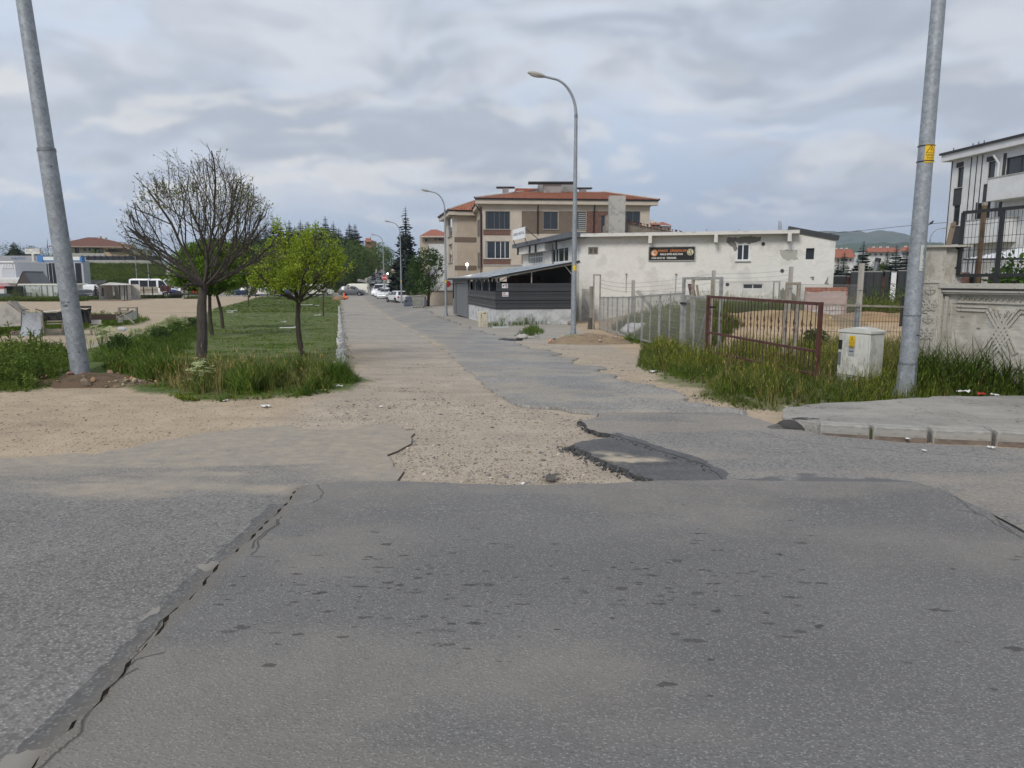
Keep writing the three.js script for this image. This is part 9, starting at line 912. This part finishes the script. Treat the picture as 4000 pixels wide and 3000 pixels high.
{
const r = rng(91), ch = ZD([[735, 435], [790, 475], [880, 497], [960, 540], [1020, 570], [1100, 610], [1250, 650], [1310, 700], [1500, 735]]), L = []; for (let i = 1; i < ch.length; i++) for (let k = 0; k < 46; k++) { const t = r(), x = lerp(ch[i - 1][0], ch[i][0], t) - 0.03 + (r() - 0.5) * 0.12 - (r() < 0.2 ? 0.12 * r() : 0), d = lerp(ch[i - 1][1], ch[i][1], t) + (r() - 0.5) * 0.10; L.push([V(x, -0.008 + 0.012 * r(), -d), 0.006 + 0.02 * r() * r()]); } const b2 = ZD(brk); for (let i = 1; i < b2.length; i++) for (let k = 0; k < 26; k++) { const t = r(); L.push([V(lerp(b2[i - 1][0], b2[i][0], t) - 0.02 - 0.05 * r(), 0.004 + 0.012 * r(), -lerp(b2[i - 1][1], b2[i][1], t) + 0.05 * r()), 0.005 + 0.016 * r() * r()]); }
const im = new THREE.InstancedMesh(stoneG[0], stoneMat, L.length), m4 = new THREE.Matrix4(), e = new THREE.Euler(), q = new THREE.Quaternion(); L.forEach(([p, s], i) => { e.set(r() * 6, r() * 6, r() * 6); im.setMatrixAt(i, m4.compose(p, q.setFromEuler(e), V(s * 1.4, s, s))); const k = 0.035 + 0.07 * r(); im.setColorAt(i, C(k, k, k)); }); im.name = 'asphalt_crumbs'; sh(im); tag(im, 'crumbled black asphalt along the broken edges', 'gravel', null, 'stuff'); scene.add(im);
}
function heap(label, c, rx, rz, h, col, seed, name = 'earth_heap', cat = 'earth') { const g = new THREE.PlaneGeometry(2, 2, 40, 40), p = g.attributes.position; for (let i = 0; i < p.count; i++) { const x = p.getX(i), z = p.getY(i), q = Math.max(0, 1 - x * x - z * z); p.setXYZ(i, x * rx, h * Math.pow(q, 0.8) * (0.55 + 0.9 * fbm(x * 3 + seed, z * 3, 4)) - 0.06, z * rz); } g.computeVertexNormals(); const o = thing(name, label, cat, c); P(o, 'heap', g, std(col, 1, 0, { map: grain('stain', 0.5), ...bump(0.12, 0.04) })); const r = rng(seed); for (let k = 0; k < 26; k++) { const a = r() * 6.28, q = Math.sqrt(r()) * 0.95, s = (0.02 + 0.06 * r() * r()) * Math.min(1, rx); const m = P(o, 'clod', stoneG[k % 3], std([col[0] * (0.7 + 0.6 * r()), col[1] * (0.7 + 0.6 * r()), col[2] * (0.7 + 0.6 * r())], 1), [Math.cos(a) * q * rx, h * Math.pow(1 - q * q, 0.8) * 0.8, Math.sin(a) * q * rz], [r() * 6, r() * 6, 0]); m.scale.setScalar(s); } return o; }
heap('brown earth heap at the end of the mesh fence', S(1275, 742), 1.5, 0.9, 0.36, [0.41, 0.31, 0.205], 61); heap('pale rubble heap below the gabled hut', S(95, 722), 1.7, 0.6, 0.3, [0.36, 0.30, 0.24], 62, 'rubble_heap', 'rubble'); heap('long sandy heap in the yard behind the mesh fence', V(9.5, ground(9.5, 27), -27), 4.2, 1.3, 0.55, [0.46, 0.34, 0.20], 63); heap('loose soil round the foot of the leaning pole', gp(330, 1490), 1.15, 0.5, 0.16, [0.27, 0.185, 0.115], 64); heap('stony soil right of the leaning pole', gp(500, 1505), 0.55, 0.3, 0.14, [0.40, 0.30, 0.19], 65); heap('sandy mound behind the cabinet by the rubble', onG(3450, 30), 3.4, 1.2, 0.4, [0.46, 0.32, 0.185], 66);
{ const r = rng(19), rocks = [[3390, 1192, 0.32, 'grey boulder beside the concrete post behind the cabinet'], [3520, 1182, 0.36, 'large grey boulder near the spreading bush'], [3480, 1190, 0.2, 'small grey boulder between the large ones'], [2040, 1316, 0.16, 'brown stone before the shed'], [2235, 1260, 0.22, 'dark stone at the shed corner']]; for (const [px, py, s, lab] of rocks) { const p = gp(px, py + 8), g = new THREE.IcosahedronGeometry(1, 2), q = g.attributes.position; for (let i = 0; i < q.count; i++) { const n = 0.75 + 0.5 * fbm(q.getX(i) * 1.6 + px, q.getY(i) * 1.6 + q.getZ(i), 3); q.setXYZ(i, q.getX(i) * s * 1.25 * n, (q.getY(i) * 0.75 + 0.3) * s * n, q.getZ(i) * s * n); } g.computeVertexNormals(); one('boulder', g, px === 2235 ? M.concreteDark : M.concrete, lab, 'stone', p); }
for (const [px, py, w, d, lab, mat, ry] of [[2066, 1321, 0.75, 0.45, 'pale broken slab lying before the shed', M.concrete, 0.2], [1995, 1330, 0.8, 0.5, 'dark flat board lying before the shed', M.darkMetal, -0.2], [1955, 1281, 0.8, 0.4, 'pale green sheet lying beside the cream meter box', std([0.42, 0.47, 0.43], 0.6), 0.1], [1130, 1283, 0.9, 0.35, 'white board lying on the lawn by the bright tree', M.white, 0.3], [1190, 1192, 1.7, 0.12, 'long white batten lying on the far lawn', M.white, 0.05], [1107, 1260, 0.3, 0.18, 'white scrap lying on the lawn', M.white, 0.8], [1240, 1233, 0.5, 0.2, 'white scrap near the thin sapling', M.white, 0], [1240, 1194, 0.4, 0.2, 'white scrap on the far lawn', M.white, 0], [905, 1215, 0.9, 0.15, 'pale batten lying at the track edge', M.white, 0.7], [898, 1221, 0.5, 0.3, 'pale board lying at the track edge', M.white, 0.2]]) { const o = thing('loose_slab', lab, 'board', gp(px, py), ry); P(o, 'slab', rb(w, 0.05, d, 0.01, 0, 0.005), mat); P(o, 'chip', rb(w * 0.25, 0.035, d * 0.4, 0.01, w * 0.4, 0.06, d * 0.1), mat); }
const scrap = (px, py, s, lab, mat, lift = 0.0) => { const g = new THREE.PlaneGeometry(1, 1, 8, 6), q = g.attributes.position; for (let i = 0; i < q.count; i++) q.setXYZ(i, q.getX(i) * s, s * 0.35 * fbm(q.getX(i) * 5 + px, q.getY(i) * 5, 2), q.getY(i) * s * 0.6); g.computeVertexNormals(); const p = gp(px, py); p.y += lift; one('litter', g, mat, lab, 'litter', p, r() * 3); };
const wp = std([0.72, 0.71, 0.69], 0.6); scrap(1253, 1533, 0.16, 'crumpled pale wrapper at the lawn corner', std([0.6, 0.5, 0.36], 0.6)); scrap(1318, 1517, 0.18, 'flat white scrap beside the lawn corner', wp); scrap(880, 1567, 0.07, 'tiny white scrap below the verge', wp); scrap(1037, 1590, 0.14, 'flat pale stone chip on the dirt shoulder', wp); scrap(3762, 1568, 0.16, 'crumpled white tissue by the wall grass', wp, 0.11); scrap(3830, 1577, 0.15, 'red and white wrapper on the pavement edge', std([0.42, 0.03, 0.025], 0.5), 0.11); scrap(3880, 1578, 0.1, 'white scrap beside the red wrapper', wp, 0.11); scrap(3545, 1730, 0.06, 'white paper scrap before the kerb', wp, 0.035); scrap(3610, 1776, 0.05, 'thin white straw on the asphalt', wp, 0.035); scrap(3870, 1765, 0.07, 'clear plastic scrap before the kerb', wp, 0.035); scrap(2560, 1458, 0.2, 'white crumpled bag at the edge of the grass', wp); scrap(1490, 1590, 0.07, 'pale stone chip on the gravel', wp); scrap(2043, 1892, 0.05, 'small white chip on the gravel', wp); scrap(2150, 1875, 0.16, 'grey slate flake on the gravel', M.concreteDark);
const cl = thing('cloth_heap', 'heap of white cloth and bags under the slanted strut', 'cloth', gp(2570, 1300)); for (const [x, z, s] of [[0, 0, 0.55], [0.7, 0.2, 0.4], [-0.9, 0.3, 0.45], [1.6, 0.1, 0.35]]) { const g = new THREE.SphereGeometry(1, 20, 12), q = g.attributes.position; for (let i = 0; i < q.count; i++) { const n = 0.55 + 0.9 * fbm(q.getX(i) * 2.4 + x * 9, q.getY(i) * 2.4 + q.getZ(i) * 2, 3); q.setXYZ(i, q.getX(i) * s * n * 1.2, Math.max(-0.03, (q.getY(i) + 0.4) * s * 0.6 * n), q.getZ(i) * s * n * 0.8); } g.computeVertexNormals(); P(cl, 'cloth', g, M.white, [x, 0, z]); } P(cl, 'dark_pipe', bar(V(1.2, 0.15, -0.4), V(3.0, 0.2, -0.6), 0.12), M.tarp);
}
renderer.render(scene, camera);
